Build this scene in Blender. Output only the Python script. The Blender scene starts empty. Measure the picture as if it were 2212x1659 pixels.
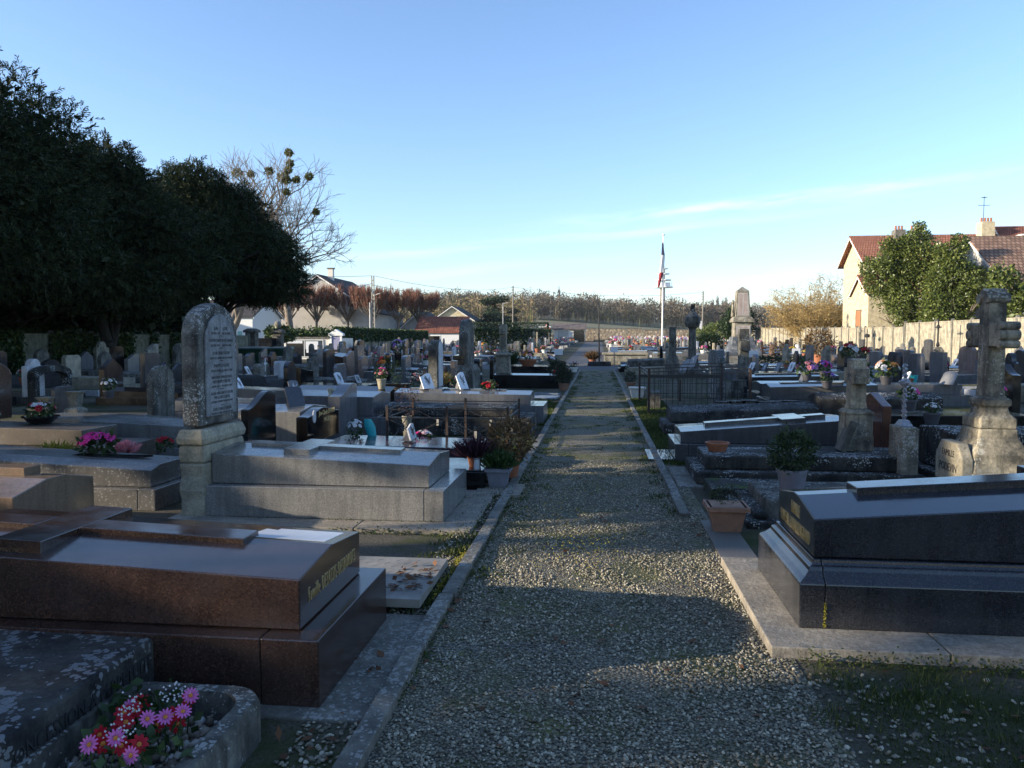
import bpy, math, random
import numpy as np
from mathutils import Vector, Matrix
R = math.radians
SC = bpy.context.scene
COL = SC.collection
random.seed(5); RNG = np.random.default_rng(5)

# ------------------------------------------------------------------ camera
CAM_H = 1.6; FPX = 1671.0; CX, CY = 1106.0, 829.5       # photo measured on a 2212 x 1659 frame
PITCH = math.atan(98.5/FPX); YAW = math.atan(187/FPX*math.cos(PITCH))
cam = bpy.data.cameras.new('camera'); cam.sensor_width = 36; cam.lens = 36*FPX/2212
cam.clip_start = .05; cam.clip_end = 9000
cam_o = bpy.data.objects.new('camera', cam); COL.objects.link(cam_o)
cam_o.location = (0, 0, CAM_H); cam_o.rotation_euler = (R(90)-PITCH, 0, YAW)
SC.camera = cam_o

# ------------------------------------------------------------------ light, sky, exposure
SUN_EL = R(14); SUN_DIR = Vector((-.94, -.33, 0)).normalized()*math.cos(SUN_EL); SUN_DIR.z = math.sin(SUN_EL)
SKY = .15; SUN = 5.0; EXPOSURE = 1.1; HAZE = .00012
SC.view_settings.view_transform = 'Standard'; SC.view_settings.look = 'None'
SC.view_settings.exposure = EXPOSURE; SC.view_settings.gamma = 1
sl = bpy.data.lights.new('sun', 'SUN'); sl.energy = SUN; sl.angle = R(.53); sl.color = (1, .87, .68)
so = bpy.data.objects.new('sun', sl); COL.objects.link(so)
so.rotation_euler = (-SUN_DIR).to_track_quat('-Z', 'Y').to_euler()

class NT:
    """tiny node helper"""
    def __init__(s, tree): s.t = tree
    def __call__(s, typ, ins=None, **kw):
        n = s.t.nodes.new('ShaderNode'+typ)
        for k, v in kw.items(): setattr(n, k, v)
        for k, v in (ins or {}).items():
            if isinstance(v, bpy.types.NodeSocket): s.t.links.new(v, n.inputs[k])
            else: n.inputs[k].default_value = v
        return n
    def ramp(s, fac, stops, interp='LINEAR'):
        n = s('ValToRGB'); cr = n.color_ramp; cr.interpolation = interp
        while len(cr.elements) < len(stops): cr.elements.new(.5)
        for e, (p, c) in zip(cr.elements, stops):
            e.position = p; e.color = (c, c, c, 1) if not hasattr(c, '__len__') else (*c, 1)
        s.t.links.new(fac, n.inputs[0]); return n.outputs[0]
    def mix(s, fac, a, b, mode='MIX'):
        n = s('Mix', data_type='RGBA', blend_type=mode)
        for i, v in ((0, fac), (6, a), (7, b)):
            if isinstance(v, bpy.types.NodeSocket): s.t.links.new(v, n.inputs[i])
            else: n.inputs[i].default_value = (*v, 1) if hasattr(v, '__len__') else v
        return n.outputs[2]
    def math(s, op, a, b=0., clamp=False):
        n = s('Math', operation=op, use_clamp=clamp)
        for i, v in ((0, a), (1, b)):
            if isinstance(v, bpy.types.NodeSocket): s.t.links.new(v, n.inputs[i])
            else: n.inputs[i].default_value = v
        return n.outputs[0]
    def noise(s, vec, scale, detail=4, rough=.55):
        return s('TexNoise', {'Vector': vec, 'Scale': scale, 'Detail': detail, 'Roughness': rough}).outputs[0]

W = bpy.data.worlds.new('World'); SC.world = W; W.use_nodes = True
nt = NT(W.node_tree); W.node_tree.nodes.clear()
sky = nt('TexSky', sky_type='NISHITA'); sky.sun_disc = False; sky.sun_elevation = SUN_EL
sky.sun_rotation = math.atan2(SUN_DIR.x, SUN_DIR.y); sky.altitude = 90; sky.air_density = 1.0; sky.dust_density = .45; sky.ozone_density = 3.0
tc = nt('TexCoord'); sep = nt('SeparateXYZ', {0: tc.outputs['Generated']})
# thin cirrus: long streaks laid along nearly level lines of the view direction, slightly tilted
tilt = nt.math('ADD', sep.outputs[2], nt.math('MULTIPLY', sep.outputs[0], -.075))
wob = nt.math('ADD', tilt, nt.math('MULTIPLY', nt.math('SUBTRACT', nt.noise(tc.outputs['Generated'], 3.2, 3), .5), .03))
def streak(z0, half, x0, x1, amt, sc):
    g = nt.ramp(nt.math('ABSOLUTE', nt.math('DIVIDE', nt.math('SUBTRACT', wob, z0), half)), [(0., 1.), (1., 0.)], 'EASE')
    q_ = lambda x: min(max(x*.6+.5, 0), 1)
    xm = nt.ramp(nt.math('ADD', nt.math('MULTIPLY', sep.outputs[0], .6), .5), [(q_(x0-.08), 0.), (q_(x0+.12), 1.), (q_(x1-.2), 1.), (q_(x1+.06), 0.)])
    cvv = nt('CombineXYZ', {0: nt.math('MULTIPLY', sep.outputs[0], sc), 1: 0., 2: nt.math('MULTIPLY', wob, 60.)})
    pn = nt.ramp(nt.noise(cvv.outputs[0], 1.6, 6, .62), [(.34, 0.), (.68, 1.)])
    return nt.math('MULTIPLY', nt.math('MULTIPLY', g, xm), nt.math('MULTIPLY', pn, amt))
cf = streak(.150, .010, .0, .44, .30, 9.)
for args in ((.128, .008, -.36, .25, .26, 3.), (.100, .010, -.34, .02, .24, 3.), (.142, .02, -.05, .45, .12, 9.), (.055, .03, -.4, .5, .12, 4.)): cf = nt.math('ADD', cf, streak(*args), True)
tint = nt.mix(1., sky.outputs[0], (1.0, .985, 1.05), 'MULTIPLY')
skyc = nt.mix(cf, tint, (5.6, 5.9, 6.2))
bg = nt('Background', {'Color': skyc, 'Strength': SKY})
W.node_tree.links.new(bg.outputs[0], nt('OutputWorld').inputs[0])

# ------------------------------------------------------------------ photo pixel -> world point (for measuring positions only)
def S(u, v, X=None, Y=None, z=None):
    a = (u-CX)/FPX; b = -(v-CY)/FPX
    fy = math.cos(PITCH)+b*math.sin(PITCH); fz = -math.sin(PITCH)+b*math.cos(PITCH)
    x = a*math.cos(YAW)-fy*math.sin(YAW); y = a*math.sin(YAW)+fy*math.cos(YAW)
    t = X/x if X is not None else Y/y if Y is not None else ((z or 0)-CAM_H)/fz
    return Vector((t*x, t*y, CAM_H+t*fz))

def fx(x, y):
    """positions first read off with a flat-angle rule: the true sideways distance at that depth"""
    return S(1293+FPX*x/y, 780, Y=y).x if y > 4 and abs(x/y) < 1.05 else x

# ------------------------------------------------------------------ object helpers
def tag(o, label=None, cat=None, group=None, kind=None):
    if label: o['label'] = label
    if cat: o['category'] = cat
    if group: o['group'] = group
    if kind: o['kind'] = kind
    return o
def thing(name, label, cat, loc=(0, 0, 0), rz=0., group=None):
    o = bpy.data.objects.new(name, None); COL.objects.link(o)
    o.empty_display_size = .1; o.location = loc; o.rotation_euler = (0, 0, rz)
    return tag(o, label, cat, group)
def kids(o): return [c for c in COL.objects if c.parent == o]
CHILD = {}
def link(name, me, mat, parent=None):
    if mat is not None: me.materials.append(mat)
    o = bpy.data.objects.new(name, me); COL.objects.link(o)
    if parent is not None: o.parent = parent; CHILD.setdefault(parent.name, []).append(o)
    return o
def dup(root, loc, rz=0., sc=1., label=None, group=None):
    r = root.copy(); COL.objects.link(r); r.location = loc; r.rotation_euler = (0, 0, rz)
    r.scale = (sc, sc, sc) if not hasattr(sc, '__len__') else sc
    if label: r['label'] = label
    if group: r['group'] = group
    for ch in CHILD.get(root.name, []):
        c = ch.copy(); COL.objects.link(c); c.parent = r
        for g in CHILD.get(ch.name, []):
            d = g.copy(); COL.objects.link(d); d.parent = c
    return r

class MB:
    def __init__(s): s.v = []; s.f = []
    def add(s, vs, fs):
        n = len(s.v); s.v += [tuple(p) for p in vs]; s.f += [tuple(i+n for i in f) for f in fs]; return s
    def box(s, x0, x1, y0, y1, z0, z1):
        return s.add([(x, y, z) for z in (z0, z1) for x, y in ((x0, y0), (x1, y0), (x1, y1), (x0, y1))],
                     [(3, 2, 1, 0), (4, 5, 6, 7), (0, 1, 5, 4), (1, 2, 6, 5), (2, 3, 7, 6), (3, 0, 4, 7)])
    def loft(s, rings, cap=True):
        n = len(rings[0]); vs = [p for r in rings for p in r]; fs = []
        for k in range(len(rings)-1):
            for i in range(n):
                j = (i+1) % n; fs.append((k*n+i, k*n+j, (k+1)*n+j, (k+1)*n+i))
        if cap: fs += [tuple(range(n-1, -1, -1)), tuple(range((len(rings)-1)*n, len(rings)*n))]
        return s.add(vs, fs)
    def prism(s, poly, axis, a, b):
        f = {'x': lambda p, t: (t, p[0], p[1]), 'y': lambda p, t: (p[0], t, p[1]), 'z': lambda p, t: (p[0], p[1], t)}[axis]
        return s.loft([[f(p, a) for p in poly], [f(p, b) for p in poly]])
    def rects(s, lv, cx=0, cy=0):
        """lv: list of (half x, half y, z)"""
        return s.loft([[(cx-a, cy-b, z), (cx+a, cy-b, z), (cx+a, cy+b, z), (cx-a, cy+b, z)] for a, b, z in lv])
    def tube(s, p0, p1, r0, r1=None, n=6):
        p0 = Vector(p0); p1 = Vector(p1); r1 = r0 if r1 is None else r1
        d = (p1-p0); 
        if d.length < 1e-6: return s
        d.normalize(); a = d.orthogonal().normalized(); b = d.cross(a)
        return s.loft([[p+(a*math.cos(2*math.pi*i/n)+b*math.sin(2*math.pi*i/n))*r for i in range(n)] for p, r in ((p0, r0), (p1, r1))])
    def lathe(s, prof, n=14, c=(0, 0, 0)):
        return s.loft([[(c[0]+r*math.cos(2*math.pi*i/n), c[1]+r*math.sin(2*math.pi*i/n), c[2]+z) for i in range(n)] for r, z in prof])
    def build(s, name, mat, parent=None, bevel=0, smooth=False, off=None):
        me = bpy.data.meshes.new(name); vs = s.v if off is None else [(x-off[0], y-off[1], z-off[2]) for x, y, z in s.v]
        me.from_pydata(vs, [], s.f)
        bm_fix(me)
        o = link(name, me, mat, parent)
        if smooth:
            me.polygons.foreach_set('use_smooth', [True]*len(me.polygons))
            try: me.set_sharp_from_angle(angle=R(40))
            except Exception: pass
        if bevel:
            m = o.modifiers.new('bevel', 'BEVEL'); m.width = bevel; m.segments = 2; m.limit_method = 'ANGLE'; m.angle_limit = R(35)
        return o
import bmesh
def bm_fix(me):
    bm = bmesh.new(); bm.from_mesh(me); bmesh.ops.recalc_face_normals(bm, faces=bm.faces); bm.to_mesh(me); bm.free()
def np_mesh(name, V, F, mat, parent=None):
    """V (n,3), F (m,k) index array"""
    me = bpy.data.meshes.new(name); m, k = F.shape
    me.vertices.add(len(V)); me.vertices.foreach_set('co', np.ascontiguousarray(V, dtype=np.float32).ravel())
    me.loops.add(m*k); me.loops.foreach_set('vertex_index', np.ascontiguousarray(F, dtype=np.int32).ravel())
    me.polygons.add(m); me.polygons.foreach_set('loop_start', np.arange(0, m*k, k, dtype=np.int32))
    me.polygons.foreach_set('loop_total', np.full(m, k, dtype=np.int32))
    me.update(); me.validate()
    return link(name, me, mat, parent)
def nrm(a): return a/np.maximum(np.linalg.norm(a, axis=-1, keepdims=True), 1e-9)
def leaves(P, D, L, Wd, up=None):
    """diamond leaves: base points P, directions D, lengths, widths -> V, F"""
    n = len(P); L = np.broadcast_to(L, n)[:, None]; Wd = np.broadcast_to(Wd, n)[:, None]
    r = RNG.normal(size=(n, 3)) if up is None else up
    Sd = nrm(np.cross(D, r))
    V = np.stack([P, P+D*L*.5+Sd*Wd, P+D*L, P+D*L*.5-Sd*Wd], 1).reshape(-1, 3)
    return V, np.arange(4*n).reshape(n, 4)
def tubes(A, B, ra, rb, n=3):
    A = np.asarray(A, float); B = np.asarray(B, float); ra = np.asarray(ra, float); rb = np.asarray(rb, float)
    d = nrm(B-A); ref = np.where(np.abs(d[:, 2:3]) < .9, [[0, 0, 1.]], [[1., 0, 0]])
    a = nrm(np.cross(d, ref)); b = np.cross(d, a); m = len(A)
    ang = np.arange(n)*2*np.pi/n
    ring = a[:, None, :]*np.cos(ang)[None, :, None]+b[:, None, :]*np.sin(ang)[None, :, None]
    V = np.concatenate([A[:, None]+ring*ra[:, None, None], B[:, None]+ring*rb[:, None, None]], 1).reshape(-1, 3)
    i = np.arange(n); j = (i+1) % n
    f = np.stack([i, j, j+n, i+n], 1)
    F = (np.arange(m)[:, None, None]*2*n+f[None]).reshape(-1, 4)
    return V, F
def cat_vf(parts):
    Vs, Fs, n = [], [], 0
    for V, F in parts: Vs.append(V); Fs.append(F+n); n += len(V)
    return np.concatenate(Vs), np.concatenate(Fs)

# ------------------------------------------------------------------ materials
MATS = {}
def new_mat(name):
    m = bpy.data.materials.new(name); m.use_nodes = True; MATS[name] = m
    n = NT(m.node_tree); b = m.node_tree.nodes['Principled BSDF']
    return m, n, b
def coords(n, sc=None):
    t = n('TexCoord'); oi = n('ObjectInfo')
    off = n('VectorMath', {0: oi.outputs['Random'], 1: (37., 61., 23.)}, operation='MULTIPLY')
    # random is a float: spread it over three axes
    v = n('VectorMath', {0: t.outputs['Object'], 1: off.outputs[0]}, operation='ADD').outputs[0]
    if sc: v = n('VectorMath', {0: v, 1: sc}, operation='MULTIPLY').outputs[0]
    return v
def setin(n, b, **kw):
    for k, v in kw.items():
        k = k.replace('_', ' ')
        if isinstance(v, bpy.types.NodeSocket): n.t.links.new(v, b.inputs[k])
        elif hasattr(v, '__len__') and len(v) == 3: b.inputs[k].default_value = (*v, 1)
        else: b.inputs[k].default_value = v
def bump(n, b, h, strength=.3, dist=.01):
    bp = n('Bump', {'Height': h, 'Strength': strength, 'Distance': dist}); n.t.links.new(bp.outputs[0], b.inputs['Normal'])
def granite(name, dark, mid, light, scale=150, rough=.16, spots=None, spec=.5):
    k = (.74, .715, .67); dark, mid, light = [tuple(x*y for x, y in zip(c_, k)) for c_ in (dark, mid, light)]
    m, n, b = new_mat(name); v = coords(n)
    vo = n('TexVoronoi', {'Vector': v, 'Scale': scale}); sp = n('SeparateColor', {0: vo.outputs['Color']})
    c = n.mix(.4, n.ramp(sp.outputs[0], [(0, dark), (.35, mid), (.7, mid), (1, light)]), mid)
    if spots:
        sv_ = n('VectorMath', {0: v, 1: n('VectorMath', {0: n('TexNoise', {'Vector': v, 'Scale': 40.}).outputs[1], 1: (.03, .03, .03)}, operation='MULTIPLY').outputs[0]}, operation='ADD').outputs[0]
        v2 = n('TexVoronoi', {'Vector': sv_, 'Scale': spots[0]}); s2 = n('SeparateColor', {0: v2.outputs['Color']})
        edge = n.ramp(v2.outputs['Distance'], [(.22, 1.), (.42, 0.)])
        c = n.mix(n.math('MULTIPLY', edge, n.ramp(s2.outputs[1], [(.6, 0.), (.8, .7)])), c, spots[1])
    big = n.noise(v, 2.6, 6, .62); c = n.mix(.7, c, n.ramp(big, [(.3, .68), (.7, 1.18)]), 'MULTIPLY')
    st = n.noise(n('VectorMath', {0: v, 1: (11., 11., .7)}, operation='MULTIPLY').outputs[0], 1.2, 5, .65)
    c = n.mix(.6, c, n.ramp(st, [(.36, .62), (.6, 1.08)]), 'MULTIPLY')
    dirt = n.ramp(n.noise(v, 1.7, 6, .65), [(.45, 0.), (.72, .4)])
    c = n.mix(dirt, c, tuple(x*.6+.025 for x in mid))
    setin(n, b, Base_Color=c, Roughness=n.math('ADD', n.math('MULTIPLY', n.math('ADD', dirt, n.ramp(st, [(.3, .2), (.6, 0.)])), .32), rough*.8), Specular_IOR_Level=spec*1.5)
    bump(n, b, n.noise(v, 5., 3), .05, .004)
    return m
def weathered(name, base, dark, lichen=(.46, .47, .44), amount=.5, streak=.6, moss=0., scale=1., lsc=44.):
    kd = .8; base = tuple(x*kd*y for x, y in zip(base, (1, .98, .94))); dark = tuple(x*kd for x in dark)
    m, n, b = new_mat(name); v = coords(n)
    c = n.mix(n.ramp(n.noise(v, 4.*scale, 9, .68), [(.36, 0.), (.64, 1.)]), dark, base)
    sv = n('VectorMath', {0: v, 1: (9., 9., .9)}, operation='MULTIPLY').outputs[0]
    c = n.mix(n.math('MULTIPLY', n.ramp(n.noise(sv, 1.3, 5, .6), [(.46, 0.), (.66, 1.)]), streak), c, tuple(x*.6 for x in dark))
    fine = n.noise(v, 42., 6, .7); c = n.mix(.8, c, n.ramp(fine, [(.28, .55), (.72, 1.3)]), 'MULTIPLY')
    if amount:
        d = n('TexVoronoi', {'Vector': n('VectorMath', {0: v, 1: n('VectorMath', {0: n('TexNoise', {'Vector': v, 'Scale': 22.}).outputs[1], 1: (.06, .06, .06)}, operation='MULTIPLY').outputs[0]}, operation='ADD').outputs[0], 'Scale': lsc})
        geo = n('NewGeometry'); nz = n('SeparateXYZ', {0: geo.outputs['Normal']}).outputs[2]
        clus = n.ramp(n.math('ADD', n.noise(v, 2.6, 4), n.math('MULTIPLY', nz, .11)), [(.44, 0.), (.66, 1.)])
        sz = n('SeparateColor', {0: d.outputs['Color']}).outputs[0]
        thr = n.math('MULTIPLY', n.math('MULTIPLY', sz, clus), .78)
        l = n.math('MULTIPLY', n.math('GREATER_THAN', thr, d.outputs['Distance']), amount*1.5, True)
        c = n.mix(l, c, lichen)
    if moss:
        c = n.mix(n.math('MULTIPLY', n.ramp(n.noise(v, 3.1, 6, .7), [(.52, 0.), (.62, 1.)]), moss), c, (.06, .09, .015))
    setin(n, b, Base_Color=c, Roughness=.9, Specular_IOR_Level=.25)
    bump(n, b, n.math('ADD', fine, n.noise(v, 9., 5)), .5, .012)
    return m
def plain(name, col, rough=.6, var=.25, scale=12, metallic=0., spec=.5, bmp=0.):
    m, n, b = new_mat(name); v = coords(n); f = n.noise(v, scale, 5, .6)
    c = n.mix(1., col, n.ramp(f, [(.3, 1-var), (.7, 1+var*.6)]), 'MULTIPLY')
    setin(n, b, Base_Color=c, Roughness=rough, Metallic=metallic, Specular_IOR_Level=spec)
    if bmp: bump(n, b, f, bmp, .02)
    return m
def foliage(name, c0, c1, rough=.6, trans=.25, spec=.3, c2=None):
    m, n, b = new_mat(name); g = n('NewGeometry')
    st = [(0, c0), (1, c1)] if c2 is None else [(0, c0), (.75, c1), (1, c2)]
    c = n.ramp(g.outputs['Random Per Island'], st)
    setin(n, b, Base_Color=c, Roughness=rough, Specular_IOR_Level=spec)
    if trans:
        t = n('BsdfTranslucent', {'Color': c}); mx = n('MixShader', {0: trans, 1: b.outputs[0], 2: t.outputs[0]})
        n.t.links.new(mx.outputs[0], n.t.nodes['Material Output'].inputs[0])
    return m
def tiles(name, c0, c1, across='X', row=.3, colw=.22, zk=1.6):
    m, n, b = new_mat(name); t = n('TexCoord'); s = n('SeparateXYZ', {0: t.outputs['Object']})
    vec = n('CombineXYZ', {0: s.outputs[across], 1: n.math('MULTIPLY', s.outputs[2], zk), 2: 0.})
    br = n('TexBrick', {'Vector': vec.outputs[0], 'Color1': (0, 0, 0, 1), 'Color2': (1, 1, 1, 1), 'Mortar': (0, 0, 0, 1), 'Scale': 1., 'Mortar Size': .03, 'Brick Width': colw, 'Row Height': row, 'Bias': 0.})
    f = n.math('ADD', n.math('MULTIPLY', n('SeparateColor', {0: br.outputs[0]}).outputs[0], .7), n.math('MULTIPLY', n.noise(vec.outputs[0], .9, 5), .5))
    c = n.mix(br.outputs['Fac'], n.ramp(f, [(.1, c0), (.9, c1)]), tuple(x*.3 for x in c0))
    setin(n, b, Base_Color=c, Roughness=.85)
    bump(n, b, n.math('SUBTRACT', 1., br.outputs['Fac']), .6, .03)
    return m

G_GREY = granite('grey_granite', (.11, .11, .115), (.25, .25, .25), (.42, .42, .41), 170, .17)
G_DARK = granite('dark_blue_granite', (.012, .013, .018), (.035, .037, .046), (.10, .105, .12), 190, .13)
G_MID = granite('mid_grey_granite', (.04, .042, .05), (.10, .105, .115), (.2, .2, .21), 170, .16)
G_BROWN = granite('brown_granite', (.022, .013, .010), (.055, .032, .026), (.14, .085, .07), 150, .15)
G_BLACK = granite('black_granite', (.004, .004, .005), (.008, .008, .009), (.02, .02, .022), 200, .08)
G_SPECK = granite('speckled_stone', (.10, .098, .095), (.155, .15, .145), (.21, .205, .195), 150, .32, (46, (.42, .41, .38)))
G_SPECKB = granite('brown_speckled_stone', (.075, .06, .048), (.13, .105, .085), (.19, .16, .13), 150, .34, (38, (.36, .31, .26)))
G_TAN = granite('tan_granite', (.15, .10, .07), (.25, .175, .125), (.36, .27, .2), 160, .22)
G_RED = granite('red_granite', (.07, .025, .016), (.16, .062, .04), (.27, .12, .08), 150, .16)
G_PINK = granite('pink_granite', (.16, .11, .10), (.27, .2, .185), (.4, .31, .29), 150, .2)
G_BLUE = granite('blue_grey_granite', (.09, .10, .12), (.17, .18, .205), (.28, .29, .31), 160, .16)
W_PALE = weathered('pale_limestone', (.43, .40, .32), (.14, .13, .105), amount=.4, streak=.5)
W_GREY = weathered('weathered_grey_stone', (.22, .215, .19), (.055, .053, .048), amount=.35, streak=.7)
W_STELE = weathered('stele_limestone', (.30, .29, .26), (.06, .058, .055), (.5, .5, .47), .42, .8, lsc=52.)
W_DARK = weathered('blackened_stone', (.095, .09, .08), (.018, .018, .018), (.34, .35, .34), .75, .6)
W_SLAB = weathered('lichen_slab', (.10, .10, .095), (.022, .022, .024), (.19, .20, .21), .5, .3, lsc=33.)
W_CREAM = weathered('cream_limestone', (.5, .45, .34), (.24, .22, .17), amount=.12, streak=.35)
W_CROSS = weathered('stained_limestone', (.54, .48, .36), (.10, .095, .08), (.5, .5, .45), .35, .75)
W_WHITE = weathered('white_marble', (.8, .8, .83), (.52, .53, .56), amount=.08, streak=.25)
W_CONC = weathered('old_concrete', (.26, .25, .22), (.12, .115, .1), amount=.25, streak=.25)
W_SLABL = weathered('pale_paving', (.40, .36, .30), (.24, .215, .18), (.5, .5, .46), .1, .15, scale=1.5)
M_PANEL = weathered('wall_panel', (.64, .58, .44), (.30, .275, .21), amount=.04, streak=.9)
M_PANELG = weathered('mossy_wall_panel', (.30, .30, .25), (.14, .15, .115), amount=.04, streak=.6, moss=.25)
M_WHITEP = plain('white_painted', (.72, .72, .70), .5, .12)
M_PLASTER = plain('white_render', (.68, .64, .57), .85, .14, 1.2)
M_CREAMP = plain('cream_render', (.50, .43, .285), .9, .35, 3.5, bmp=.6)
M_GREYP = plain('grey_render', (.42, .40, .37), .9, .16, 1.1)
M_IRON = plain('black_iron', (.012, .012, .013), .5, .3, 20)
M_MATTE = plain('black_matting', (.006, .006, .007), .9, .3, 20, spec=.1)
M_RUST = plain('rusty_iron', (.045, .026, .018), .8, .5, 30)
M_STEEL = plain('pale_steel', (.55, .56, .57), .4, .1, 10, .2)
M_DGREY = plain('dark_grey_plastic', (.06, .06, .07), .5, .2)
M_GREYPOT = plain('grey_plastic_pot', (.17, .17, .2), .55, .2)
M_TERRA = plain('terracotta', (.32, .115, .055), .75, .25, 14)
M_TERRAP = plain('pinkish_terracotta', (.28, .15, .095), .75, .25, 14)
M_WPOT = plain('white_plastic', (.62, .61, .57), .5, .15)
M_GOLD = plain('gilding', (.70, .52, .24), .4, .2, 60, .35)
M_ENGR = plain('dark_engraving', (.02, .02, .022), .8, .1)
M_PLATE = plain('white_plaque', (.62, .63, .66), .3, .1)
M_GRID = plain('grimy_plastic', (.22, .22, .21), .7, .3)
M_BLKPL = plain('black_plaque', (.012, .012, .014), .12, .2)
M_SOIL = plain('potting_soil', (.035, .026, .018), .95, .4, 60)
M_GLASS = plain('dark_glass', (.012, .014, .018), .05, .1)
M_WOOD = plain('grey_wood', (.19, .175, .15), .8, .3, 30)
M_POLE = plain('concrete_pole', (.34, .32, .28), .85, .2, 5)
M_BARK = plain('dark_bark', (.022, .018, .014), .95, .5, 14, bmp=.8)
M_BARKG = plain('grey_bark', (.17, .14, .11), .95, .35, 8, bmp=.6)
M_TWIG = foliage('bare_twigs', (.10, .08, .06), (.22, .18, .14), .9, 0)
M_TWIGR = foliage('reddish_twigs', (.13, .065, .045), (.27, .13, .09), .9, 0)
M_TWIGY = foliage('golden_twigs', (.24, .16, .06), (.46, .34, .15), .9, .1)
M_YEW = foliage('yew_needles', (.010, .017, .007), (.028, .042, .014), .65, .12, .2, (.05, .06, .02))
M_IVY = foliage('ivy_leaves', (.014, .028, .009), (.04, .075, .02), .5, .15, .35, (.10, .13, .03))
M_LAUREL = foliage('laurel_leaves', (.055, .08, .018), (.13, .165, .04), .4, .3, .5, (.24, .26, .07))
M_HEDGE = foliage('hedge_leaves', (.012, .024, .009), (.03, .055, .018), .5, .15, .3)
M_PINE = foliage('pine_needles', (.014, .028, .014), (.04, .06, .03), .6, .1, .2)
M_BUSH = foliage('plant_leaves', (.02, .04, .012), (.06, .10, .03), .5, .25, .35)
M_DRY = foliage('dry_stems', (.075, .048, .025), (.18, .115, .055), .85, .2, .2)
M_HEATH = foliage('heather_stems', (.028, .012, .018), (.075, .032, .048), .85, .15, .2)
M_MOSSY = foliage('moss_yellow', (.16, .15, .02), (.30, .27, .04), .8, .2, .2)
M_GRASS = foliage('grass_blades', (.022, .042, .009), (.06, .085, .02), .6, .3, .25, (.16, .15, .05))
M_WOODF = foliage('winter_wood', (.085, .072, .055), (.145, .12, .092), .95, 0, .05, (.13, .125, .085))
M_OCHRE = foliage('ochre_leaves', (.42, .27, .03), (.6, .44, .08), .7, .2)
M_MISTLE = foliage('mistletoe_leaves', (.07, .08, .02), (.17, .17, .04), .6, .2, .3)
def petal(name, c0, c1): return foliage(name, c0, c1, .6, .3, .2)
F_PINK = petal('hot_pink_petals', (.75, .03, .27), (.9, .09, .45))
F_DAISY = petal('pink_daisy_petals', (.58, .12, .40), (.72, .2, .52))
F_RED = petal('red_petals', (.34, .008, .02), (.52, .02, .04))
F_WHITE = petal('white_petals', (.6, .6, .62), (.8, .8, .82))
F_LILAC = petal('lilac_petals', (.25, .08, .45), (.45, .25, .62))
F_ORANGE = petal('orange_petals', (.55, .14, .03), (.75, .35, .08))
F_YELLOW = petal('yellow_petals', (.6, .42, .04), (.75, .58, .1))
F_ROSE = petal('rose_petals', (.62, .18, .22), (.8, .42, .42))
F_TEAL = plain('teal_plastic', (.02, .36, .40), .4, .15)
FLW = {'pink': F_PINK, 'red': F_RED, 'white': F_WHITE, 'lilac': F_LILAC, 'orange': F_ORANGE, 'yellow': F_YELLOW, 'rose': F_ROSE}

# ================================================================== SETTING: ground and paths
def zt(x, y):
    if y <= 60: return 0.
    if y <= 155: return .012*(y-60)
    zf = min(max(9.6-.075*x, 4.2), 13.); t = min((y-155)/270., 1.)
    z = 1.14+(zf-1.14)*t
    if y > 425: z += 17*min((y-425)/420., 1.)**.9
    return z
xs = sorted(set([-2500, -1500, -900, -600]+list(range(-400, 401, 25))+[600, 900, 1500, 2500]+[-21, 21]))
ys = sorted(set([-60, -20, 0, 20, 40, 60, 80, 100, 120, 140, 155]+list(range(170, 440, 15))+list(range(440, 860, 30))+[900, 1200, 2000, 3500]))
mg, n, b = new_mat('ground_soil')
v = n('TexCoord').outputs['Object']
c = n.mix(n.ramp(n.noise(v, 55., 4, .7), [(.35, 0.), (.65, 1.)]), (.05, .042, .03), (.15, .138, .115))
c = n.mix(n.ramp(n.noise(v, .9, 7, .7), [(.46, 0.), (.60, .85)]), c, (.04, .055, .014))
c = n.mix(n.ramp(n.noise(v, .35, 3), [(.45, 0.), (.7, .5)]), c, (.055, .045, .03))
sy = n('SeparateXYZ', {0: v}).outputs[1]
fld = n.ramp(n.noise(n('VectorMath', {0: v, 1: (.012, .05, .0)}, operation='MULTIPLY').outputs[0], 1., 4, .6), [(.35, (.20, .175, .115)), (.52, (.21, .195, .12)), (.66, (.15, .165, .08))])
c = n.mix(n.ramp(n.math('MULTIPLY', sy, .001), [(.156, 0.), (.166, 1.)]), c, fld)
setin(n, b, Base_Color=c, Roughness=.95, Specular_IOR_Level=.1)
bump(n, b, n.noise(v, 60., 5, .7), .6, .02)
V = np.array([(x, y, zt(x, y)) for y in ys for x in xs]); nx = len(xs)
F = np.array([(j*nx+i, j*nx+i+1, (j+1)*nx+i+1, (j+1)*nx+i) for j in range(len(ys)-1) for i in range(nx-1)])
tag(np_mesh('ground', V, F, mg), kind='structure')

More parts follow.
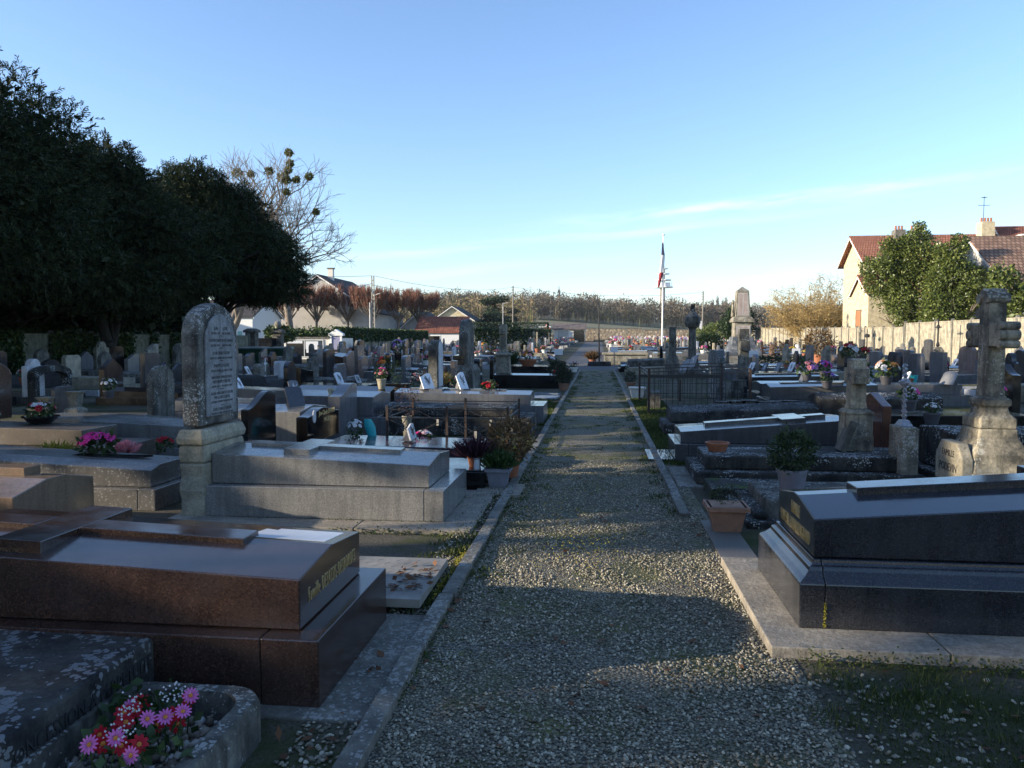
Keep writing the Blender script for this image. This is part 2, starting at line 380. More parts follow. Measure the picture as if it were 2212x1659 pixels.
def gravel_mat(name, dark, mid, light, moss, scale=62., tint=.0):
    m, n, b = new_mat(name); v = n('TexCoord').outputs['Object']
    vo = n('TexVoronoi', {'Vector': v, 'Scale': scale, 'Randomness': 1.}); sp = n('SeparateColor', {0: vo.outputs['Color']})
    c = n.ramp(sp.outputs[0], [(0, dark), (.25, mid), (.75, mid), (1, light)])
    c = n.mix(n.ramp(vo.outputs['Distance'], [(.35, 0.), (.65, .8)]), c, (.03, .028, .022))
    c = n.mix(.7, c, n.ramp(n.noise(v, .8, 5, .6), [(.3, .65), (.7, 1.15)]), 'MULTIPLY')
    pat = n.math('MULTIPLY', n.ramp(n.noise(v, 1.5, 7, .72), [(.47, 0.), (.6, 1.)]), n.ramp(n.noise(v, 45., 3, .7), [(.36, .2), (.6, 1.)]))
    c = n.mix(n.math('MULTIPLY', pat, moss), c, n.ramp(n.noise(v, 2.2, 3), [(.4, (.045, .06, .014)), (.68, (.14, .135, .025))]))
    setin(n, b, Base_Color=c, Roughness=.9, Specular_IOR_Level=.25)
    bump(n, b, n.math('MULTIPLY', vo.outputs['Distance'], -1.), .9, .012)
    return m
M_GRAVEL = gravel_mat('gravel', (.10, .09, .064), (.25, .225, .166), (.46, .42, .32), .9, 75.)
def sheet(name, x0, x1, y0, y1, z, mat, nx=2, ny=2):
    X = np.linspace(x0, x1, nx); Yv = np.linspace(y0, y1, ny)
    V = np.array([(x, y, zt(x, y)+z) for y in Yv for x in X]); F = np.array([(j*nx+i, j*nx+i+1, (j+1)*nx+i+1, (j+1)*nx+i) for j in range(ny-1) for i in range(nx-1)])
    return tag(np_mesh(name, V, F, mat), kind='structure')
sheet('gravel_path', -.88, .98, -3, 39.6, .004, M_GRAVEL, 2, 40)
# real pebbles on the near part of the path
def ico():
    t = (1+5**.5)/2
    v = nrm(np.array([(-1, t, 0), (1, t, 0), (-1, -t, 0), (1, -t, 0), (0, -1, t), (0, 1, t), (0, -1, -t), (0, 1, -t), (t, 0, -1), (t, 0, 1), (-t, 0, -1), (-t, 0, 1)], float))
    f = np.array([(0, 11, 5), (0, 5, 1), (0, 1, 7), (0, 7, 10), (0, 10, 11), (1, 5, 9), (5, 11, 4), (11, 10, 2), (10, 7, 6), (7, 1, 8), (3, 9, 4), (3, 4, 2), (3, 2, 6), (3, 6, 8), (3, 8, 9), (4, 9, 5), (2, 4, 11), (6, 2, 10), (8, 6, 7), (9, 8, 1)])
    return v, f
IV, IF = ico()
def pebbles(name, P, smin, smax, mat, parent=None, flat=.6):
    N = len(P); s = RNG.uniform(smin, smax, (N, 1)) * RNG.uniform(.7, 1.3, (N, 3)); s[:, 2] *= flat
    a = RNG.uniform(0, 6.283, N); ca, sa = np.cos(a)[:, None], np.sin(a)[:, None]
    q = IV[None]*(1+RNG.uniform(-.25, .25, (N, 12, 1)))*s[:, None, :]
    tl = RNG.normal(0, .35, (N, 1)); q[:, :, 2] += q[:, :, 0]*tl
    x = q[:, :, 0]*ca-q[:, :, 1]*sa; y = q[:, :, 0]*sa+q[:, :, 1]*ca
    V = np.stack([x, y, q[:, :, 2]], -1)+P[:, None, :]
    F = (np.arange(N)[:, None, None]*12+IF[None]).reshape(-1, 3)
    return np_mesh(name, V.reshape(-1, 3), F, mat, parent)
M_PEB = foliage('pebbles', (.085, .077, .056), (.29, .26, .195), .9, 0, .25, (.48, .44, .34))
N = 42000
yy = 2.3+(RNG.random(N)**1.5)*7.7; xx = RNG.uniform(-.83, .95, N)
mk = np.sin(xx*5.1+1.3*np.sin(yy*2.3))*np.sin(yy*3.7+1.7*np.sin(xx*3.1))+.6*np.sin(xx*11+yy*7); kp = RNG.random(N) < np.clip(.80-.55*mk, .12, 1); xx, yy = xx[kp], yy[kp]; N = len(xx)
tag(pebbles('gravel', np.stack([xx, yy, np.full(N, .008)], 1), .0042, .0092, M_PEB), 'loose rounded grey and buff gravel strewn over the near path', 'gravel', kind='stuff')
N = 5200
side = RNG.random(N); xx = np.where(side < .45, RNG.uniform(-1.2, -.95, N), RNG.uniform(.85, 2.7, N)); yy = np.where(side < .45, RNG.uniform(2.2, 9., N), 2.4+RNG.random(N)**1.5*1.35)
keep = (xx < 0) | (RNG.random(N) < np.clip(.95-(xx-.8)*.85, .04, 1))
tag(pebbles('gravel', np.stack([xx, yy, np.full(N, .006)], 1)[keep], .005, .014, M_PEB), 'scattered pebbles on the bare soil beside the path edges', 'gravel', kind='stuff')

# concrete kerbs, cast in one-metre lengths
def kerb(name, x0, x1, y0, y1, step, zt_=.045):
    m = MB(); y = y0
    while y < y1:
        e = min(y+step, y1); dx = random.uniform(-.006, .006); dz = random.uniform(-.005, .006)
        m.box(x0+dx, x1+dx, y+.004, e-.004, -.05, zt_+dz); y = e
    return tag(m.build(name, W_CONC, bevel=.006), kind='structure')
kerb('kerb', -.955, -.865, .5, 39.4, 1.02)
kerb('kerb', .735, .825, 6.95, 39.4, 1.0, .04)
asph = plain('asphalt', (.075, .075, .078), .9, .3, 5, bmp=.3)
sheet('cross_path', -19.6, 21.6, 39.7, 46.2, .004, asph, 2, 2)
sheet('main_road', -2.3, .55, 46.2, 138, .004, asph, 2, 30)
sheet('side_path', -13.4, -12.6, 12, 120, .004, M_GRAVEL, 2, 40)
sheet('memorial_terrace', 5.6, 14.5, 46.3, 58, .006, M_GRAVEL, 2, 3)

# grass: blades along the path edges and on the unpaved plots
def blades(P, h0, h1, w=.004):
    N = len(P); D = nrm(np.stack([RNG.normal(0, .45, N), RNG.normal(0, .45, N), np.ones(N)], 1))
    return leaves(P, D, RNG.uniform(h0, h1, N), w)
def patch(n, x0, x1, y0, y1, clump=0):
    if clump:
        cx = RNG.uniform(x0, x1, clump); cy = RNG.uniform(y0, y1, clump); k = RNG.integers(0, clump, n)
        return np.stack([cx[k]+RNG.normal(0, .05, n), cy[k]+RNG.normal(0, .05, n), np.zeros(n)], 1)
    return np.stack([RNG.uniform(x0, x1, n), RNG.uniform(y0, y1, n), np.zeros(n)], 1)
gr = [blades(patch(3600, .95, 2.6, 2.4, 3.72, 60), .02, .07, .0022), blades(patch(9000, 1.05, 2.6, 2.2, 3.4), .01, .03, .0022), blades(patch(500, 1.1, 2.4, 3.5, 3.78, 10), .02, .07, .003),
      blades(patch(15000, .84, 1.6, 13.2, 20.5), .03, .08, .006), blades(patch(7000, .84, 1.25, 9.8, 13.2), .02, .06, .005),
      blades(patch(9000, -2.9, -1.0, 9.75, 11.2), .02, .06, .005), blades(patch(5000, -1.6, -.97, 10, 20, 120), .02, .08, .005),
      blades(patch(3500, -1.25, -.97, 4.3, 9.6, 70), .02, .06, .004), blades(patch(4500, -1.3, -.9, 14.5, 19), .02, .07, .006),
      blades(patch(3500, .55, .73, 7, 36, 120), .02, .05, .005), blades(patch(3000, -.86, -.7, 5, 36, 120), .02, .05, .005), blades(patch(7000, -.75, .7, 8.5, 38, 260), .008, .03, .006), blades(patch(2500, -.85, -.55, 4.5, 9, 50), .006, .022, .004), blades(patch(1600, -.5, .7, 4.5, 8.5, 40), .005, .018, .004)]
V, F = cat_vf(gr)
tag(np_mesh('grass', V, F, M_GRASS), 'short rough winter grass along the path edges and unpaved plots', 'grass', kind='stuff')
# dry fallen leaves
pl = np.concatenate([patch(60, -1.28, -1.04, 4.45, 4.95), patch(40, -1.25, -.96, 2.3, 4), patch(26, 1., 2.4, 2.6, 3.8), patch(60, -6, -1, 9, 14), patch(50, 1, 3, 6, 14), patch(90, -.85, .9, 2.6, 12), patch(60, -.98, -.8, 2.5, 12)])
pl[:60, 2] = .1; pl[60:, 2] = .015
N = len(pl); D = nrm(np.stack([RNG.normal(size=N), RNG.normal(size=N), RNG.normal(0, .25, N)], 1))
V, F = leaves(pl, D, RNG.uniform(.03, .07, N), RNG.uniform(.012, .022, N), np.tile([0, 0, 1.], (N, 1))+RNG.normal(0, .3, (N, 3)))
tag(np_mesh('fallen_leaves', V, F, foliage('dead_leaves', (.07, .032, .015), (.17, .08, .04), .8, .1)), 'curled brown dead leaves lying on the slabs and soil', 'leaves', kind='stuff')

# ================================================================== walls round the cemetery
def panel_wall(name, label, p0, p1, h, step, mat, postmat, t=.05, ps=.075, extra=None, zb=None):
    p0 = Vector(p0); p1 = Vector(p1); d = (p1-p0); L = d.length; d.normalize(); nrmv = Vector((-d.y, d.x))
    root = thing(name, label, 'wall', (p0.x, p0.y, 0)); root.rotation_euler.z = math.atan2(d.y, d.x)
    k = max(1, round(L/step)); pan = MB(); post = MB()
    for i in range(k+1):
        s = L*i/k; z = zt(*(p0+d*s)); hh = h if extra is None else extra(s)
        if i < k:
            z1 = zt(*(p0+d*(L*(i+1)/k))); a, e = s+ps, L*(i+1)/k-ps
            for q in range(4):
                za = z+hh*q/4+(.004 if q else -.2); zb_ = z+hh*(q+1)/4
                pan.box(a-.02, e+.02, -t/2+random.uniform(-.006, .006), t/2, za, zb_)
            pan.box(a-.02, e+.02, -t/2-.03, t/2+.03, z+hh+.001, z+hh+.06)
        post.prism([(s-ps, z-.2), (s+ps, z-.2), (s+ps, z+hh+.1), (s, z+hh+.19), (s-ps, z+hh+.1)], 'y', -ps, ps)
    pan.build('panels', mat, root); post.build('posts', postmat, root)
    tag(CHILD[root.name][-1], kind='stuff')
    return root
panel_wall('concrete_wall', 'sunlit concrete panel wall with posts behind the graves, right of the obelisk', (21.7, 118), (21.1, 56.5), 2.35, 2.05, M_PANEL, W_CONC)
panel_wall('concrete_wall', 'taller stained concrete panel wall behind the big stone cross', (21.1, 56.3), (20.9, 8), 2.6, 2.4, M_PANEL, W_CONC)
panel_wall('concrete_wall', 'short sunlit panel wall glimpsed left of the obelisk beyond the bushes', (22, 146), (22, 119), 2.2, 2.2, M_PANEL, W_CONC)
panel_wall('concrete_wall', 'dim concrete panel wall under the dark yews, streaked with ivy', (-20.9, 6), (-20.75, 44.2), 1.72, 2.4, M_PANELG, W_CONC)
panel_wall('concrete_wall', 'pale panel wall with dark posts beneath the thick ivy crest', (-21., 61), (-20.8, 92), 1.75, 2.2, M_PANEL, M_DGREY)
panel_wall('concrete_wall', 'far pale panel wall with dark posts beyond the red-tiled shed', (-20.6, 103), (-20.6, 136), 1.6, 2.2, M_PANEL, M_DGREY)
# far rubble wall
m, n, b = new_mat('rubble_stone'); v = n('TexCoord').outputs['Object']
vo = n('TexVoronoi', {'Vector': v, 'Scale': 2.6}); sp = n('SeparateColor', {0: vo.outputs['Color']})
c = n.ramp(sp.outputs[0], [(0, (.20, .155, .10)), (.6, (.36, .29, .2)), (1, (.5, .43, .32))])
c = n.mix(n.ramp(vo.outputs['Distance'], [(.3, 0.), (.55, .7)]), c, (.16, .13, .1)); setin(n, b, Base_Color=c, Roughness=.95); bump(n, b, n.math('MULTIPLY', vo.outputs['Distance'], -1.), .8, .08)
M_RUBBLE = m
for (xa, xb, h, lab) in ((-2.5, 8.2, 2.35, 'higher length of honey-coloured rubble wall closing the far end'), (8.3, 22, 2.1, 'longer lower length of rubble wall with grey coping, behind the far flowers')):
    t = thing('rubble_wall', lab, 'wall', (xa, 150, zt(0, 150)))
    MB().box(0, xb-xa, 0, .5, -.3, h).build('masonry', M_RUBBLE, t); MB().box(-.05, xb-xa+.05, -.08, .58, h+.002, h+.14).build('coping', W_CONC, t)

# ================================================================== vegetation
def crown_pts(ells, n, shell=.55):
    """points and outward directions in a union of ellipsoids ((cx,cy,cz),(rx,ry,rz),weight)"""
    ws = np.array([e[1][0]*e[1][1]+e[1][0]*e[1][2]+e[1][1]*e[1][2] for e in ells]); ws = ws/ws.sum(); P = []; D = []
    for (c, r), w in zip(ells, ws):
        k = int(n*w)+1; d = nrm(RNG.normal(size=(k, 3))); q = shell+(1-shell)*RNG.random(k)**.6
        lump = 1+.15*np.sin(d[:, 0]*6+c[0])*np.sin(d[:, 1]*7+c[1]*2)+.12*np.sin(d[:, 2]*11+d[:, 0]*8+c[2])+.10*np.sin(d[:, 1]*14+d[:, 2]*9)*np.sin(d[:, 0]*15+c[0])+np.minimum(RNG.exponential(.04, k), .12)
        P.append(np.array(c)+d*np.array(r)*(q*lump)[:, None]); D.append(nrm(d/np.array(r)))
    return np.concatenate(P), np.concatenate(D)
def sprigs(P, D, L, kk=5, droop=-.25, w=.16):
    """feathery sprigs: a shoot with paired leaflets"""
    n = len(P); D = nrm(D+RNG.normal(0, .55, (n, 3))+np.array([0, 0, droop])); L = RNG.uniform(.6, 1.25, n)*L
    U = RNG.normal(size=(n, 3)); Sd = nrm(np.cross(D, U)); parts = [leaves(P, D, L, L*w*.35)]
    for i in range(kk):
        f = (i+.6)/(kk+.4); sgn = 1 if i % 2 else -1
        d2 = nrm(D*.75+Sd*sgn*.8+RNG.normal(0, .12, (n, 3)))
        parts.append(leaves(P+D*(L*f*.9)[:, None], d2, L*(.62-.35*f), L*w*.4))
    # keep each sprig's leaves consecutive is not needed
    return cat_vf(parts)
def branch(p, d, L, r, depth, out, spread=.7, kids_=(2, 3), gnarl=.25, up=.12, taper=.62, shrink=.72, minr=.006, rnd=random):
    segs = 3 if depth > 1 else 2; q = Vector(p); d = Vector(d).normalized(); r0 = r
    for i in range(segs):
        d2 = (d+Vector((rnd.gauss(0, gnarl), rnd.gauss(0, gnarl), rnd.gauss(0, gnarl)+up))).normalized()
        e = q+d2*(L/segs); r1 = max(r0*(taper**(1/segs)), minr); out.append((q[:], e[:], r0, r1)); q = e; d = d2; r0 = r1
        if depth > 0 and i > 0 and rnd.random() < .6:
            a = d.orthogonal().normalized(); a.rotate(Matrix.Rotation(rnd.uniform(0, 6.28), 3, d))
            branch(q, (d+a*spread*1.2), L*shrink*rnd.uniform(.6, .9), r0*.6, depth-1, out, spread, kids_, gnarl, up, taper, shrink, minr, rnd)
    if depth > 0:
        for k in range(rnd.randint(*kids_)):
            a = d.orthogonal().normalized(); a.rotate(Matrix.Rotation(rnd.uniform(0, 6.28), 3, d))
            branch(q, (d+a*spread*rnd.uniform(.6, 1.2)), L*shrink*rnd.uniform(.8, 1.15), r0*.8, depth-1, out, spread, kids_, gnarl, up, taper, shrink, minr, rnd)
def seg_mesh(name, segs, mat, parent, n=4):
    A, B, ra, rb = zip(*segs); V, F = tubes(A, B, ra, rb, n); o = np_mesh(name, V, F, mat, parent)
    return o
def local(P, loc): return P-np.array(loc)[None]

# sunlit spots in the photograph: gaps in the off-picture yews let the sun through here
SUNV = np.array(SUN_DIR[:])
SPOTS = []
def spot(u, v, r, z=0., X=None, Y=None): SPOTS.append((np.array(S(u, v, z=z, X=X, Y=Y)[:]), r))
def carve(P):
    keep = np.ones(len(P), bool)
    for c, r in SPOTS:
        q = P-c; t = q@SUNV; d = np.linalg.norm(q-t[:, None]*SUNV, axis=1)
        keep &= ~((d < r+.2) & (t > 3.))
    return keep
def seg(pts, r, **k):
    for (u0, v0), (u1, v1) in zip(pts[:-1], pts[1:]):
        n_ = max(2, int(math.hypot(u1-u0, (v1-v0)*3)/22)); 
        for q in range(n_+1): spot(u0+(u1-u0)*q/n_, v0+(v1-v0)*q/n_, r, **k)
seg(((1070, 1228), (1300, 1212), (1590, 1222)), .03); seg(((1180, 1262), (1420, 1250), (1600, 1262)), .02); seg(((1330, 1292), (1600, 1288)), .0)
seg(((1150, 1175), (1290, 1168)), -.04); seg(((1180, 995), (1300, 985), (1400, 990)), .12); seg(((1230, 960), (1390, 958)), .08); seg(((1190, 1085), (1330, 1078)), -.04)
seg(((1210, 903), (1370, 900)), .2); seg(((1240, 852), (1345, 849)), .3); seg(((1240, 836), (1340, 834)), .3); seg(((1480, 1482), (1640, 1490)), -.16); seg(((1250, 920), (1330, 918)), .05)
seg(((850, 1268), (890, 1240), (915, 1215)), .02); seg(((930, 1260), (985, 1215)), .0); seg(((1600, 1205), (1640, 1330), (1690, 1405)), .0, z=.06); seg(((1690, 1405), (2212, 1412)), -.06, z=.06); seg(((1590, 1225), (1625, 1300)), -.05, z=.06)
seg(((455, 1120), (560, 1125), (700, 1130)), .04, Y=6.4); seg(((460, 1095), (560, 1100), (640, 1118)), .02, Y=6.4); seg(((700, 1020), (790, 1035), (900, 1045)), -.04, Y=6.5); seg(((820, 1065), (920, 1075)), -.04, Y=6.4); seg(((560, 1075), (720, 1085)), -.08, Y=6.4); seg(((700, 1148), (860, 1152)), -.04, z=.04)
seg(((230, 1100), (330, 1105)), .05, Y=6.8); seg(((220, 1065), (310, 1050)), .0, Y=6.8); seg(((405, 1090), (440, 1085)), .08, Y=6.4); seg(((415, 960), (440, 940)), .02, Y=6.4); seg(((20, 1100), (35, 1090)), .14, Y=5.4); seg(((40, 1060), (120, 1038)), .1, Y=5.5); seg(((170, 985), (230, 975)), .06, Y=7.5)
seg(((20, 938), (180, 940)), .12, Y=8.9); seg(((90, 955), (200, 965)), .14, Y=8.8); seg(((340, 930), (400, 935)), .16, Y=9.); seg(((340, 912), (400, 905)), .1, Y=9.2)
for u, v, r in ((205, 905, .2), (85, 905, .1), (90, 880, .1), (325, 830, .1), (325, 880, .15), (240, 880, .1)): spot(u, v, r, Y=12.)
seg(((920, 960), (1010, 955), (1115, 948)), .02)
for u, v, r in ((610, 920, .14), (625, 940, .14), (785, 930, .14), (555, 815, .3), (552, 840, .2)): spot(u, v, r, Y=11.)
for u, v, r in ((2140, 890, .06), (2115, 850, .02), (2150, 930, .08), (2095, 960, .0), (2070, 1000, -.04), (2125, 980, -.04), (1895, 890, -.06), (1902, 930, -.06), (1906, 965, -.06), (1725, 1075, -.02), (1700, 1085, -.04)): spot(u, v, r, Y=7.2)
for u, v, r in ((2030, 760, .4), (2060, 730, .3), (2090, 780, .5), (1985, 740, .4), (2010, 720, .3), (2190, 720, .5), (2120, 790, .3), (2195, 760, .2), (2060, 790, .3)): spot(u, v, r, X=21.8)
for u, v, r in ((940, 865, .3), (1000, 780, .3), (940, 760, .3), (870, 860, .3)): spot(u, v, r, Y=16.)

def zone(x0, x1, y0, y1, z, r, keep=.8, st=.42):
    for i in range(int((x1-x0)/st)+1):
        for j in range(int((y1-y0)/st)+1):
            if random.random() < keep: SPOTS.append((np.array([x0+i*st+random.uniform(-.1, .1), y0+j*st+random.uniform(-.1, .1), z]), r*random.uniform(.6, 1.2)))
random.seed(19)
zone(-1.1, 1.2, 4.75, 5.75, 0, .16, .85); zone(-.95, .7, 9.2, 11.6, 0, .18, .6); zone(-.9, .7, 8.3, 9.0, 0, .02, .4); zone(-.9, .8, 15.2, 17.6, 0, .3, .6, .6); zone(-.9, .8, 20.2, 23.6, 0, .35, .7, .7); zone(-.9, .8, 13.0, 14.0, 0, .1, .5); zone(-.9, .8, 11.8, 14.8, 0, .0, .5, .5); zone(-.9, .8, 24, 39, 0, .25, .4, .9); zone(-1.2, 1.2, 5.8, 8., 0, -.05, .35, .5); zone(-.9, .8, 17.8, 20., 0, .1, .5, .6)
zone(1.1, 2.3, 3.8, 3.92, .06, -.06, .8); zone(.9, 1.05, 4.1, 6.0, .08, .06, .9); zone(1.0, 1.05, 4.2, 5.2, .35, .1, .8, .3)
zone(-3.3, -1.4, 6.38, 6.4, .06, .12, .9, .3); zone(-3.3, -1.4, 6.38, 6.4, .26, .08, .6, .3); zone(-2.1, -1.5, 6.5, 6.5, .42, .08, .7, .3); zone(-6.2, -4.0, 6.85, 6.9, .15, .2, .9, .4); zone(-6, -4.2, 5.45, 6., .5, .25, .8, .4); zone(-8, -5.5, 8.8, 8.9, .3, .3, .9, .5); zone(-8, -5.5, 8.8, 8.9, .5, .3, .9, .5); zone(-6.4, -5, 9., 9.2, .4, .3, .9, .4)
zone(-3.4, -1.4, 10.2, 10.7, 0, .1, .7, .3); zone(3.4, 3.7, 6.9, 7.3, .9, .25, 1, .2); zone(3.3, 3.5, 7., 7.3, .5, .1, .8, .2); zone(3.35, 3.4, 9.2, 10., .45, .05, .6, .3); zone(2.9, 3.05, 8.9, 9.2, 1., .08, .7, .2); zone(-12, -5, 14, 26, .6, .3, .3, 1.1); zone(3, 12, 12, 30, .7, .3, .25, 1.2)

def yew(label, x, y, top, rad, base=2.6, n=9000, L=.33, ells=None, off=False, lean=0):
    if not off: x = fx(x, y)
    t = thing('yew_tree', label, 'tree', (x, y, 0), group=None)
    segs = []; rr = random.Random(int(x*7+y*13))
    if off: branch((0, 0, -.2), (rr.uniform(-.05, .05), 0, 1), 4.5, .24, 1, segs, .5, (2, 3), .06, .15, .8, .5, .02, rr)
    for k in range(2 if not off else 0):
        branch((rr.uniform(-.1, .1), rr.uniform(-.1, .1), -.2), (rr.uniform(-.1, .3), rr.uniform(-.2, .2), 1), 2.6, .26-.05*k, 3, segs, .75, (3, 4), .12, .04, .75, .74, .02, rr)
    seg_mesh('trunk', segs, M_BARK, t, 5)
    if ells is None:
        ells = []; 
        for k in range(9):
            a = rr.uniform(0, 6.28); q = rr.uniform(.25, .62)*rad; h = rr.uniform(base+1.4, top-1.6)
            s = 1-.35*max(0, (h-base)/(top-base)-.35)
            ells.append(((math.cos(a)*q, math.sin(a)*q, h), (rad*.55*s, rad*.55*s, rr.uniform(1.3, 2.)),))
        ells.append(((0, 0, (top+base)/2), (rad*.72, rad*.72, (top-base)*.5)))
    P, D = crown_pts(ells, n)
    k = P[:, 2] > base-.5+RNG.random(len(P))*.7
    if off: k &= carve(P+np.array([x, y, 0]))
    P, D = P[k], D[k]
    V, F = sprigs(P, D, L, 6 if not off else 3, w=.15 if not off else .4)
    if off:
        Q = P[RNG.random(len(P)) < .5]; V2, F2 = leaves(Q, nrm(RNG.normal(size=Q.shape)), .45, .15); V, F = cat_vf([(V, F), (V2, F2)])
    else:
        ii = [((c[0], c[1], c[2]), (r[0]*.82, r[1]*.82, r[2]*.8)) for c, r in ells]
        Q, _ = crown_pts(ii, 9000, .3); Q = Q[Q[:, 2] > base+.2]
        V2, F2 = leaves(Q, nrm(RNG.normal(size=Q.shape)+[0, 0, -.3]), RNG.uniform(.2, .42, len(Q)), .09); V, F = cat_vf([(V, F), (V2, F2)])
    np_mesh('crown', V, F, M_YEW, t)
    return t
yew('towering dark yew rising out of the top left corner', -18.6, 20.5, 11, 6, 2.6, 40000,
    ells=[((0, -.5, 6.6), (4.2, 5., 3.2)), ((.5, 3.0, 6.2), (3.2, 2.8, 2.1)), ((1.2, 1., 5.2), (3.8, 4., 1.9)), ((-1, -3, 6.6), (4, 4, 3.4)), ((.8, 5.0, 5.2), (2.6, 2.4, 1.7)), ((-.3, .4, 8.4), (1.6, 1.8, 1.6)), ((.2, 2.6, 8.2), (1.5, 1.5, 1.2)), ((1.4, 1.2, 7.8), (1.7, 1.6, 1.3)), ((.4, 4.6, 7.2), (1.8, 1.6, 1.3)), ((.6, 6.4, 6.4), (2.2, 2., 1.6)), ((1.6, 4, 3.9), (2.4, 3, 1.2)), ((1.6, 0, 4.), (3, 3.4, 1.3)), ((-.3, -1, 9.6), (1.3, 1.4, .9)), ((1.3, 4.6, 8.1), (1.7, 1.7, 1.6)), ((1.3, 2.9, 8.5), (1.7, 1.7, 1.6)), ((.6, 3.6, 7.2), (2.4, 2.4, 1.6))])
yew('middle dark yew with an ivy-wrapped trunk in front of the wall', -18.4, 29., 9, 4.5, 2.6, 32000,
    ells=[((.2, 0, 5.8), (3.3, 3.3, 2.2)), ((1., 1.0, 4.4), (3., 3., 1.7)), ((0, -1.5, 6.3), (2.9, 2.7, 1.9)), ((.2, 2.0, 5.7), (2.5, 2.4, 1.6)), ((.6, -.6, 7.5), (1.4, 1.4, 1.0)), ((.9, -1.6, 3.8), (2.6, 2.6, 1.2)), ((.3, 1.6, 7.3), (1.2, 1.2, .8)), ((.5, -1., 8.0), (1.5, 1.5, 1.05))])
yew('spreading dark yew overhanging the arched white-lettered stele', -17.3, 35.6, 9.3, 4.8, 3.3, 34000,
    ells=[((-.8, -.9, 6.9), (2.5, 2.5, 2.0)), ((0, .2, 6.1), (2.9, 2.8, 2.1)), ((1.1, .9, 5.3), (2.5, 2.4, 1.7)), ((1.4, 1.2, 4.3), (2.4, 2.2, 1.0)), ((-.5, -1.8, 5.6), (2.8, 2.6, 2.1)), ((.8, 1.8, 4.9), (1.9, 1.8, 1.3)), ((-.6, -1.4, 8.5), (1.5, 1.5, 1.)), ((.5, .2, 7.9), (1.3, 1.3, .9)), ((1.7, 1., 6.4), (1., 1., .8))])
# yews of the same row behind and beside the camera, whose shade lies over the picture
for i, (x, y, tp, rd) in enumerate(((-18.5, 14, 11.5, 5.2), (-19, 7.2, 12.5, 5.2), (-18.5, .9, 12, 5.2), (-19.5, -6.2, 13, 5.4), (-18.5, -14, 12.5, 5.4), (-19, -22, 13.5, 5.6), (-20, -31, 14, 6))):
    yew('dark yew of the row behind the photographer, number %s from the camera' % ('one', 'two', 'three', 'four', 'five', 'six', 'seven')[i], x, y, tp, rd, 2.2, 17000, .42, off=True)

def leafy(name, label, cat, loc, ells, n, mat, L, Wd, group=None, trunk=None, part='foliage', nrmbias=1., flat=0):
    if loc[1] > 40: loc = (fx(loc[0], loc[1]), loc[1], loc[2])
    t = thing(name, label, cat, loc, group=group)
    if trunk: seg_mesh('trunk' if 'tree' in name else 'stems', trunk, M_BARKG, t, 5)
    P, D = crown_pts(ells, n, .5); k = P[:, 2] > -.05; P, D = P[k], D[k]
    D2 = nrm(RNG.normal(size=P.shape)+D*nrmbias)
    V, F = leaves(P, D2, RNG.uniform(.6, 1.3, len(P))*L, RNG.uniform(.8, 1.2, len(P))*Wd)
    np_mesh(part, V, F, mat, t); return t
# dark hedge beyond the left wall
t = thing('evergreen_hedge', 'tall near-black evergreen hedge behind the left wall, under the yews', 'hedge', (-25, 30, 0))
P = np.stack([RNG.uniform(-1.5, 1.5, 26000), RNG.uniform(-19, 13.5, 26000), RNG.random(26000)**.8*5.2], 1); P[:, 0] = np.where(RNG.random(26000) < .75, 1.2+RNG.normal(0, .25, 26000), P[:, 0])
V, F = leaves(P, nrm(RNG.normal(size=P.shape)), .62, .2); np_mesh('foliage', V, F, M_HEDGE, t)
# ivy on the dim wall and on the middle yew's trunk
def ivy_sheet(name, label, rects, x, n, mat=M_IVY, L=.13, cat='ivy'):
    Ps = []; tot = sum((a[1]-a[0])*(a[3]-a[2]) for a in rects)
    for y0, y1, z0, z1 in rects:
        k = int(n*(y1-y0)*(z1-z0)/tot); yv = RNG.uniform(y0, y1, k); zv = z0+(z1-z0)*RNG.random(k)**.8
        edge = .5+.5*np.sin(yv*7.+z0)*np.sin(yv*3.1); kp = zv > z0+(z1-z0)*.45*edge*RNG.random(k)
        Ps.append(np.stack([x+np.abs(RNG.normal(0, .09, k)), yv, zv], 1)[kp])
    P = np.concatenate(Ps); o = P.mean(0); o[2] = 0
    V, F = leaves(P-o, nrm(RNG.normal(size=P.shape)+[.5, 0, -.8]), RNG.uniform(.7, 1.3, len(P))*L, L*.42)
    ob = np_mesh(name, V, F, mat); ob.location = o
    return tag(ob, label, cat)
ivy_sheet('ivy', 'ragged dark ivy patches climbing the dim wall under the yews', [(24., 25.9, 0, 1.9), (27.3, 30.2, 0, 1.85), (31.1, 32.6, .0, 1.85), (33.9, 34.5, .2, 1.85), (35.6, 37.6, 0, 1.9)], -20.78, 9000)
t = ivy_sheet('ivy', 'thick green ivy crest along the top of the pale panel wall', [(59, 93, 1.35, 2.5)], -20.85, 16000, L=.2)
def hedge(label, x0, x1, y0, y1, h, n, mat=M_HEDGE, L=.22):
    t = thing('clipped_hedge', label, 'hedge', ((x0+x1)/2, (y0+y1)/2, zt(0, (y0+y1)/2)))
    a, b_ = (x1-x0)/2, (y1-y0)/2; P = np.stack([RNG.uniform(-a, a, n), RNG.uniform(-b_, b_, n), RNG.uniform(0, h, n)], 1)
    s = RNG.integers(0, 4, n); P[:, 0] = np.where(s == 0, a*np.sign(RNG.normal(size=n)), P[:, 0]); P[:, 1] = np.where(s == 1, b_*np.sign(RNG.normal(size=n)), P[:, 1]); P[:, 2] = np.where(s == 2, h, P[:, 2]); P += RNG.normal(0, .06, P.shape)
    V, F = leaves(P, nrm(RNG.normal(size=P.shape)), L, L*.4); np_mesh('foliage', V, F, mat, t)
hedge('clipped dark hedge block in front of the small far building', -14, -7.5, 118, 121, 2.2, 4500)
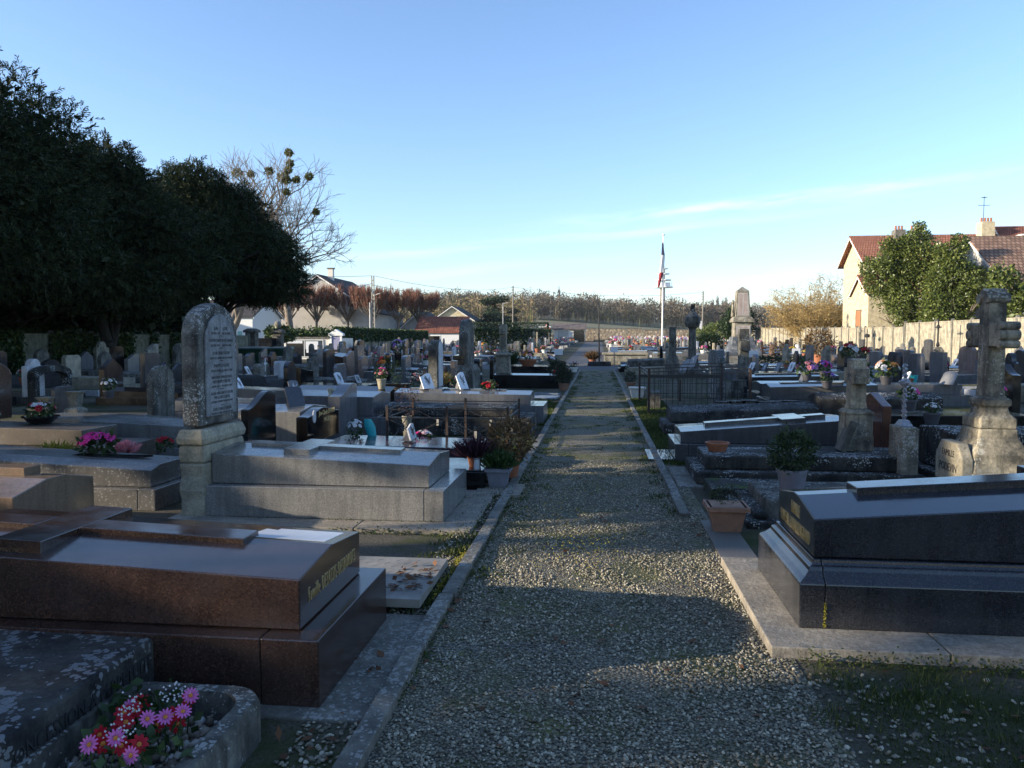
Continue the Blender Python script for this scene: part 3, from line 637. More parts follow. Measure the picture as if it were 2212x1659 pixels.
hedge('dark square-cut hedge beside the tall white cross', -11.8, -7.2, 74, 76.5, 2.3, 4500)
hedge('long dark hedge above the far left panel wall', -26, -9, 137, 139, 3.4, 6000)
hedge('low dark hedge at the foot of the obelisk mound', 8.6, 11.5, 44.6, 45.3, .5, 1500, L=.12)

# bare ash with mistletoe behind the yews
def bare_tree(name, label, x, y, seed, L, r, depth, mat=M_BARKG, spread=.62, stems=1, up=.12, kids_=(2, 3), z=0, gn=.18, lean=(0, 0)):
    x = fx(x, y); t = thing(name, label, 'tree', (x, y, zt(x, y)+z)); rr = random.Random(seed); segs = []
    for k in range(stems):
        branch((rr.uniform(-.2, .2), rr.uniform(-.2, .2), -.3), (rr.gauss(lean[0], .12 if stems == 1 else .3), rr.gauss(lean[1], .12 if stems == 1 else .3), 1), L, r, depth, segs, spread, kids_, gn, up, .7, .76, .012, rr)
    big = [s for s in segs if s[2] > r*.3]; sm = [s for s in segs if s[2] <= r*.3]
    seg_mesh('trunk', big, mat, t, 6)
    seg_mesh('branches', sm, mat, t, 3)
    return t, segs
t, segs = bare_tree('bare_tree', 'tall leafless tree hung with mistletoe balls, right of the yews', -24, 60, 21, 6.2, .34, 5, spread=.62, up=.05, kids_=(3, 3), lean=(.1, 0))
nodes = np.array([s[1] for s in segs]); conn = []
for (x, y, q) in ((1260, 305, .34), (1275, 425, .3), (1250, 500, .34), (1190, 585, .5), (1240, 610, .34), (1345, 605, .28), (1485, 570, .33), (690, 530, .5), (840, 540, .28), (1040, 510, .34), (1235, 740, .26), (1560, 960, .26)):
    p = np.array(S(378+.1953*x, 270+.1953*y, Y=60)[:])-np.array(t.location[:]); k = np.argmin(np.linalg.norm(nodes-p, axis=1)); conn.append((tuple(nodes[k]), tuple(p), .05, .03))
    P, D = crown_pts([((0, 0, 0), (q*.78, q*.78, q*.7))], 260, .2); V, F = leaves(P, nrm(D+RNG.normal(0, .6, D.shape)), .2, .045); o = np_mesh('mistletoe', V, F, M_MISTLE, t); o.location = p
seg_mesh('branches', conn, M_BARKG, t, 4)
bare_tree('bare_tree', 'leafless tree with twin stems behind the first, above the yew crowns', -29.5, 60, 8, 5.6, .3, 5, spread=.6, stems=2, up=.08, kids_=(2, 3))
bare_tree('bare_tree', 'thin leafless treetop just showing over the yews', -31.5, 48, 33, 5.0, .2, 4, spread=.6, up=.1)
bare_tree('bare_tree', 'dark bare tree at the right edge above the wall', 25.5, 42.5, 17, 2.1, .16, 4, M_BARK, spread=.7, up=.1)

# pollarded limes: short trunk, spreading limbs and a flat-topped brush of red twigs
def pollard(label, x, y, h, w, seed):
    x = fx(x, y); t = thing('pollarded_tree', label, 'tree', (x, y, .3), group=None); rr = random.Random(seed); segs = []; tw = []
    segs.append(((0, 0, -.6), (.05, .03, h*.5), .2, .15))
    for k in range(17):
        a = rr.uniform(0, 6.28); q = w*rr.uniform(.5, 1.1); p = Vector((.05, .03, h*rr.uniform(.4, .5)))
        m = Vector((math.cos(a)*q*.5, math.sin(a)*q*.5, h*rr.uniform(.58, .68))); e = Vector((math.cos(a)*q, math.sin(a)*q, h*rr.uniform(.74, .9)))
        segs += [(p[:], m[:], .09, .07), (m[:], e[:], .07, .045)]
        for j in range(15):
            f = rr.random(); b0 = m.lerp(e, f); d = Vector((rr.gauss(0, .6), rr.gauss(0, .6), rr.uniform(-.25, .8))); c = b0+d*rr.uniform(.3, .8)
            segs.append((b0[:], c[:], .035, .02))
            for i in range(11):
                g = c+Vector((rr.gauss(0, .14), rr.gauss(0, .14), rr.uniform(.25, 1.3))); g.z = min(g.z, h*rr.uniform(.97, 1.04))
                tw.append((c.lerp(b0, rr.random()*.5)[:], g[:], .02, .011))
    seg_mesh('trunk', segs, M_BARKG, t, 4); seg_mesh('twigs', tw, M_TWIGR, t, 3)
for i, (x, y, h, w) in enumerate(((-34.6, 95, 8.1, 2.6), (-31.4, 97, 8.3, 3.), (-27.4, 94, 7.9, 2.8), (-25.6, 99, 7.9, 2.9), (-24.4, 105, 7.8, 2.9), (-37.6, 94, 7.7, 2.6))):
    pollard(('pollarded lime with red twigs before the big pale gable, left one', 'pollarded lime with red twigs before the big pale gable, right one', 'pollarded lime just right of the tall ladder-like pole', 'second pollarded lime right of the ladder-like pole, by the shed roof', 'outermost pollarded lime, right end of the red-twigged row', 'pollarded lime half hidden by the yew, left end of the row')[i], x, y, h, w, 40+i)

# golden bare shrub, laurel, pine, bushes
t = thing('golden_shrub', 'large leafless shrub of golden upright stems behind the sunlit wall', 'shrub', (fx(24.4, 86), 86, .3)); rr = random.Random(12); segs = []; tw = []
for k in range(105):
    a = rr.uniform(0, 6.28); q = rr.random()**.5*1.5; p = Vector((math.cos(a)*q, math.sin(a)*q, 0)); d = Vector((math.cos(a)*q*.42+rr.gauss(0, .12), math.sin(a)*q*.42+rr.gauss(0, .12), 1)).normalized(); L = rr.uniform(6.6, 9.2)*(1-.17*q); r = .045
    for i in range(6):
        d2 = (d+Vector((rr.gauss(0, .12), rr.gauss(0, .12), -.03*i)) + Vector((math.cos(a), math.sin(a), 0))*.06).normalized(); e = p+d2*L/6; segs.append((p[:], e[:], r, r*.8)); 
        for j in range(10 if i > 1 else 2):
            b0 = p.lerp(e, rr.random()); g = b0+Vector((rr.gauss(0, .4), rr.gauss(0, .4), rr.uniform(-.15, .7))); tw.append((b0[:], g[:], .016, .009))
            for _ in range(2): g2 = g+Vector((rr.gauss(0, .25), rr.gauss(0, .25), rr.uniform(-.15, .4))); tw.append((g[:], g2[:], .011, .007))
        p, d, r = e, d2, r*.8
seg_mesh('stems', segs, M_TWIGY, t, 4); seg_mesh('twigs', tw, M_TWIGY, t, 3)
P = np.array([s[1] for s in tw]); P = P[RNG.random(len(P)) < .5]; V, F = leaves(P, nrm(RNG.normal(size=P.shape)), .14, .05); np_mesh('catkins', V, F, M_TWIGY, t)
def stems(seed, n, h, sp, r=.06):
    rr = random.Random(seed); s = []
    for k in range(n): branch((rr.gauss(0, .2), rr.gauss(0, .2), -.2), (rr.gauss(0, sp), rr.gauss(0, sp), 1), h, r, 2, s, .6, (2, 3), .12, .1, .7, .7, .01, rr)
    return s
def lobes(cs, seed):
    rr = random.Random(seed); e = []
    for (x, y, z, r) in cs:
        e.append(((x, y, z), (r, r, r*1.05)))
        for k in range(6): 
            a = rr.uniform(0, 6.28); b_ = rr.uniform(-.5, 1.); e.append(((x+math.cos(a)*r*.75, y+math.sin(a)*r*.6, z+b_*r*.75), (r*.42, r*.42, r*.5)))
    return e
leafy('laurel_tree', 'big glossy sunlit evergreen tree in front of the stone house', 'tree', (24.2, 60, 0), lobes([(0, 0, 4.9, 2.3), (.2, 0, 7.2, 1.7), (-2.1, 0, 6.0, 1.4), (.3, -.1, 8.9, .7), (-1.4, 0, 7.8, 1.0), (.8, 0, 3.0, 1.7), (.35, 0, 9.7, .35)], 3), 32000, M_LAUREL, .2, .055, trunk=stems(3, 4, 2.2, .15, .12))
leafy('laurel_tree', 'lower right-hand evergreen beside the big brown roof', 'tree', (26.2, 57.4, 0), lobes([(0, 0, 5.3, 1.7), (-.2, 0, 7.0, 1.1), (.9, 0, 4.7, 1.2), (-.6, -.2, 3.1, 1.6), (.3, 0, 8.3, .5), (1.4, 0, 5.9, .7)], 9), 21000, M_LAUREL, .2, .055, trunk=stems(5, 4, 2.2, .15, .12))
leafy('laurel_bush', 'loose yellow-green evergreen sprays behind the big stone cross', 'shrub', (24.6, 46.6, 0), lobes([(0, 0, 4.2, 1.0), (.5, 0, 3.2, 1.0), (-.3, 0, 5.1, .6)], 11), 2600, M_LAUREL, .28, .07, trunk=stems(6, 3, 2.6, .25, .06))
leafy('rounded_bush', 'dark round-headed evergreen left of the obelisk', 'shrub', (19.5, 108, .3), lobes([(0, 0, 3.2, 2.3)], 13), 5000, M_HEDGE, .32, .1, trunk=stems(7, 2, 1.6, .15))
leafy('spreading_conifer', 'low yellow-green spreading conifer beside the far wall', 'shrub', (19, 124, .6), [((0, 0, 1.7), (2.6, 2, 1.6)), ((-2.2, 0, 1.3), (2, 1.6, 1.1)), ((2, 0, 2.4), (1.6, 1.4, 1.3)), ((1.2, -1, .8), (1.6, 1.2, .8))], 5200, M_LAUREL, .4, .08)
leafy('small_bush', 'small green bush in a white pot on the wall top', 'shrub', (23.2, 88, 2.0), [((0, 0, 1.2), (1.1, 1., 1.1))], 1500, M_HEDGE, .25, .09)
leafy('shrub', 'dusky shrub on the graves left of the obelisk base', 'shrub', (11.2, 80, .2), [((0, 0, .9), (1.5, 1., .9))], 1800, M_BUSH, .22, .08)
leafy('golden_bush', 'bright yellow rounded bush behind the lantern column', 'shrub', (6.9, 75, .2), lobes([(0, 0, .75, .5)], 23), 1500, M_OCHRE, .16, .06)
def pine():
    t = thing('pine_tree', 'dark spreading pine beyond the small far houses', 'tree', (-24.5, 182, 1.6)); segs = [((0, 0, -1), (.2, 0, 8.), .45, .2)]; rr = random.Random(9); e = []
    for k in range(26):
        a = rr.uniform(0, 6.28); h = rr.uniform(2.6, 9.2); q = rr.uniform(1.2, 5.2)*(1 if h < 6.5 else .65); c = (math.cos(a)*q+.6, math.sin(a)*q, h); segs.append(((.1, 0, h-1.), c, .16, .07)); e.append((c, (1.9, 1.9, .8)))
    seg_mesh('trunk', segs, M_BARK, t, 5); P, D = crown_pts(e, 9000, .3); V, F = leaves(P, nrm(RNG.normal(size=P.shape)+[0, 0, .4]), .5, .12); np_mesh('crown', V, F, M_PINE, t)
pine()
# the far wooded hillside and the winter copse beside the field: read as one mass
def wood(name, label, spots_, mat, hr=(6, 16), per=190, leaf=.95):
    parts = []
    for x, y in spots_:
        h = random.uniform(*hr); w = h*random.uniform(.3, .46); z = zt(x, y)
        P, D = crown_pts([((0, 0, h*.6), (w, w, h*.42)), ((random.uniform(-1, 1), 0, h*.8), (w*.6, w*.6, h*.22))], per, .35)
        P[:, 2] = np.maximum(P[:, 2], .2); k = len(P)
        tk = np.stack([RNG.normal(0, w*.25, 8), RNG.normal(0, w*.25, 8), np.zeros(8)], 1)
        dirs = nrm(D*.5+RNG.normal(0, .7, D.shape)+[0, 0, .3])
        parts.append(leaves(np.concatenate([P, tk])+[x, y, z], np.concatenate([dirs, np.tile([0, 0, 1.], (8, 1))]), np.concatenate([RNG.uniform(.7, 1.4, k)*leaf*h/10, np.full(8, h*.75)]), np.concatenate([RNG.uniform(.10, .24, k)*leaf*h/10, np.full(8, .13)])))
    V, F = cat_vf(parts); return tag(np_mesh(name, V, F, mat), label, 'wood', kind='stuff')
sp_ = []
for k in range(1150):
    y = 428+random.random()**1.3*440; x = random.uniform(-.42*y-10, .40*y+10); sp_.append((x, y))
for k in range(150): x = random.uniform(-90, 175); sp_.append((x, 424+random.uniform(-6, 10)-.12*max(0, 20-x)))
wood('winter_wood', 'brown leafless wood covering the far hillside', sp_, M_WOODF)
M_WOODD = foliage('dark_wood', (.03, .035, .025), (.075, .08, .05), .95, 0, .1)
wood('dark_thicket', 'bluish dark thicket along the foot of the wooded hill', [(random.uniform(-25, 75), 418+random.uniform(-5, 5)) for k in range(46)]+[(random.uniform(88, 140), 420+random.uniform(-4, 6)) for k in range(26)], M_WOODD, (6, 10), 130)
wood('winter_copse', 'tan leafless copse left of the sloping field', [(random.uniform(-95, -22), random.uniform(205, 300)) for k in range(120)], foliage('copse_twigs', (.12, .095, .055), (.24, .19, .12), .95, 0, .1, (.13, .15, .05)), (7, 11), 150)
for i, (x, y, h) in enumerate(((-46, 900, 24), (82, 900, 22), (86, 905, 20), (128, 900, 18), (134, 902, 22), (140, 903, 17), (143, 901, 21))):
    t = thing('poplar_tree', 'slim bare poplar on the skyline, %s' % ('alone above the left wood', 'left of a pair by the mast', 'right of a pair by the mast', 'first right of the mast', 'second right of the mast', 'third right of the mast', 'last before the obelisk')[i], 'tree', (x, y, zt(x, y)+6))
    P, D = crown_pts([((0, 0, h*.55), (1.5, 1.5, h*.45))], 160, .2); V, F = leaves(P, nrm(D*.2+[0, 0, 1.]), 3., .3); np_mesh('crown', V, F, M_WOODF, t)
    MB().tube((0, 0, -6), (0, 0, h*.8), .4, .1, 5).build('trunk', M_BARKG, t)
t = thing('field_shrub', 'brown scrub clump at the edge of the far field', 'shrub', (57, 330, zt(57, 330))); P, D = crown_pts([((0, 0, 1.4), (9, 3, 2.2))], 500, .3); V, F = leaves(P, nrm(RNG.normal(size=P.shape)+[0, 0, 1]), .9, .2); np_mesh('foliage', V, F, M_TWIGR, t)

# ================================================================== buildings
T_RED = tiles('red_roof_tiles', (.16, .045, .025), (.34, .12, .065))
T_REDX = tiles('orange_roof_tiles', (.27, .09, .05), (.42, .18, .10))
T_BROWN = tiles('brown_roof_tiles', (.15, .085, .055), (.30, .185, .125), 'X', .38, .3)
T_DARK = tiles('dark_roof_slates', (.03, .026, .026), (.07, .06, .058))
M_SHUT = plain('brown_shutter', (.33, .14, .06), .6, .15); M_SHUTO = plain('orange_shutter', (.42, .16, .05), .6, .15); M_SHUTG = plain('turquoise_shutter', (.22, .42, .38), .6, .15)
def window(parent, x, z, w, h, y, mat, frame=M_WHITEP, axis='y', name='window', sash=True, dep=.06):
    """flat opening on the plane y (axis y) or x (axis x); proud of the wall by a few cm"""
    m = MB(); s = -1
    def bx(mb, a0, a1, z0, z1, d0, d1):
        mb.box(a0, a1, y-d1, y-d0, z0, z1) if axis == 'y' else mb.box(y-d1, y-d0, a0, a1, z0, z1)
    bx(m, x-w/2, x+w/2, z, z+h, .012, .03); o = m.build(name, mat, parent)
    f = MB(); t = .07
    for a0, a1, z0, z1 in ((x-w/2-t, x-w/2, z-t, z+h+t), (x+w/2, x+w/2+t, z-t, z+h+t), (x-w/2, x+w/2, z+h, z+h+t), (x-w/2, x+w/2, z-t, z)): bx(f, a0, a1, z0, z1, -.0, dep)
    if sash: bx(f, x-.03, x+.03, z, z+h, .031, dep-.01)
    f.build('frame', frame, o); return o
def gable_house(name, label, x0, x1, y0, y1, z0, eave, ridge, axis, wall, roof, over=.35, th=.14, cat='house', bargem=M_WHITEP, rx=None):
    """ridge along axis; origin at the near left corner"""
    xn = x0 if abs(x0) < abs(x1) else x1; sh = fx(xn, y0)-xn; x0 += sh; x1 += sh; t = thing(name, label, cat, (x0, y0, z0)); w, d = x1-x0, y1-y0; m = MB()
    if axis == 'y':
        c = w/2 if rx is None else rx; m.prism([(0, -2), (w, -2), (w, eave), (c, ridge), (0, eave)], 'y', 0, d)
    else:
        c = d/2 if rx is None else rx; m.prism([(0, -2), (d, -2), (d, eave), (c, ridge), (0, eave)], 'x', 0, w)
    m.build('wall', wall, t); span = w if axis == 'y' else d; ln = d if axis == 'y' else w; r = MB(); b = MB()
    kL, kR = (ridge-eave)/c, (ridge-eave)/(span-c); zl, zr = eave-kL*over, eave-kR*over
    r.prism([(-over, zl+.03), (c, ridge+.03), (span+over, zr+.03), (span+over, zr+.03+th), (c, ridge+.03+th), (-over, zl+.03+th)], axis, -over, ln+over)
    pb = [(-over, zl-.16), (c, ridge-.16), (span+over, zr-.16), (span+over, zr+.025), (c, ridge+.025), (-over, zl+.025)]
    r.build('roof', roof, t)
    for q in (-over, ln+over-.06): MB().prism(pb, axis, q, q+.06).build('bargeboard', bargem, t)
    return t
# left: large pale gable seen over the ivy wall, with an annex
t = gable_house('gabled_house', 'large pale rendered house with a steep dark roof, behind the pollarded limes', -43.5, -28.2, 98, 112, .2, 4.7, 9.6, 'y', M_GREYP, T_DARK, .3)
MB().box(7.9, 8.6, 3, 3.6, 8.9, 10.7).build('chimney', M_PLASTER, CHILD[t.name][1]); MB().box(7.8, 8.7, 2.9, 3.7, 10.703, 10.85).build('chimney_cap', W_CONC, CHILD[t.name][1])
window(t, 9.0, .8, 1.2, 1.1, 0, M_GLASS); window(t, 12.1, .2, 2.2, 1.9, 0, M_GLASS); window(t, 3.4, .6, 1.1, 1.3, 0, M_GLASS)
t = gable_house('gabled_house', 'low dark-roofed house peeping over the ivy wall beside the ladder-like pole', -27.8, -22.6, 108, 116, .2, 2.9, 5.2, 'y', M_GREYP, T_DARK, .3)
window(t, 2.6, .5, 1.4, 1.4, 0, M_GLASS)
t = gable_house('white_annex', 'white cottage with turquoise shutters, left of the big gabled house', -46.5, -37.5, 84, 92, .6, 3.5, 5.4, 'x', M_WHITEP, T_DARK, .3)
for x in (1.6, 6.6):
    window(t, x, .6, 1., 2.0 if x < 2 else 1.2, 0, M_GLASS)
    for s in (-1, 1): MB().box(x+s*.9-.24, x+s*.9+.24, -.06, -.012, .6, 2.6 if x < 2 else 1.8).build('shutter', M_SHUTG, t)
t = gable_house('gabled_house', 'bright white gable seen through the gap right of the yew trunks', -50.5, -44, 76, 82, .6, 2.8, 4.9, 'y', M_PLASTER, T_DARK, .3)
t = gable_house('small_house', 'small cream house with a wide dark gable beyond the red shed', -36.8, -28., 172, 184, .8, 5.1, 8.0, 'y', M_CREAMP, T_DARK, .6, rx=4.2)
window(t, 4.4, 3.9, 1.3, 1.8, 0, M_GLASS)
t = gable_house('tiled_shed', 'whitewashed shed with a mossy red tile roof and black doorway', -22.6, -16.6, 95, 99.5, 0, 2.35, 4.25, 'x', M_WHITEP, T_RED, .25, rx=3.4)
window(t, 2.3, -.1, 1.5, 2.0, 0, M_BLKPL, M_WHITEP, name='door', sash=False, dep=.034)
t = gable_house('small_outbuilding', 'small white outbuilding with a grey tile roof by the rubble wall', -8.2, -2.6, 142, 147, 1.0, 2.3, 3.2, 'x', M_PLASTER, tiles('grey_roof_tiles', (.13, .10, .085), (.24, .19, .165)), .35)
window(t, 1.7, .2, 2., 1.8, 0, M_GREYP, name='door', sash=False); window(t, 4.6, .0, 1.9, 2.0, 0, M_BLKPL, M_WOOD, name='opening', sash=False)
t = thing('brick_pier', 'orange brick pier with a white coping beside the small outbuilding', 'pier', (-9.2, 141, 1.)); MB().box(-.7, .5, -.4, .4, -.3, 2.6).build('bricks', plain('orange_brick', (.36, .12, .06), .9, .25, 8), t); MB().box(-1.6, .6, -.5, .5, 2.603, 2.8).build('coping', M_WHITEP, t); MB().lathe([(.35, 2.803), (.3, 3.1), (.12, 3.35)], 8, (0, 0, 0)).build('finial', F_ROSE, t)
t = thing('dark_lean_to', 'dark open lean-to against the far hedge', 'shed', (-15.5, 139.5, 1.)); MB().box(0, 5.5, 0, 2, -.3, 2.0).build('body', M_BLKPL, t); MB().box(-.2, 5.7, -.3, 2.2, 2.003, 2.15).build('roof', W_CONC, t)
# right: stone house, its white extension, and the big brown roof
t = gable_house('stone_house', 'tall cream stone house with an orange tile roof behind the laurel', 24.7, 39.5, 72., 78.4, 0, 8.7, 10.9, 'x', M_CREAMP, T_REDX, .55)
rf = CHILD[t.name][1]
for cx_, n_ in ((3.3, 3), (4.7, 3), (10.4, 4)):
    big = cx_ > 9
    ch = MB().box(cx_, cx_+(1.1 if big else .9), 2.6 if not big else 1.9, 3.6 if not big else 3.0, 9.2, 11.5 if not big else 12.0).build('chimney', M_CREAMP if big else W_CONC, rf)
    for q in range(n_): MB().lathe([(.11, 0), (.09, .35), (.11, .4)], 8, (cx_+.18+q*.27, 3.1 if not big else 2.45, 11.502 if not big else 12.002)).build('chimney_pot', M_TERRA, ch)
a = MB().tube((11., 3.0, 12.2), (11., 3.0, 14.4), .03); a.tube((10.5, 3, 13.6), (11.5, 3, 13.6), .025)
for q in range(5): a.tube((10.8+q*.1, 2.8, 14.3), (10.8+q*.1, 3.2, 14.3), .018)
a.build('aerial', M_DGREY, rf)
window(t, 6.8, 9.3, .8, .05, 0, M_GLASS)
t = gable_house('dormer_house', 'dark red roof with a dormer right of the tall chimneys', 38.6, 45, 72, 79, 0, 8.5, 11.6, 'x', M_GREYP, T_RED, .3); MB().box(.6, 2.2, .6, 3, 9.2, 10.7).build('dormer', M_WHITEP, t)
t = gable_house('white_extension', 'lit white extension with brown and orange shutters in front of the stone house', 23.4, 33.5, 67.5, 71.9, 0, 5.4, 6.9, 'x', M_CREAMP, T_RED, .25)
MB().box(3.1, 9.9, -.12, -.01, -1, 5.0).build('white_render', M_WHITEP, t)
window(t, 5.0, 2.9, 1.5, 1.9, -.13, M_SHUTO, M_WHITEP, sash=False); o = window(t, 2.3, 2.4, 1.2, 1.6, .0, M_SHUT, W_CONC, axis='x', sash=False)
window(t, 7.8, 2.9, 1.2, 1.7, -.13, M_GLASS, M_WHITEP)
t = gable_house('long_house', 'grey house under a huge brown tile roof at the right edge', 29.2, 50, 54, 67, 0, 4.6, 8.9, 'x', M_GREYP, T_BROWN, .5)
window(t, 2.6, 2.2, 1.2, 1.4, 0, M_SHUT)

# hut with the notice window, gate, bins, bench
t = thing('notice_hut', 'cream hut with a dark notice window and ivy roof beside the left wall', 'hut', (-24.25, 57.5, 0))
MB().box(0, 4.75, 0, 2.6, -.2, 1.62).build('wall', M_PLASTER, t); MB().box(-.1, 3.75, -.14, 2.7, 1.622, 1.72).build('roof', W_CONC, t)
w_ = window(t, 1.75, .22, 2.9, 1.22, 0, M_GLASS, M_STEEL)
for (a0, a1, z0, z1) in ((1.85, 2.85, .75, 1.38), (1.9, 2.5, .5, .745), (.4, 1.6, 1.22, 1.42)): MB().box(a0, a1, -.040, -.034, z0, z1).build('notice', M_PLATE, w_)
dr = MB().box(3.95, 4.6, -.05, -.012, -.05, 1.75).build('door', plain('violet_grey_door', (.24, .24, .36), .6, .1), t)
MB().box(3.8, 3.945, -.1, 0, -.1, 1.8).box(4.605, 4.75, -.1, 0, -.1, 1.8).prism([(3.7, 1.802), (4.85, 1.802), (4.85, 1.95), (4.28, 2.3), (3.7, 1.95)], 'y', -.14, .3).build('door_frame', M_WHITEP, dr)
P = np.stack([RNG.uniform(-.5, 4.1, 4000), RNG.uniform(-.15, 2.6, 4000), 1.72+np.abs(RNG.normal(0, .28, 4000))], 1); V, F = leaves(P, nrm(RNG.normal(size=P.shape)), .18, .07)
o = np_mesh('ivy', V, F, M_IVY); o.location = (-24.25, 57.5, 0); tag(o, 'ivy heaped over the roof of the notice hut', 'ivy')
t = thing('double_gate', 'black sheet-metal double gate between grey walls', 'gate', (-20.75, 46.4, 0)); 
for s in (0, 1): MB().box(-.03, .03, s*1.75+.02-1.5, s*1.75+1.72-1.5, .05, 1.62).build('leaf', M_BLKPL, t)
for i, y in enumerate((44.55, 48.35)):
    t = thing('gate_pier', ('stone gate pier on the near side of the black gate', 'ivy-topped stone gate pier right of the black gate')[i], 'pier', (-20.7, y, 0)); MB().box(-.3, .3, -.25, .25, -.1, 1.95).build('shaft', W_GREY, t); MB().rects([(.4, .35, 1.953), (.4, .35, 2.08), (.2, .18, 2.2)]).build('cap', W_GREY, t)
    if i: MB().lathe([(.06, 2.2), (.18, 2.3), (.24, 2.48), (.18, 2.66), (.04, 2.74)], 10).build('ball_finial', W_PALE, t)
leafy('ivy_mound', 'leafy ivy mound over the gate pier and wall end', 'ivy', (-20.3, 49.6, 0), [((0, -.6, 2.1), (.6, 1.1, .35)), ((-.8, 1.8, 1.75), (.7, 1.8, .35))], 2200, M_IVY, .18, .07)
BIN = plain('dark_green_plastic', (.012, .05, .03), .45, .15)
for i, (x, y, w) in enumerate(((-17.8, 40., 1.4), (-16.5, 40.2, 1.1))):
    t = thing('wheeled_bin', ('large dark green wheeled bin behind the cross-marked headstones', 'smaller dark green wheeled bin beside the larger one', 'smaller paler green bin nearest the notice hut')[i], 'bin', (fx(x, y), y, 0)); M_ = BIN if i < 2 else plain('faded_green_plastic', (.08, .17, .11), .5, .2)
    MB().loft([[(-w*.44, -.36, .14), (w*.44, -.36, .14), (w*.44, .36, .14), (-w*.44, .36, .14)], [(-w*.5, -.45, 1.02), (w*.5, -.45, 1.02), (w*.5, .45, 1.02), (-w*.5, .45, 1.02)]]).build('body', M_, t, .02)
    MB().loft([[(-w*.53, -.5, 1.023), (w*.53, -.5, 1.023), (w*.53, .5, 1.023), (-w*.53, .5, 1.023)], [(-w*.5, -.42, 1.10), (w*.5, -.42, 1.10), (w*.5, .46, 1.16), (-w*.5, .46, 1.16)]]).build('lid', M_, t, .01)
    for a in (-1, 1):
        for b_ in (-1, 1): MB().prism([(.09*math.cos(q*.6283), .09+.09*math.sin(q*.6283)) for q in range(10)], 'x', a*w*.4-.02, a*w*.4+.02).build('wheel', M_BLKPL, t).location = (0, b_*.3, 0)
t = thing('park_bench', 'long black slatted bench in front of the notice hut', 'bench', (-15.6, 47, 0))
MB().box(-1.3, 1.3, -.25, -.05, .42, .46).box(-1.3, 1.3, -.02, .2, .42, .46).build('seat', M_IRON, t); MB().box(-1.3, 1.3, .22, .26, .56, .7).box(-1.3, 1.3, .25, .29, .74, .9).build('backrest', M_IRON, t)
for x in (-1.1, 1.1): MB().box(x-.03, x+.03, -.22, .22, 0, .415).build('leg', M_IRON, t)

# ================================================================== poles, wires, masts
def lamp_head(mb, p, d, s=1.):
    p = Vector(p); d = Vector(d).normalized(); e = p+d*.9*s; mb.tube(p, e, .035); mb.loft([[e+Vector((a*.13*s, -.1*s if i < 0 else .1*s, c)) for a, i, c in ((-1, -1, 0), (1, -1, 0), (1, 1, 0), (-1, 1, 0))], [e+d*.45*s+Vector((a*.1*s, i*.08*s, c-.05)) for a, i, c in ((-1, -1, 0), (1, -1, 0), (1, 1, 0), (-1, 1, 0))]]); return mb
t = thing('utility_pole', 'tall concrete ladder-like utility pole with two lamps above the ivy wall', 'utility pole', (-21.2, 71.5, 0))
m = MB(); m.tube((-.16, 0, -.3), (-.1, 0, 7.5), .09, .06, 4).tube((.16, 0, -.3), (.1, 0, 7.5), .09, .06, 4)
for q in range(16): m.box(-.1, .1, -.04, .04, .4+q*.44, .52+q*.44)
m.build('pole', M_POLE, t); MB().tube((-.3, -.1, 0), (-.28, -.1, 5.), .05).build('conduit', M_STEEL, t); lamp_head(MB(), (0, 0, 5.6), (.8, -.3, .25)).build('lamp', M_STEEL, t); lamp_head(MB(), (0, 0, 6.8), (-1.6, -.3, -.45), 1.).build('lamp', M_STEEL, t)
t = thing('utility_pole', 'slim dark utility pole behind the white pedestal cross', 'utility pole', (-15.5, 140, .9)); MB().tube((0, 0, -.5), (.05, 0, 10.2), .17, .11).build('pole', M_WOOD, t)
for q in range(4): MB().box(-.25, .25, -.06, .06, 9.9-q*.5, 10-q*.5).build('bracket', M_DGREY, t)
t = thing('utility_pole', 'utility pole on the skyline between flagpole and obelisk', 'utility pole', (19.5, 150, 1.1)); MB().tube((0, 0, -.5), (.1, 0, 9.4), .17, .11).build('pole', M_WOOD, t); MB().box(-.5, -.1, -.1, .1, .5, 3.8).build('ivy_sleeve', M_PLATE, t)
for q in range(4): MB().box(-.2, .2, -.06, .06, 9.2-q*.45, 9.28-q*.45).build('bracket', M_DGREY, t)
for i, (x, y, h) in enumerate(((-26.3, 112, 6.3), (-16.8, 136, 7.5), (-24.5, 44, 5.6))):
    t = thing('street_lamp', ('slender lamp post by the pollarded limes', 'lamp post just left of the slim dark pole', 'pale lamp post among the yews behind the dim wall')[i], 'street lamp', (x, y, .3)); MB().tube((0, 0, -.4), (0, 0, h), .07, .045).build('post', M_STEEL, t); lamp_head(MB(), (0, 0, h-.05), (1, -.2, .15), .9).build('lamp', M_STEEL, t)
def wire(label, a, b, sag, r=.02):
    a, b = Vector(a), Vector(b); m = MB(); p = a
    for i in range(1, 17):
        f = i/16; q = a.lerp(b, f)-Vector((0, 0, 4*sag*f*(1-f))); m.tube(p-a, q-a, r, r, 3); p = q
    o = m.build('overhead_wire', M_IRON); o.location = a; tag(o, label, 'wire')
wire('overhead wire from the yews to the ladder-like pole', (-40, 62, 7.4), (-21.2, 71.5, 7.5), .3); wire('upper overhead wire from the ladder-like pole to the slim dark pole', (-21.1, 71.5, 7.5), (-15.5, 140, 10.9), .9); wire('lower overhead wire below the upper one, to the slim dark pole', (-21.1, 71.5, 6.6), (-15.5, 140, 10.), 1.); wire('overhead wire crossing the sky behind the flagpole', (-15.5, 140, 10.9), (19.5, 150, 10.3), 1.1, .025)
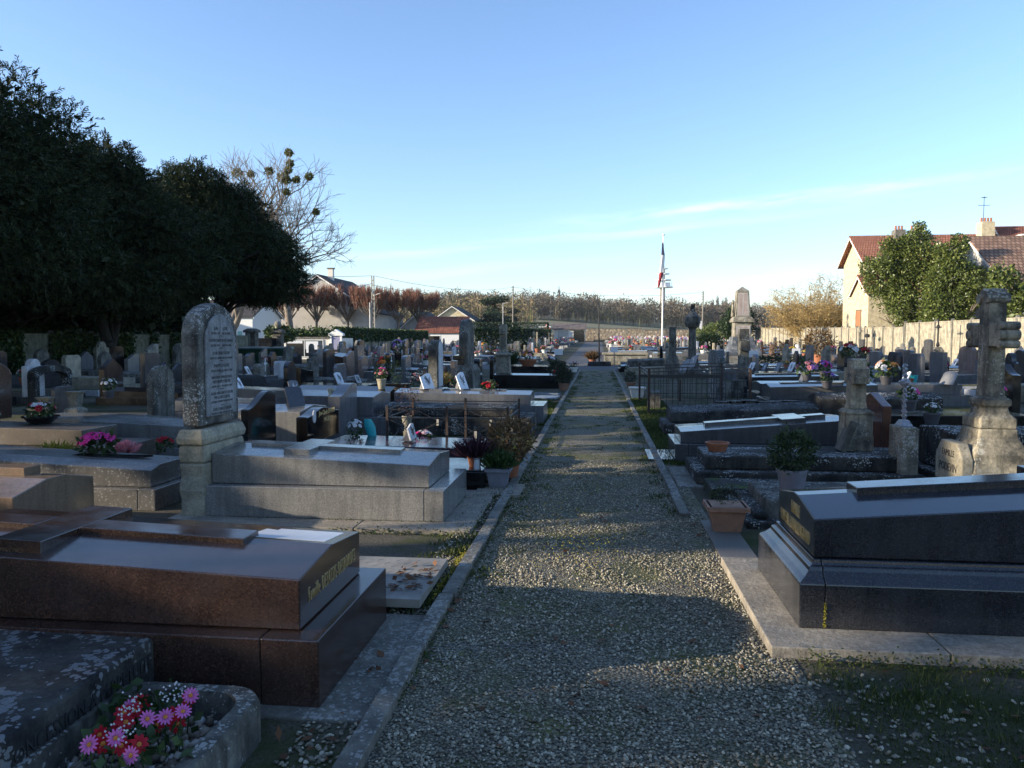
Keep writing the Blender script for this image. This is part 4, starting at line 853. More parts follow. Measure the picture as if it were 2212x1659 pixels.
t = thing('flagpole', 'tall white flagpole with a furled tricolour', 'flagpole', (4.6, 57.2, 0)); MB().tube((0, 0, 0), (0, 0, 9.0), .065, .045, 8).build('pole', M_WHITEP, t); MB().lathe([(.02, 9.), (.1, 9.02), (.1, 9.1), (.02, 9.14)], 8).build('finial', M_WHITEP, t)
fl = MB()  # limp cloth: hanging folds, three bands one below the other
def fold(z0, z1, w0, w1, dx0, dx1, mat, name):
    m = MB(); rings = []
    for i in range(9):
        f = i/8; z = z0+(z1-z0)*f; w = w0+(w1-w0)*f; dx = dx0+(dx1-dx0)*f; pts = []
        for q in range(12):
            a = q*2*math.pi/12; rad = 1+.3*math.sin(3*a+f*2+z); pts.append((dx+math.cos(a)*w*rad, math.sin(a)*w*.6*rad-.1, z))
        rings.append(pts)
    return m.loft(rings)
fc = fold(8.5, 7.6, .03, .11, -.07, -.02, None, '').build('flag', plain('navy_cloth', (.03, .035, .08), .8, .15), t, smooth=True)
fold(7.598, 6.35, .11, .13, -.02, -.12, None, '').build('white_band', M_WHITEP, fc, smooth=True); fold(6.348, 5.3, .13, .06, -.12, -.32, None, '').build('red_band', plain('red_cloth', (.22, .015, .025), .8, .15), fc, smooth=True)
t = thing('lamp_standard', 'slim black pole rising from a dark stone block where the paths cross', 'pole', (.05, 45.3, 0)); MB().tube((0, 0, .25), (-.06, 0, 3.55), .05, .025, 8).build('pole', M_IRON, t); MB().rects([(.68, .4, 0), (.66, .38, .24), (.6, .34, .26)]).build('stone_block', W_DARK, t)
# telecom tower and pylons on the horizon
tx, ty = S(1433, 600, Y=900).x, 900; tz = zt(tx, ty)
t = thing('telecom_tower', 'pale concrete telecom tower with stacked round platforms on the skyline', 'tower', (tx, ty, tz)); MB().lathe([(3.0, -5), (2.2, 30), (1.8, 58), (1.0, 62), (.6, 70)], 10).build('shaft', M_POLE, t); MB().tube((-4, 0, -5), (-2.6, 0, 40), 1.1).build('side_shaft', M_POLE, t)
for z, r in ((38, 11), (46, 9), (53, 7), (59, 5)):
    MB().lathe([(r, z), (r, z+1.1)], 14).build('platform', M_WHITEP, t)
MB().lathe([(8, 39.2), (8, 43.5)], 14).build('cabin', M_PLATE, t)
a = MB()
for q in range(8): a.tube((math.cos(q*.785)*9.5, math.sin(q*.785)*9.5, 39), (math.cos(q*.785)*9.5, math.sin(q*.785)*9.5, 45), .35, .35, 4)
a.build('antennas', M_STEEL, t)
def pylon(label, u, v, y, h):
    x = S(u, v, Y=y).x; t = thing('pylon', label, 'pylon', (x, y, S(u, v, Y=y).z-h)); m = MB(); r = .28*h/40
    for a in (-1, 1):
        for b_ in (-1, 1): m.tube((a*h*.11, b_*h*.11, -8), (a*h*.02, b_*h*.02, h*.7), r, r, 3).tube((a*h*.02, b_*h*.02, h*.7), (0, 0, h), r, r, 3)
    for q in range(7):
        z0, z1 = q*h*.1, (q+1)*h*.1; w0, w1 = h*(.11-.09*z0/(h*.7)), h*(.11-.09*z1/(h*.7))
        for b_ in (-1, 1): m.tube((-w0, b_*w0, z0), (w1, b_*w1, z1), r*.7, r*.7, 3).tube((w0, b_*w0, z0), (-w1, b_*w1, z1), r*.7, r*.7, 3)
    m.build('lattice', M_STEEL, t)
    for z, w in ((.7, .17), (.8, .14), (.9, .1)): MB().tube((-w*h, 0, z*h), (w*h, 0, z*h), r*1.2, r*1.2, 3).build('crossarm', M_STEEL, t)
for lab, u, v, y, h in (('lattice pylon, left of the three on the skyline', 1259, 627, 1500, 52), ('lattice pylon, middle of the three on the skyline', 1276, 628, 1500, 51), ('lattice pylon, right of the three on the skyline', 1293, 629, 1500, 50), ('small distant pylon left of the three', 1179, 640, 1600, 42), ('tiny distant pylon just left of the flagpole', 1377, 640, 1900, 40), ('tiny distant pylon right of the telecom tower', 1459, 638, 1900, 42)): pylon(lab, u, v, y, h)
t = thing('warehouse', 'long low grey building on the skyline left of the obelisk', 'building', (S(1530, 650, Y=950).x, 950, zt(0, 950)+7)); MB().box(0, 48, 0, 20, -9, 7).build('wall', M_GREYP, t); MB().box(-1, 49, -1, 21, 7.01, 8).build('roof', W_CONC, t)

# ================================================================== TOMBS
def txt(s, size, mat, parent, loc, face, name='inscription', ext=.0015, xs=1., align='CENTER', italic=0., thin=0., gap=1.):
    """lettering lying on a vertical face ('+X','-X','-Y') at a world position"""
    cu = bpy.data.curves.new('t', 'FONT'); cu.body = s; cu.size = size; cu.align_x = align; cu.align_y = 'CENTER'; cu.extrude = ext; cu.shear = italic; cu.space_line = 1.05; cu.resolution_u = 2; cu.offset = -thin; cu.space_character = gap
    o = bpy.data.objects.new('t', cu); COL.objects.link(o); dg = bpy.context.evaluated_depsgraph_get(); me = bpy.data.meshes.new_from_object(o.evaluated_get(dg)); bpy.data.objects.remove(o)
    cols = {'+X': ((0, 1, 0), (0, 0, 1), (1, 0, 0)), '-X': ((0, -1, 0), (0, 0, 1), (-1, 0, 0)), '-Y': ((1, 0, 0), (0, 0, 1), (0, -1, 0))}[face] if isinstance(face, str) else face
    Mx = Matrix([[cols[j][i] for j in range(3)] for i in range(3)]).to_4x4(); Mx = Matrix.Translation(loc) @ Mx @ Matrix.Diagonal((xs, 1, 1, 1))
    root = parent
    while root.parent: root = root.parent
    loc2 = (Matrix.Translation(root.location) @ root.rotation_euler.to_matrix().to_4x4()).inverted() @ Mx
    me.transform(loc2); me.materials.clear(); return link(name, me, mat, parent)
def tombp(label, xf, y0, y1, side, L, pz, slab, mat, pmat=None, ext=(.12, .08), inset=0., cross=None, joints=True, bevel=.006, cat='tomb', name='tomb', head=None, rw=.0, base=None, mould=False, group=None, cut=.17):
    """slab = (foot edge z, foot ridge z, head edge z, head ridge z) or None. Local frame: foot at x=0, head at x=L."""
    W_ = y1-y0; t = thing(name, label, cat, (xf, (y0+y1)/2, zt(xf, y0)), 0 if side > 0 else math.pi, group); pmat = pmat or mat; h = W_/2
    if base:   # paving round the tomb: (out at foot, out at sides, top z, material)
        m = MB(); bx0, bs, bz, bm_ = base; k = .55
        m.box(-bx0-ext[0], k, -h-ext[1]-bs, h+ext[1]+bs, -.1, bz).box(k+.008, L+.3, -h-ext[1]-bs, h+ext[1]+bs, -.1, bz); m.build('paving', bm_, t, bevel)
    bz = base[2]+.001 if base else 0
    if pz:
        m = MB(); a = -ext[0]; hh = h+ext[1]
        cuts = [a, a+cut, L+.05] if joints else [a, L+.05]
        for q in range(len(cuts)-1):
            if mould:
                c0, c1 = cuts[q]+(.003 if q else 0), cuts[q+1]; ins = .13; rings = []
                for (d, z) in ((0, bz), (0, .30), (.012, .312), (.035, .328), (.06, .355), (.068, .378), (.08, .38), (.088, .395), (.09, pz)):
                    dx = d if q == 0 else 0; rings.append([(c0+dx, -hh+d, z), (c1, -hh+d, z), (c1, hh-d, z), (c0+dx, hh-d, z)])
                m.loft(rings)
            else: m.box(cuts[q]+(.003 if q else 0), cuts[q+1], -hh, hh, bz, pz)
        m.build('plinth', pmat, t, bevel)
    if slab:
        e0, r0, e1, r1 = slab; zb = (pz or bz)+.004; i_ = inset
        def ring(x, e, r): return [(x, -h, zb), (x, h, zb), (x, h, e), (x, rw, r), (x, -rw, r), (x, -h, e)] if rw else [(x, -h, zb), (x, h, zb), (x, h, e), (x, .002, r), (x, -.002, r), (x, -h, e)]
        MB().loft([ring(0, e0, r0), ring(L, e1, r1)]).build('slab', mat, t, bevel)
        if cross:
            a, b_, w, c0, c1, f, th = cross; rz = lambda x: r0+(r1-r0)*x/L
            lo = min(e0, r0)-.01
            m = MB()
            def blk(xa, xb, wy): m.loft([[(xa, -wy, lo), (xa, wy, lo), (xa, wy, rz(xa)+th), (xa, -wy, rz(xa)+th)], [(xb, -wy, lo), (xb, wy, lo), (xb, wy, rz(xb)+th), (xb, -wy, rz(xb)+th)]])
            blk(a, c0-.0005, w); blk(c0, c1, f); blk(c1+.0005, b_, w)
            m.build('cross_relief', mat, t, .004)
    return t
def prof(kind, w, h):
    a = w/2; P = [(-a, 0), (a, 0)]
    def arc(cx, cz, rx, rz, t0, t1, n=10): return [(cx+rx*math.cos(R(t0+(t1-t0)*i/n)), cz+rz*math.sin(R(t0+(t1-t0)*i/n))) for i in range(n+1)]
    if kind == 'arch': P += arc(0, h-a*.9, a, a*.9, 0, 180, 14)
    elif kind == 'gothic': P += [(a, h*.74), (a*.93, h*.82), (a*.72, h*.91), (a*.4, h*.97), (0, h), (-a*.4, h*.97), (-a*.72, h*.91), (-a*.93, h*.82), (-a, h*.74)]
    elif kind == 'low_arch': P += arc(0, h-w*.16, a, w*.16, 0, 180, 12)
    elif kind == 'rect': c = w*.12; P += [(a, h-c), (a-c, h), (-a+c, h), (-a, h-c)]
    elif kind == 'square': P += [(a, h), (-a, h)]
    elif kind == 'gable': P += [(a, h*.86), (0, h), (-a, h*.86)]
    elif kind == 'shoulder': P += [(a, h*.80), (a*.62, h*.82)]+arc(0, h*.84, a*.55, h*.16, 0, 180, 10)+[(-a*.62, h*.82), (-a, h*.80)]
    elif kind == 'wave':
        for i in range(13): f = i/12; P.append((a-w*f, h*(.80+.20*(.5-.5*math.cos(math.pi*min(1, f*1.25)))) if f < .8 else h*(1-.03*(f-.8)/.2)))
    elif kind == 'waver':
        Q = prof('wave', w, h); P = [(-x, z) for x, z in Q][::-1]
    elif kind == 'bell':
        for i in range(17): f = -1+i/8; P.append((-a*f, h*(.80+.20*(.5+.5*math.cos(math.pi*f)))+.03*h*max(0, abs(f)-.85)))
    elif kind == 'swoop':
        for i in range(9): f = i/8; P.append((a-w*f, h*(1-.16*math.sin(math.pi*.5*f) if f < .9 else .84)))
    elif kind == 'point': P += [(a, h*.72), (a*.8, h*.8), (0, h), (-a*.8, h*.8), (-a, h*.72)]
    elif kind == 'rough':
        rr = random.Random(int(w*1000+h*333)); n_ = 8; P += [(a*math.cos(R(180*i/n_))*rr.uniform(.85, 1.05), h*(.7+.3*math.sin(R(180*i/n_))*rr.uniform(.75, 1.05))) for i in range(n_+1)]
    return P
def stele(label, x, y0, y1, th, h, kind, mat, side, z0=0., base=None, name='headstone', cat='headstone', bevel=.006, bmat=None, lean=0., group=None):
    """upright stone: front face at x looks towards the central path; base = (extra, height)"""
    w = y1-y0; t = thing(name, label, cat, (x, (y0+y1)/2, zt(x, y0)+z0), 0 if side > 0 else math.pi, group); bz = 0
    if base:
        e, bz = base; MB().rects([(th/2+e, w/2+e, 0), (th/2+e, w/2+e, bz*.8), (th/2+e*.5, w/2+e*.5, bz)], th/2, 0).build('base', bmat or mat, t, bevel)
    m = MB().prism([(p, q+bz+(.002 if base else 0)) for p, q in prof(kind, w, h-bz)], 'x', 0, th); m.build('stone', mat, t, bevel)
    return t
def stele_px(label, uL, uM, uR, vt, Y, kind, mat, side, z0=0., **kw):
    """measured: outer edge, front corner, far edge (left: L=thin side..; right: L=far edge..thin side)"""
    X = S(uM, vt, Y=Y).x
    if side < 0: y1 = S(uR, vt, X=X).y; th = abs(X-S(uL, vt, Y=Y).x)
    else: y1 = S(uL, vt, X=X).y; th = abs(S(uR, vt, Y=Y).x-X)
    zc = S((uM+(uR if side < 0 else uL))/2, vt, X=X).z; zg = zt(X, Y)
    return stele(label, X, Y, y1, max(th, .07), zc-z0-zg, kind, mat, side, z0=z0, **kw)
def stone_cross(label, x, y, h, arm, sw, th, mat, along='y', ped=None, name='stone_cross', cat='cross', z0=0, arm_z=.78, iron=False):
    t = thing(name, label, cat, (x, y, zt(x, y)+z0)); z = 0
    if ped:
        m = MB(); m.rects([(a, b, zz) for a, b, zz in ped]); m.build('pedestal', mat, t, .012); z = ped[-1][2]+.002
    m = MB(); hh = h-z
    a = (sw/2, th/2) if along == 'x' else (th/2, sw/2)
    az0, az1 = z+hh*arm_z-sw/2, z+hh*arm_z+sw/2
    m.rects([(a[0]*1.15, a[1]*1.15, z), (a[0], a[1], z+hh*.12), (a[0], a[1], h)])
    b = MB()
    if along == 'x': b.box(-arm, -a[0]*1.001, -a[1]*.98, a[1]*.98, az0, az1).box(a[0]*1.001, arm, -a[1]*.98, a[1]*.98, az0, az1)
    else: b.box(-a[0]*.98, a[0]*.98, -arm, -a[1]*1.001, az0, az1).box(-a[0]*.98, a[0]*.98, a[1]*1.001, arm, az0, az1)
    m.build('shaft', mat, t, .008)
    for q in (0, 8): c_ = MB(); c_.v = b.v[q:q+8]; c_.f = b.f[:6]; c_.build('arm', mat, t, .008)
    return t

# ---------------------------------------------------------------- left foreground
# lichen-covered low slab with carved edge and a trough of artificial daisies
t = tombp('lichen-blotched low slab with a chiselled edge in the bottom left corner', -1.93, 2.25, 3.14, -1, 1.6, 0, (.29, .295, .31, .31), W_SLAB, ext=(0, 0), joints=False, bevel=.02)
MB().box(-.04, 1.6, -.42, .42, -.1, .02).build('footing', W_DARK, t, .01)
txt('ONCESSION A PERPETUITE', .085, M_ENGR, t, (-1.928, 2.70, .20), '+X', xs=.78, ext=.003)
tr = thing('flower_trough', 'rough stone trough with rounded corners holding pebbles and artificial daisies', 'trough', (-1.65, 2.48, -.06))
def rrect(hx, hy, r, z, n=5):
    P = []
    for cx, cy, t0 in ((hx-r, hy-r, 0), (-hx+r, hy-r, 90), (-hx+r, -hy+r, 180), (hx-r, -hy+r, 270)): P += [(cx+r*math.cos(R(t0+90*i/n)), cy+r*math.sin(R(t0+90*i/n)), z) for i in range(n+1)]
    return P
MB().loft([rrect(.33, .49, .15, 0), rrect(.33, .49, .15, .20), rrect(.315, .475, .14, .235), rrect(.255, .415, .12, .235), rrect(.24, .40, .1, .12)]).build('basin', W_GREY, tr, smooth=True)
N = 700; P = np.stack([RNG.uniform(-.23, .23, N), RNG.uniform(-.38, .38, N), .125+RNG.random(N)*.03], 1)
o = pebbles('pebble_fill', P, .008, .02, foliage('trough_pebbles', (.10, .08, .06), (.3, .26, .2), .8, 0, .3, (.6, .6, .58)), tr, .8)
fb = thing('flower_bouquet', 'artificial pink and red daisies with white sprays in the stone trough', 'flowers', (-1.66, 2.5, .07))
def flower(mb, ctr, p, nv, r, pet=12, w=.32, cup=.15):
    nv = Vector(nv).normalized(); a = nv.orthogonal().normalized(); b = nv.cross(a); p = Vector(p)
    for i in range(pet):
        an = 2*math.pi*i/pet; d = a*math.cos(an)+b*math.sin(an); s = nv.cross(d); k = r*random.uniform(.92, 1.05)
        mb.add([p+d*r*.15, p+d*k*.62+s*k*w*.5+nv*r*cup, p+d*k+s*k*w*.25+nv*r*cup*.7, p+d*k*.99-s*k*w*.25+nv*r*cup*.7, p+d*k*.62-s*k*w*.5+nv*r*cup], [(0, 1, 2, 3, 4)])
    if ctr is not None: ctr.lathe([(r*.26, 0), (r*.24, r*.12), (r*.1, r*.18)], 7, (0, 0, 0)) if False else ctr.add([p+(a*math.cos(q*.9)+b*math.sin(q*.9))*r*.26+nv*r*.08 for q in range(7)]+[p+nv*r*.2], [(q, (q+1) % 7, 7) for q in range(7)])
random.seed(11)
lp = []
while len(lp) < 190:
    u, v = random.gauss(300, 60), random.gauss(1560, 45)
    if 190 < u < 425 and 1470 < v < 1650: lp.append(S(u, v, z=random.uniform(.13, .215))-Vector(fb.location))
lp = np.array(lp); LEAF = leaves(lp, nrm(np.random.default_rng(2).normal(size=lp.shape)+[0, 0, .3]), .055, .018)
np_mesh('foliage', LEAF[0], LEAF[1], M_BUSH, fb)
tocam = lambda p: (Vector((0, 0, 1.6))-Vector(p)).normalized()
def daisy_at(u, v, r, mat, X=0.):
    w = S(u, v, z=.24+X+random.uniform(-.02, .02)); p = w-Vector(fb.location); nv = tocam(w)+Vector((random.gauss(0, .3), random.gauss(0, .3), random.gauss(.05, .25)))
    m, c = MB(), MB(); flower(m, c, p, nv, r, 13 if mat is F_DAISY else 9, .3 if mat is F_DAISY else .5); d = m.build('daisy', mat, fb); c.build('flower_centre', F_ORANGE, d)
    MB().tube(p, p-Vector((random.uniform(-.03, .03), random.uniform(-.03, .03), .16)), .003, .003, 3).build('stem', M_BUSH, d)
for u, v in ((318, 1553), (357, 1549), (395, 1537), (412, 1502), (250, 1594), (283, 1632), (193, 1608), (282, 1528)): daisy_at(u, v, .031, F_DAISY)
for u, v in ((262, 1568), (300, 1518), (338, 1567), (405, 1514), (214, 1587), (222, 1606), (272, 1560), (290, 1535), (375, 1545), (300, 1608), (262, 1610), (310, 1520), (382, 1562), (268, 1540)): daisy_at(u, v, .033, F_RED, -.025)
m = MB()
for u, v in ((292, 1508), (300, 1530), (345, 1500), (390, 1495), (385, 1487), (235, 1580), (275, 1570), (270, 1592), (370, 1512), (282, 1520), (262, 1537)):
    w = S(u, v, z=.26)-Vector(fb.location)
    for q in range(9): c = w+Vector((random.gauss(0, .016), random.gauss(0, .016), random.gauss(0, .016))); m.add([c+Vector(z_)*.005 for z_ in ((1, 0, 0), (0, 1, 0), (0, 0, 1), (-1, 0, 0), (0, -1, 0), (0, 0, -1))], [(0, 1, 2), (1, 3, 2), (3, 4, 2), (4, 0, 2), (1, 0, 5), (3, 1, 5), (4, 3, 5), (0, 4, 5)])
m.build('white_sprays', F_WHITE, fb)
# brown granite tomb
t = tombp('polished brown granite tomb with a cross relief and gilded family name, left foreground', -1.30, 3.22, 4.08, -1, 2.05, .31, (.54, .585, .62, .665), G_BROWN, ext=(.12, .1), cut=.26, cross=(.42, 1.95, .085, 1.28, 1.52, .36, .02))
MB().box(-.37, 1.9, -.62, .62, -.08, .018).build('paving', W_CONC, t, .01)
txt('Famille DESASSIS-DESBORDES', .105, M_GOLD, t, (-1.2985, 3.655, .435), '+X', xs=.40, ext=.002, thin=.003, gap=1.25)
a, b_ = S(622, 1168, z=.565), S(735, 1160, z=.56)
o = MB().loft([[(-1.36, 3.70, .579), (-1.36, 4.0, .5475), (-1.78, 4.0, .563), (-1.78, 3.70, .596)], [(-1.36, 3.70, .581), (-1.36, 4.0, .5495), (-1.78, 4.0, .565), (-1.78, 3.70, .598)]]).build('laminated_notice', M_PLATE, off=(-1.57, 3.85, .56)); o.location = (-1.57, 3.85, .562); tag(o, 'white laminated notice taped to the brown granite slab', 'notice')
o = MB(); o.box(-.62, 0, -.42, .42, 0, .05)
for i in range(9):
    for j in range(12): x, y = -.58+i*.065, -.39+j*.067; d = .018 if (i+j) % 2 else -.018; o.loft([[(x-.018, y-d-.003, .0502), (x+.018, y+d-.003, .0502), (x+.018, y+d+.003, .0502), (x-.018, y-d+.003, .0502)], [(x-.014, y-d, .0515), (x+.014, y+d, .0515), (x+.014, y+d+.002, .0515), (x-.014, y-d+.002, .0515)]])
o = o.build('manhole_plate', plain('galvanised_plate', (.25, .235, .205), .65, .35, 4, .15), bevel=0); o.location = (-1.02, 4.73, .04); tag(o, 'chequer-plate metal cover with dead leaves beside the brown tomb', 'cover plate')
# grey granite tomb
t = tombp('pale grey granite tomb with a cross relief in front of the arched stele', -1.45, 6.52, 7.44, -1, 1.98, .305, (.50, .545, .575, .615), G_GREY, ext=(.15, .11), cross=(.35, 1.78, .085, 1.12, 1.36, .34, .02), base=(.27, .28, .035, W_SLABL))
# arched stele with inscriptions
t = thing('arched_stele', 'tall arched limestone stele with a lettered white panel, lichen on its edge', 'headstone', (-3.45, 6.78, 0), math.pi)
m = MB(); m.rects([(.115, .39, -.05), (.11, .385, .18), (.12, .40, .26), (.11, .38, .38), (.118, .395, .5)], .10, 0); m.rects([(.115, .385, .502), (.12, .395, .6), (.113, .385, .66)], .10, 0); m.rects([(.125, .405, .662), (.135, .415, .72), (.11, .385, .80)], .10, 0); m.build('pedestal', W_CREAM, t, .02)
P = [(p, q+.822) for p, q in prof('gothic', .74, 1.10)]; m = MB(); m.prism(P, 'x', .02, .185); m.build('stone', W_STELE, t, .02)
P = [(p, q+.9) for p, q in prof('gothic', .56, .93)]; pn = MB().prism(P, 'x', -.002, .018).build('panel', weathered('stained_marble', (.40, .41, .43), (.2, .2, .2), amount=0, streak=.55), t, .006)
random.seed(3)
rows = [(1.60, 'JEAN ........ LOUIS', .036), (1.555, 'DECEDE LE 1ER .... AGE DE 68 ANS', .026), (1.49, 'GENEVIEVE BRETON VVE FRANCE', .034), (1.445, 'DECEDEE LE 20 ...... AGEE DE 69 ANS', .026), (1.375, 'LOUIS DENIS LESUEUR', .036), (1.33, 'DECEDE LE 17 JANVIER 1904 AGE DE 68 ANS', .024), (1.26, 'PHILIPPE FOUCHER', .038), (1.215, 'DECEDE LE 9 9BRE 1911 AGE DE 77 ANS', .025), (1.155, 'MARGUERITE AMELIE DESASSIS', .031), (1.115, 'VVE PHILIPPE FOUCHER', .035), (1.073, 'DECEDEE LE 10 ...... 1912 AGEE DE 75 ANS', .023), (1.01, 'AGLAEE MARGUERITE FOUCHER', .032), (.972, 'FME LOUIS LESUEUR', .036), (.934, 'DECEDEE LE 17 FEVRIER 1915 AGEE DE 61 ANS', .022)]
rows = [(z+.09, s.replace('.', ' '), k) for z, s, k in rows]+[(.955, 'LOUIS CHARLES LESUEUR', .034), (.918, 'DECEDE LE 16 9BRE 1919 AGE DE 75 ANS', .024)]
for z, s, k in rows: txt(s, k*1.15, M_ENGR, pn, (-3.4475, 6.78, z), '+X', ext=.001, xs=.78)
m = MB()
for z in (1.622, 1.512, 1.398, 1.292, 1.138, .988): m.box(-.0035, -.0025, -.035, .035, z-.003, z+.003)
m.build('dividers', M_ENGR, pn)
# second row, left
t = tombp('broad speckled grey tomb with a dark plaque and pink chrysanthemum', -4.17, 6.78, 7.55, -1, 2.25, .20, (.36, .40, .46, .50), G_SPECK, ext=(.09, .09), rw=.22)
m = MB(); m.prism([(-.55, -.05), (.0, -.09), (.5, -.02), (.55, .05), (.1, .03), (-.5, .09)], 'z', 0, .02); o = m.build('fallen_plaque', M_BLKPL); o.location = (-4.95, 7.15, .425); tag(o, 'shattered black plaque lying flat on the speckled tomb', 'plaque')
t = tombp('tan granite tomb with a hipped top and lit flank, at the left edge', -4.20, 5.10, 6.0, -1, 2.0, 0, (.45, .525, .48, .56), G_TAN, ext=(0, 0), rw=.10, joints=False); MB().box(.25, 1.4, -.16, .02, .52, .59).build('stepped_plaque', G_TAN, t, .004)
o = MB().box(-.16, .16, -.1, .1, 0, .035).build('book_plaque', M_STEEL, bevel=.004); o.location = (-5.0, 5.5, .545); tag(o, 'small grey plaque lying on the tan granite tomb', 'plaque')
t = tombp('two-tier brown speckled tomb with a stone-framed joint, far left', -6.03, 8.43, 9.10, -1, 2.15, .33, (.52, .52, .55, .55), G_SPECKB, ext=(.42, .16), joints=True)
t = stele('brown granite headstone with two columns of engraved names, left edge', -7.75, 8.3, 9.45, .18, .82, 'rough', G_BROWN, -1, z0=.55)
MN = plain('faint_lettering', (.22, .20, .19), .6, .1)
for z, y, s in ((1.28, 9.82, 'PHILIPPINE'), (1.19, 9.82, 'BEYROLE'), (1.10, 9.82, '1874-1957'), (.97, 9.86, 'MARIE FRIANT'), (.88, 9.82, '1906 1986'), (1.28, 9.28, 'LOUIS'), (1.19, 9.28, 'BEYROLE'), (1.10, 9.28, '1869-1945'), (.97, 9.28, 'FRIANT'), (.88, 9.28, '1963')): txt(s, .065, MN, CHILD[t.name][-1], (-7.747, y-.68+(.0 if y < 9.5 else -.02), z-.06), '+X', ext=.0015, xs=.85)
t = tombp('black lichened double slab with a dry plant border, left edge', -5.75, 7.6, 8.35, -1, 1.9, .16, (.30, .32, .33, .34), W_DARK, ext=(.35, .08), joints=False, bevel=.02)
t = tombp('plain pale grey tomb behind the arched stele', -5.35, 9.45, 10.4, -1, 1.45, .19, (.46, .50, .52, .55), G_GREY, ext=(.08, .1), joints=True)
t = tombp('low two-step light grey tomb with a clean corner', -7.5, 11.25, 12.2, -1, 1.5, .12, (.34, .34, .35, .35), G_GREY, ext=(.12, .1), joints=False)
stele_px('leaning mossy-topped rounded stele beside the arched one', 315, 331, 376, 790, 11.3, 'arch', W_GREY, -1, base=(.08, .25))
stele_px('short dark stone with a small cap, tucked against the arched stele', 401, 408, 420, 812, 10.2, 'square', W_GREY, -1, base=(.1, .2))
stele_px('white headstone with a mossy scalloped top before the dim wall', 45, 57, 95, 775, 17., 'shoulder', W_WHITE, -1, z0=.2)
t = stele_px('low grey headstone flanked by stepped stone vases', 112, 118, 158, 834, 12.3, 'rect', G_MID, -1, z0=.05)
for i, (u, v) in enumerate(((86, 905), (101, 880), (163, 868))):
    w = S(u, v, Y=12.1+i*.15); o = MB().rects([(.13, .13, 0), (.13, .13, .05), (.07, .07, .1), (.09, .09, .3), (.13, .13, .36)]).build('stone_vase', W_PALE, bevel=.006); o.location = (w.x, w.y, w.z-.18); tag(o, ('square stone vase on the lowest step, left of the low grey headstone', 'square stone vase on the upper step left of the low headstone', 'square stone vase right of the low grey headstone')[i], 'vase')
t = thing('arched_monument', 'dark arched stone frame with plaques inside, in front of the ivy', 'headstone', (-13.2, 17.5, 0), math.pi); m = MB(); A = prof('low_arch', 1.3, .95); B_ = prof('low_arch', 1.0, .8)
m.loft([[(0, p, q) for p, q in A], [(.2, p, q) for p, q in A], [(.2, p, q) for p, q in B_], [(0, p, q) for p, q in B_], [(0, p, q) for p, q in A]], cap=False); m.build('frame', W_DARK, t)
stele_px('dark ogee-topped headstone under the yew branches', 368, 372, 404, 784, 21, 'bell', G_MID, -1)
# black and grey stones right of the arched stele
stele_px('plain glossy black headstone with a curved top, right of the arched stele', 519, 534, 595, 846, 8.1, 'wave', G_BLACK, -1, z0=.1, bevel=.004)
t = tombp('square grey granite block tomb between the two black headstones', -3.95, 9.9, 10.9, -1, 1.3, .12, (.62, .68, .62, .68), G_GREY, ext=(.1, .08), joints=False)
t = stele_px('black headstone with gilt script and an oval portrait, curved like a wave', 639, 663, 731, 880, 9.3, 'bell', G_BLACK, -1, z0=.27, bevel=.004)
xf = t.location.x; yc = t.location.y; txt('Jean-Claude DEVAUX', .092, M_GOLD, CHILD[t.name][-1], (xf+.003, yc+.12, .62), '+X', xs=.72, italic=.25); txt('1943-2015', .085, M_GOLD, CHILD[t.name][-1], (xf+.003, yc+.12, .52), '+X', xs=.72, italic=.25)
o = MB().prism([(.055*math.cos(q*.449), .085*math.sin(q*.449)) for q in range(14)], 'x', -.012, -.001).build('oval_portrait', W_WHITE, t); o.location = (0, .36, .33)
t = tombp('flat violet-brown polished slab behind the potted heathers', -1.3, 9.15, 10.1, -1, 2.1, .12, (.27, .27, .30, .30), granite('violet_granite', (.03, .02, .03), (.08, .05, .065), (.16, .1, .12), 180, .12), ext=(.1, .1), joints=False)
t = tombp('low black granite edging block behind the grey tomb', -1.18, 7.95, 8.75, -1, 1.9, .2, (.22, .22, .23, .23), G_BLACK, ext=(.0, .0), joints=False)
stele_px('grey granite stele with a wave top beside the stepped grey tomb', 708, 734, 771, 829, 11.6, 'wave', G_BLUE, -1)
t = tombp('two-tier grey granite tomb behind the wave-topped stele', -3.74, 12.55, 13.65, -1, 1.5, .30, (.62, .68, .64, .70), G_BLUE, ext=(.28, .14))
t = tombp('black granite hipped tomb right of the grey two-tier tomb', -3.95, 14.2, 15.3, -1, 1.9, .30, (.54, .66, .56, .68), G_BLACK, ext=(.1, .1), joints=False)
t = tombp('low pale grey tomb with stepped edges behind the black headstones', -6.6, 14.2, 15.3, -1, 1.8, .18, (.36, .37, .38, .40), G_BLUE, ext=(.25, .12), joints=False)
# railed grave plot
t = thing('iron_railing', 'low rusty iron railing with crossed diagonal bars around a grass plot', 'railing', (-1.22, 11.15, 0))
m = MB(); h = .62; X0, X1, Y0, Y1 = 0, -1.68, -.75, .75
for (a, b_) in (((X0, Y0), (X1, Y0)), ((X0, Y1), (X1, Y1)), ((X0, Y0), (X0, Y1)), ((X1, Y0), (X1, Y1))):
    for z in (h, h*.82): m.tube((*a, z), (*b_, z), .009, .009, 4)
    k = 2 if a[1] == b_[1] else 1
    for q in range(k):
        c = Vector(a).lerp(Vector(b_), q/k); d = Vector(a).lerp(Vector(b_), (q+1)/k); mid = (c+d)/2
        m.tube((*c, .1), (*d, h*.8), .007, .007, 4).tube((*d, .1), (*c, h*.8), .007, .007, 4); m.tube((mid.x, mid.y-.01, h*.45-.05), (mid.x, mid.y+.01, h*.45+.05), .05, .05, 8).tube((*c, h*.82), (*((c+mid)/2), h), .005, .005, 4)
m.build('bars', M_IRON, t)
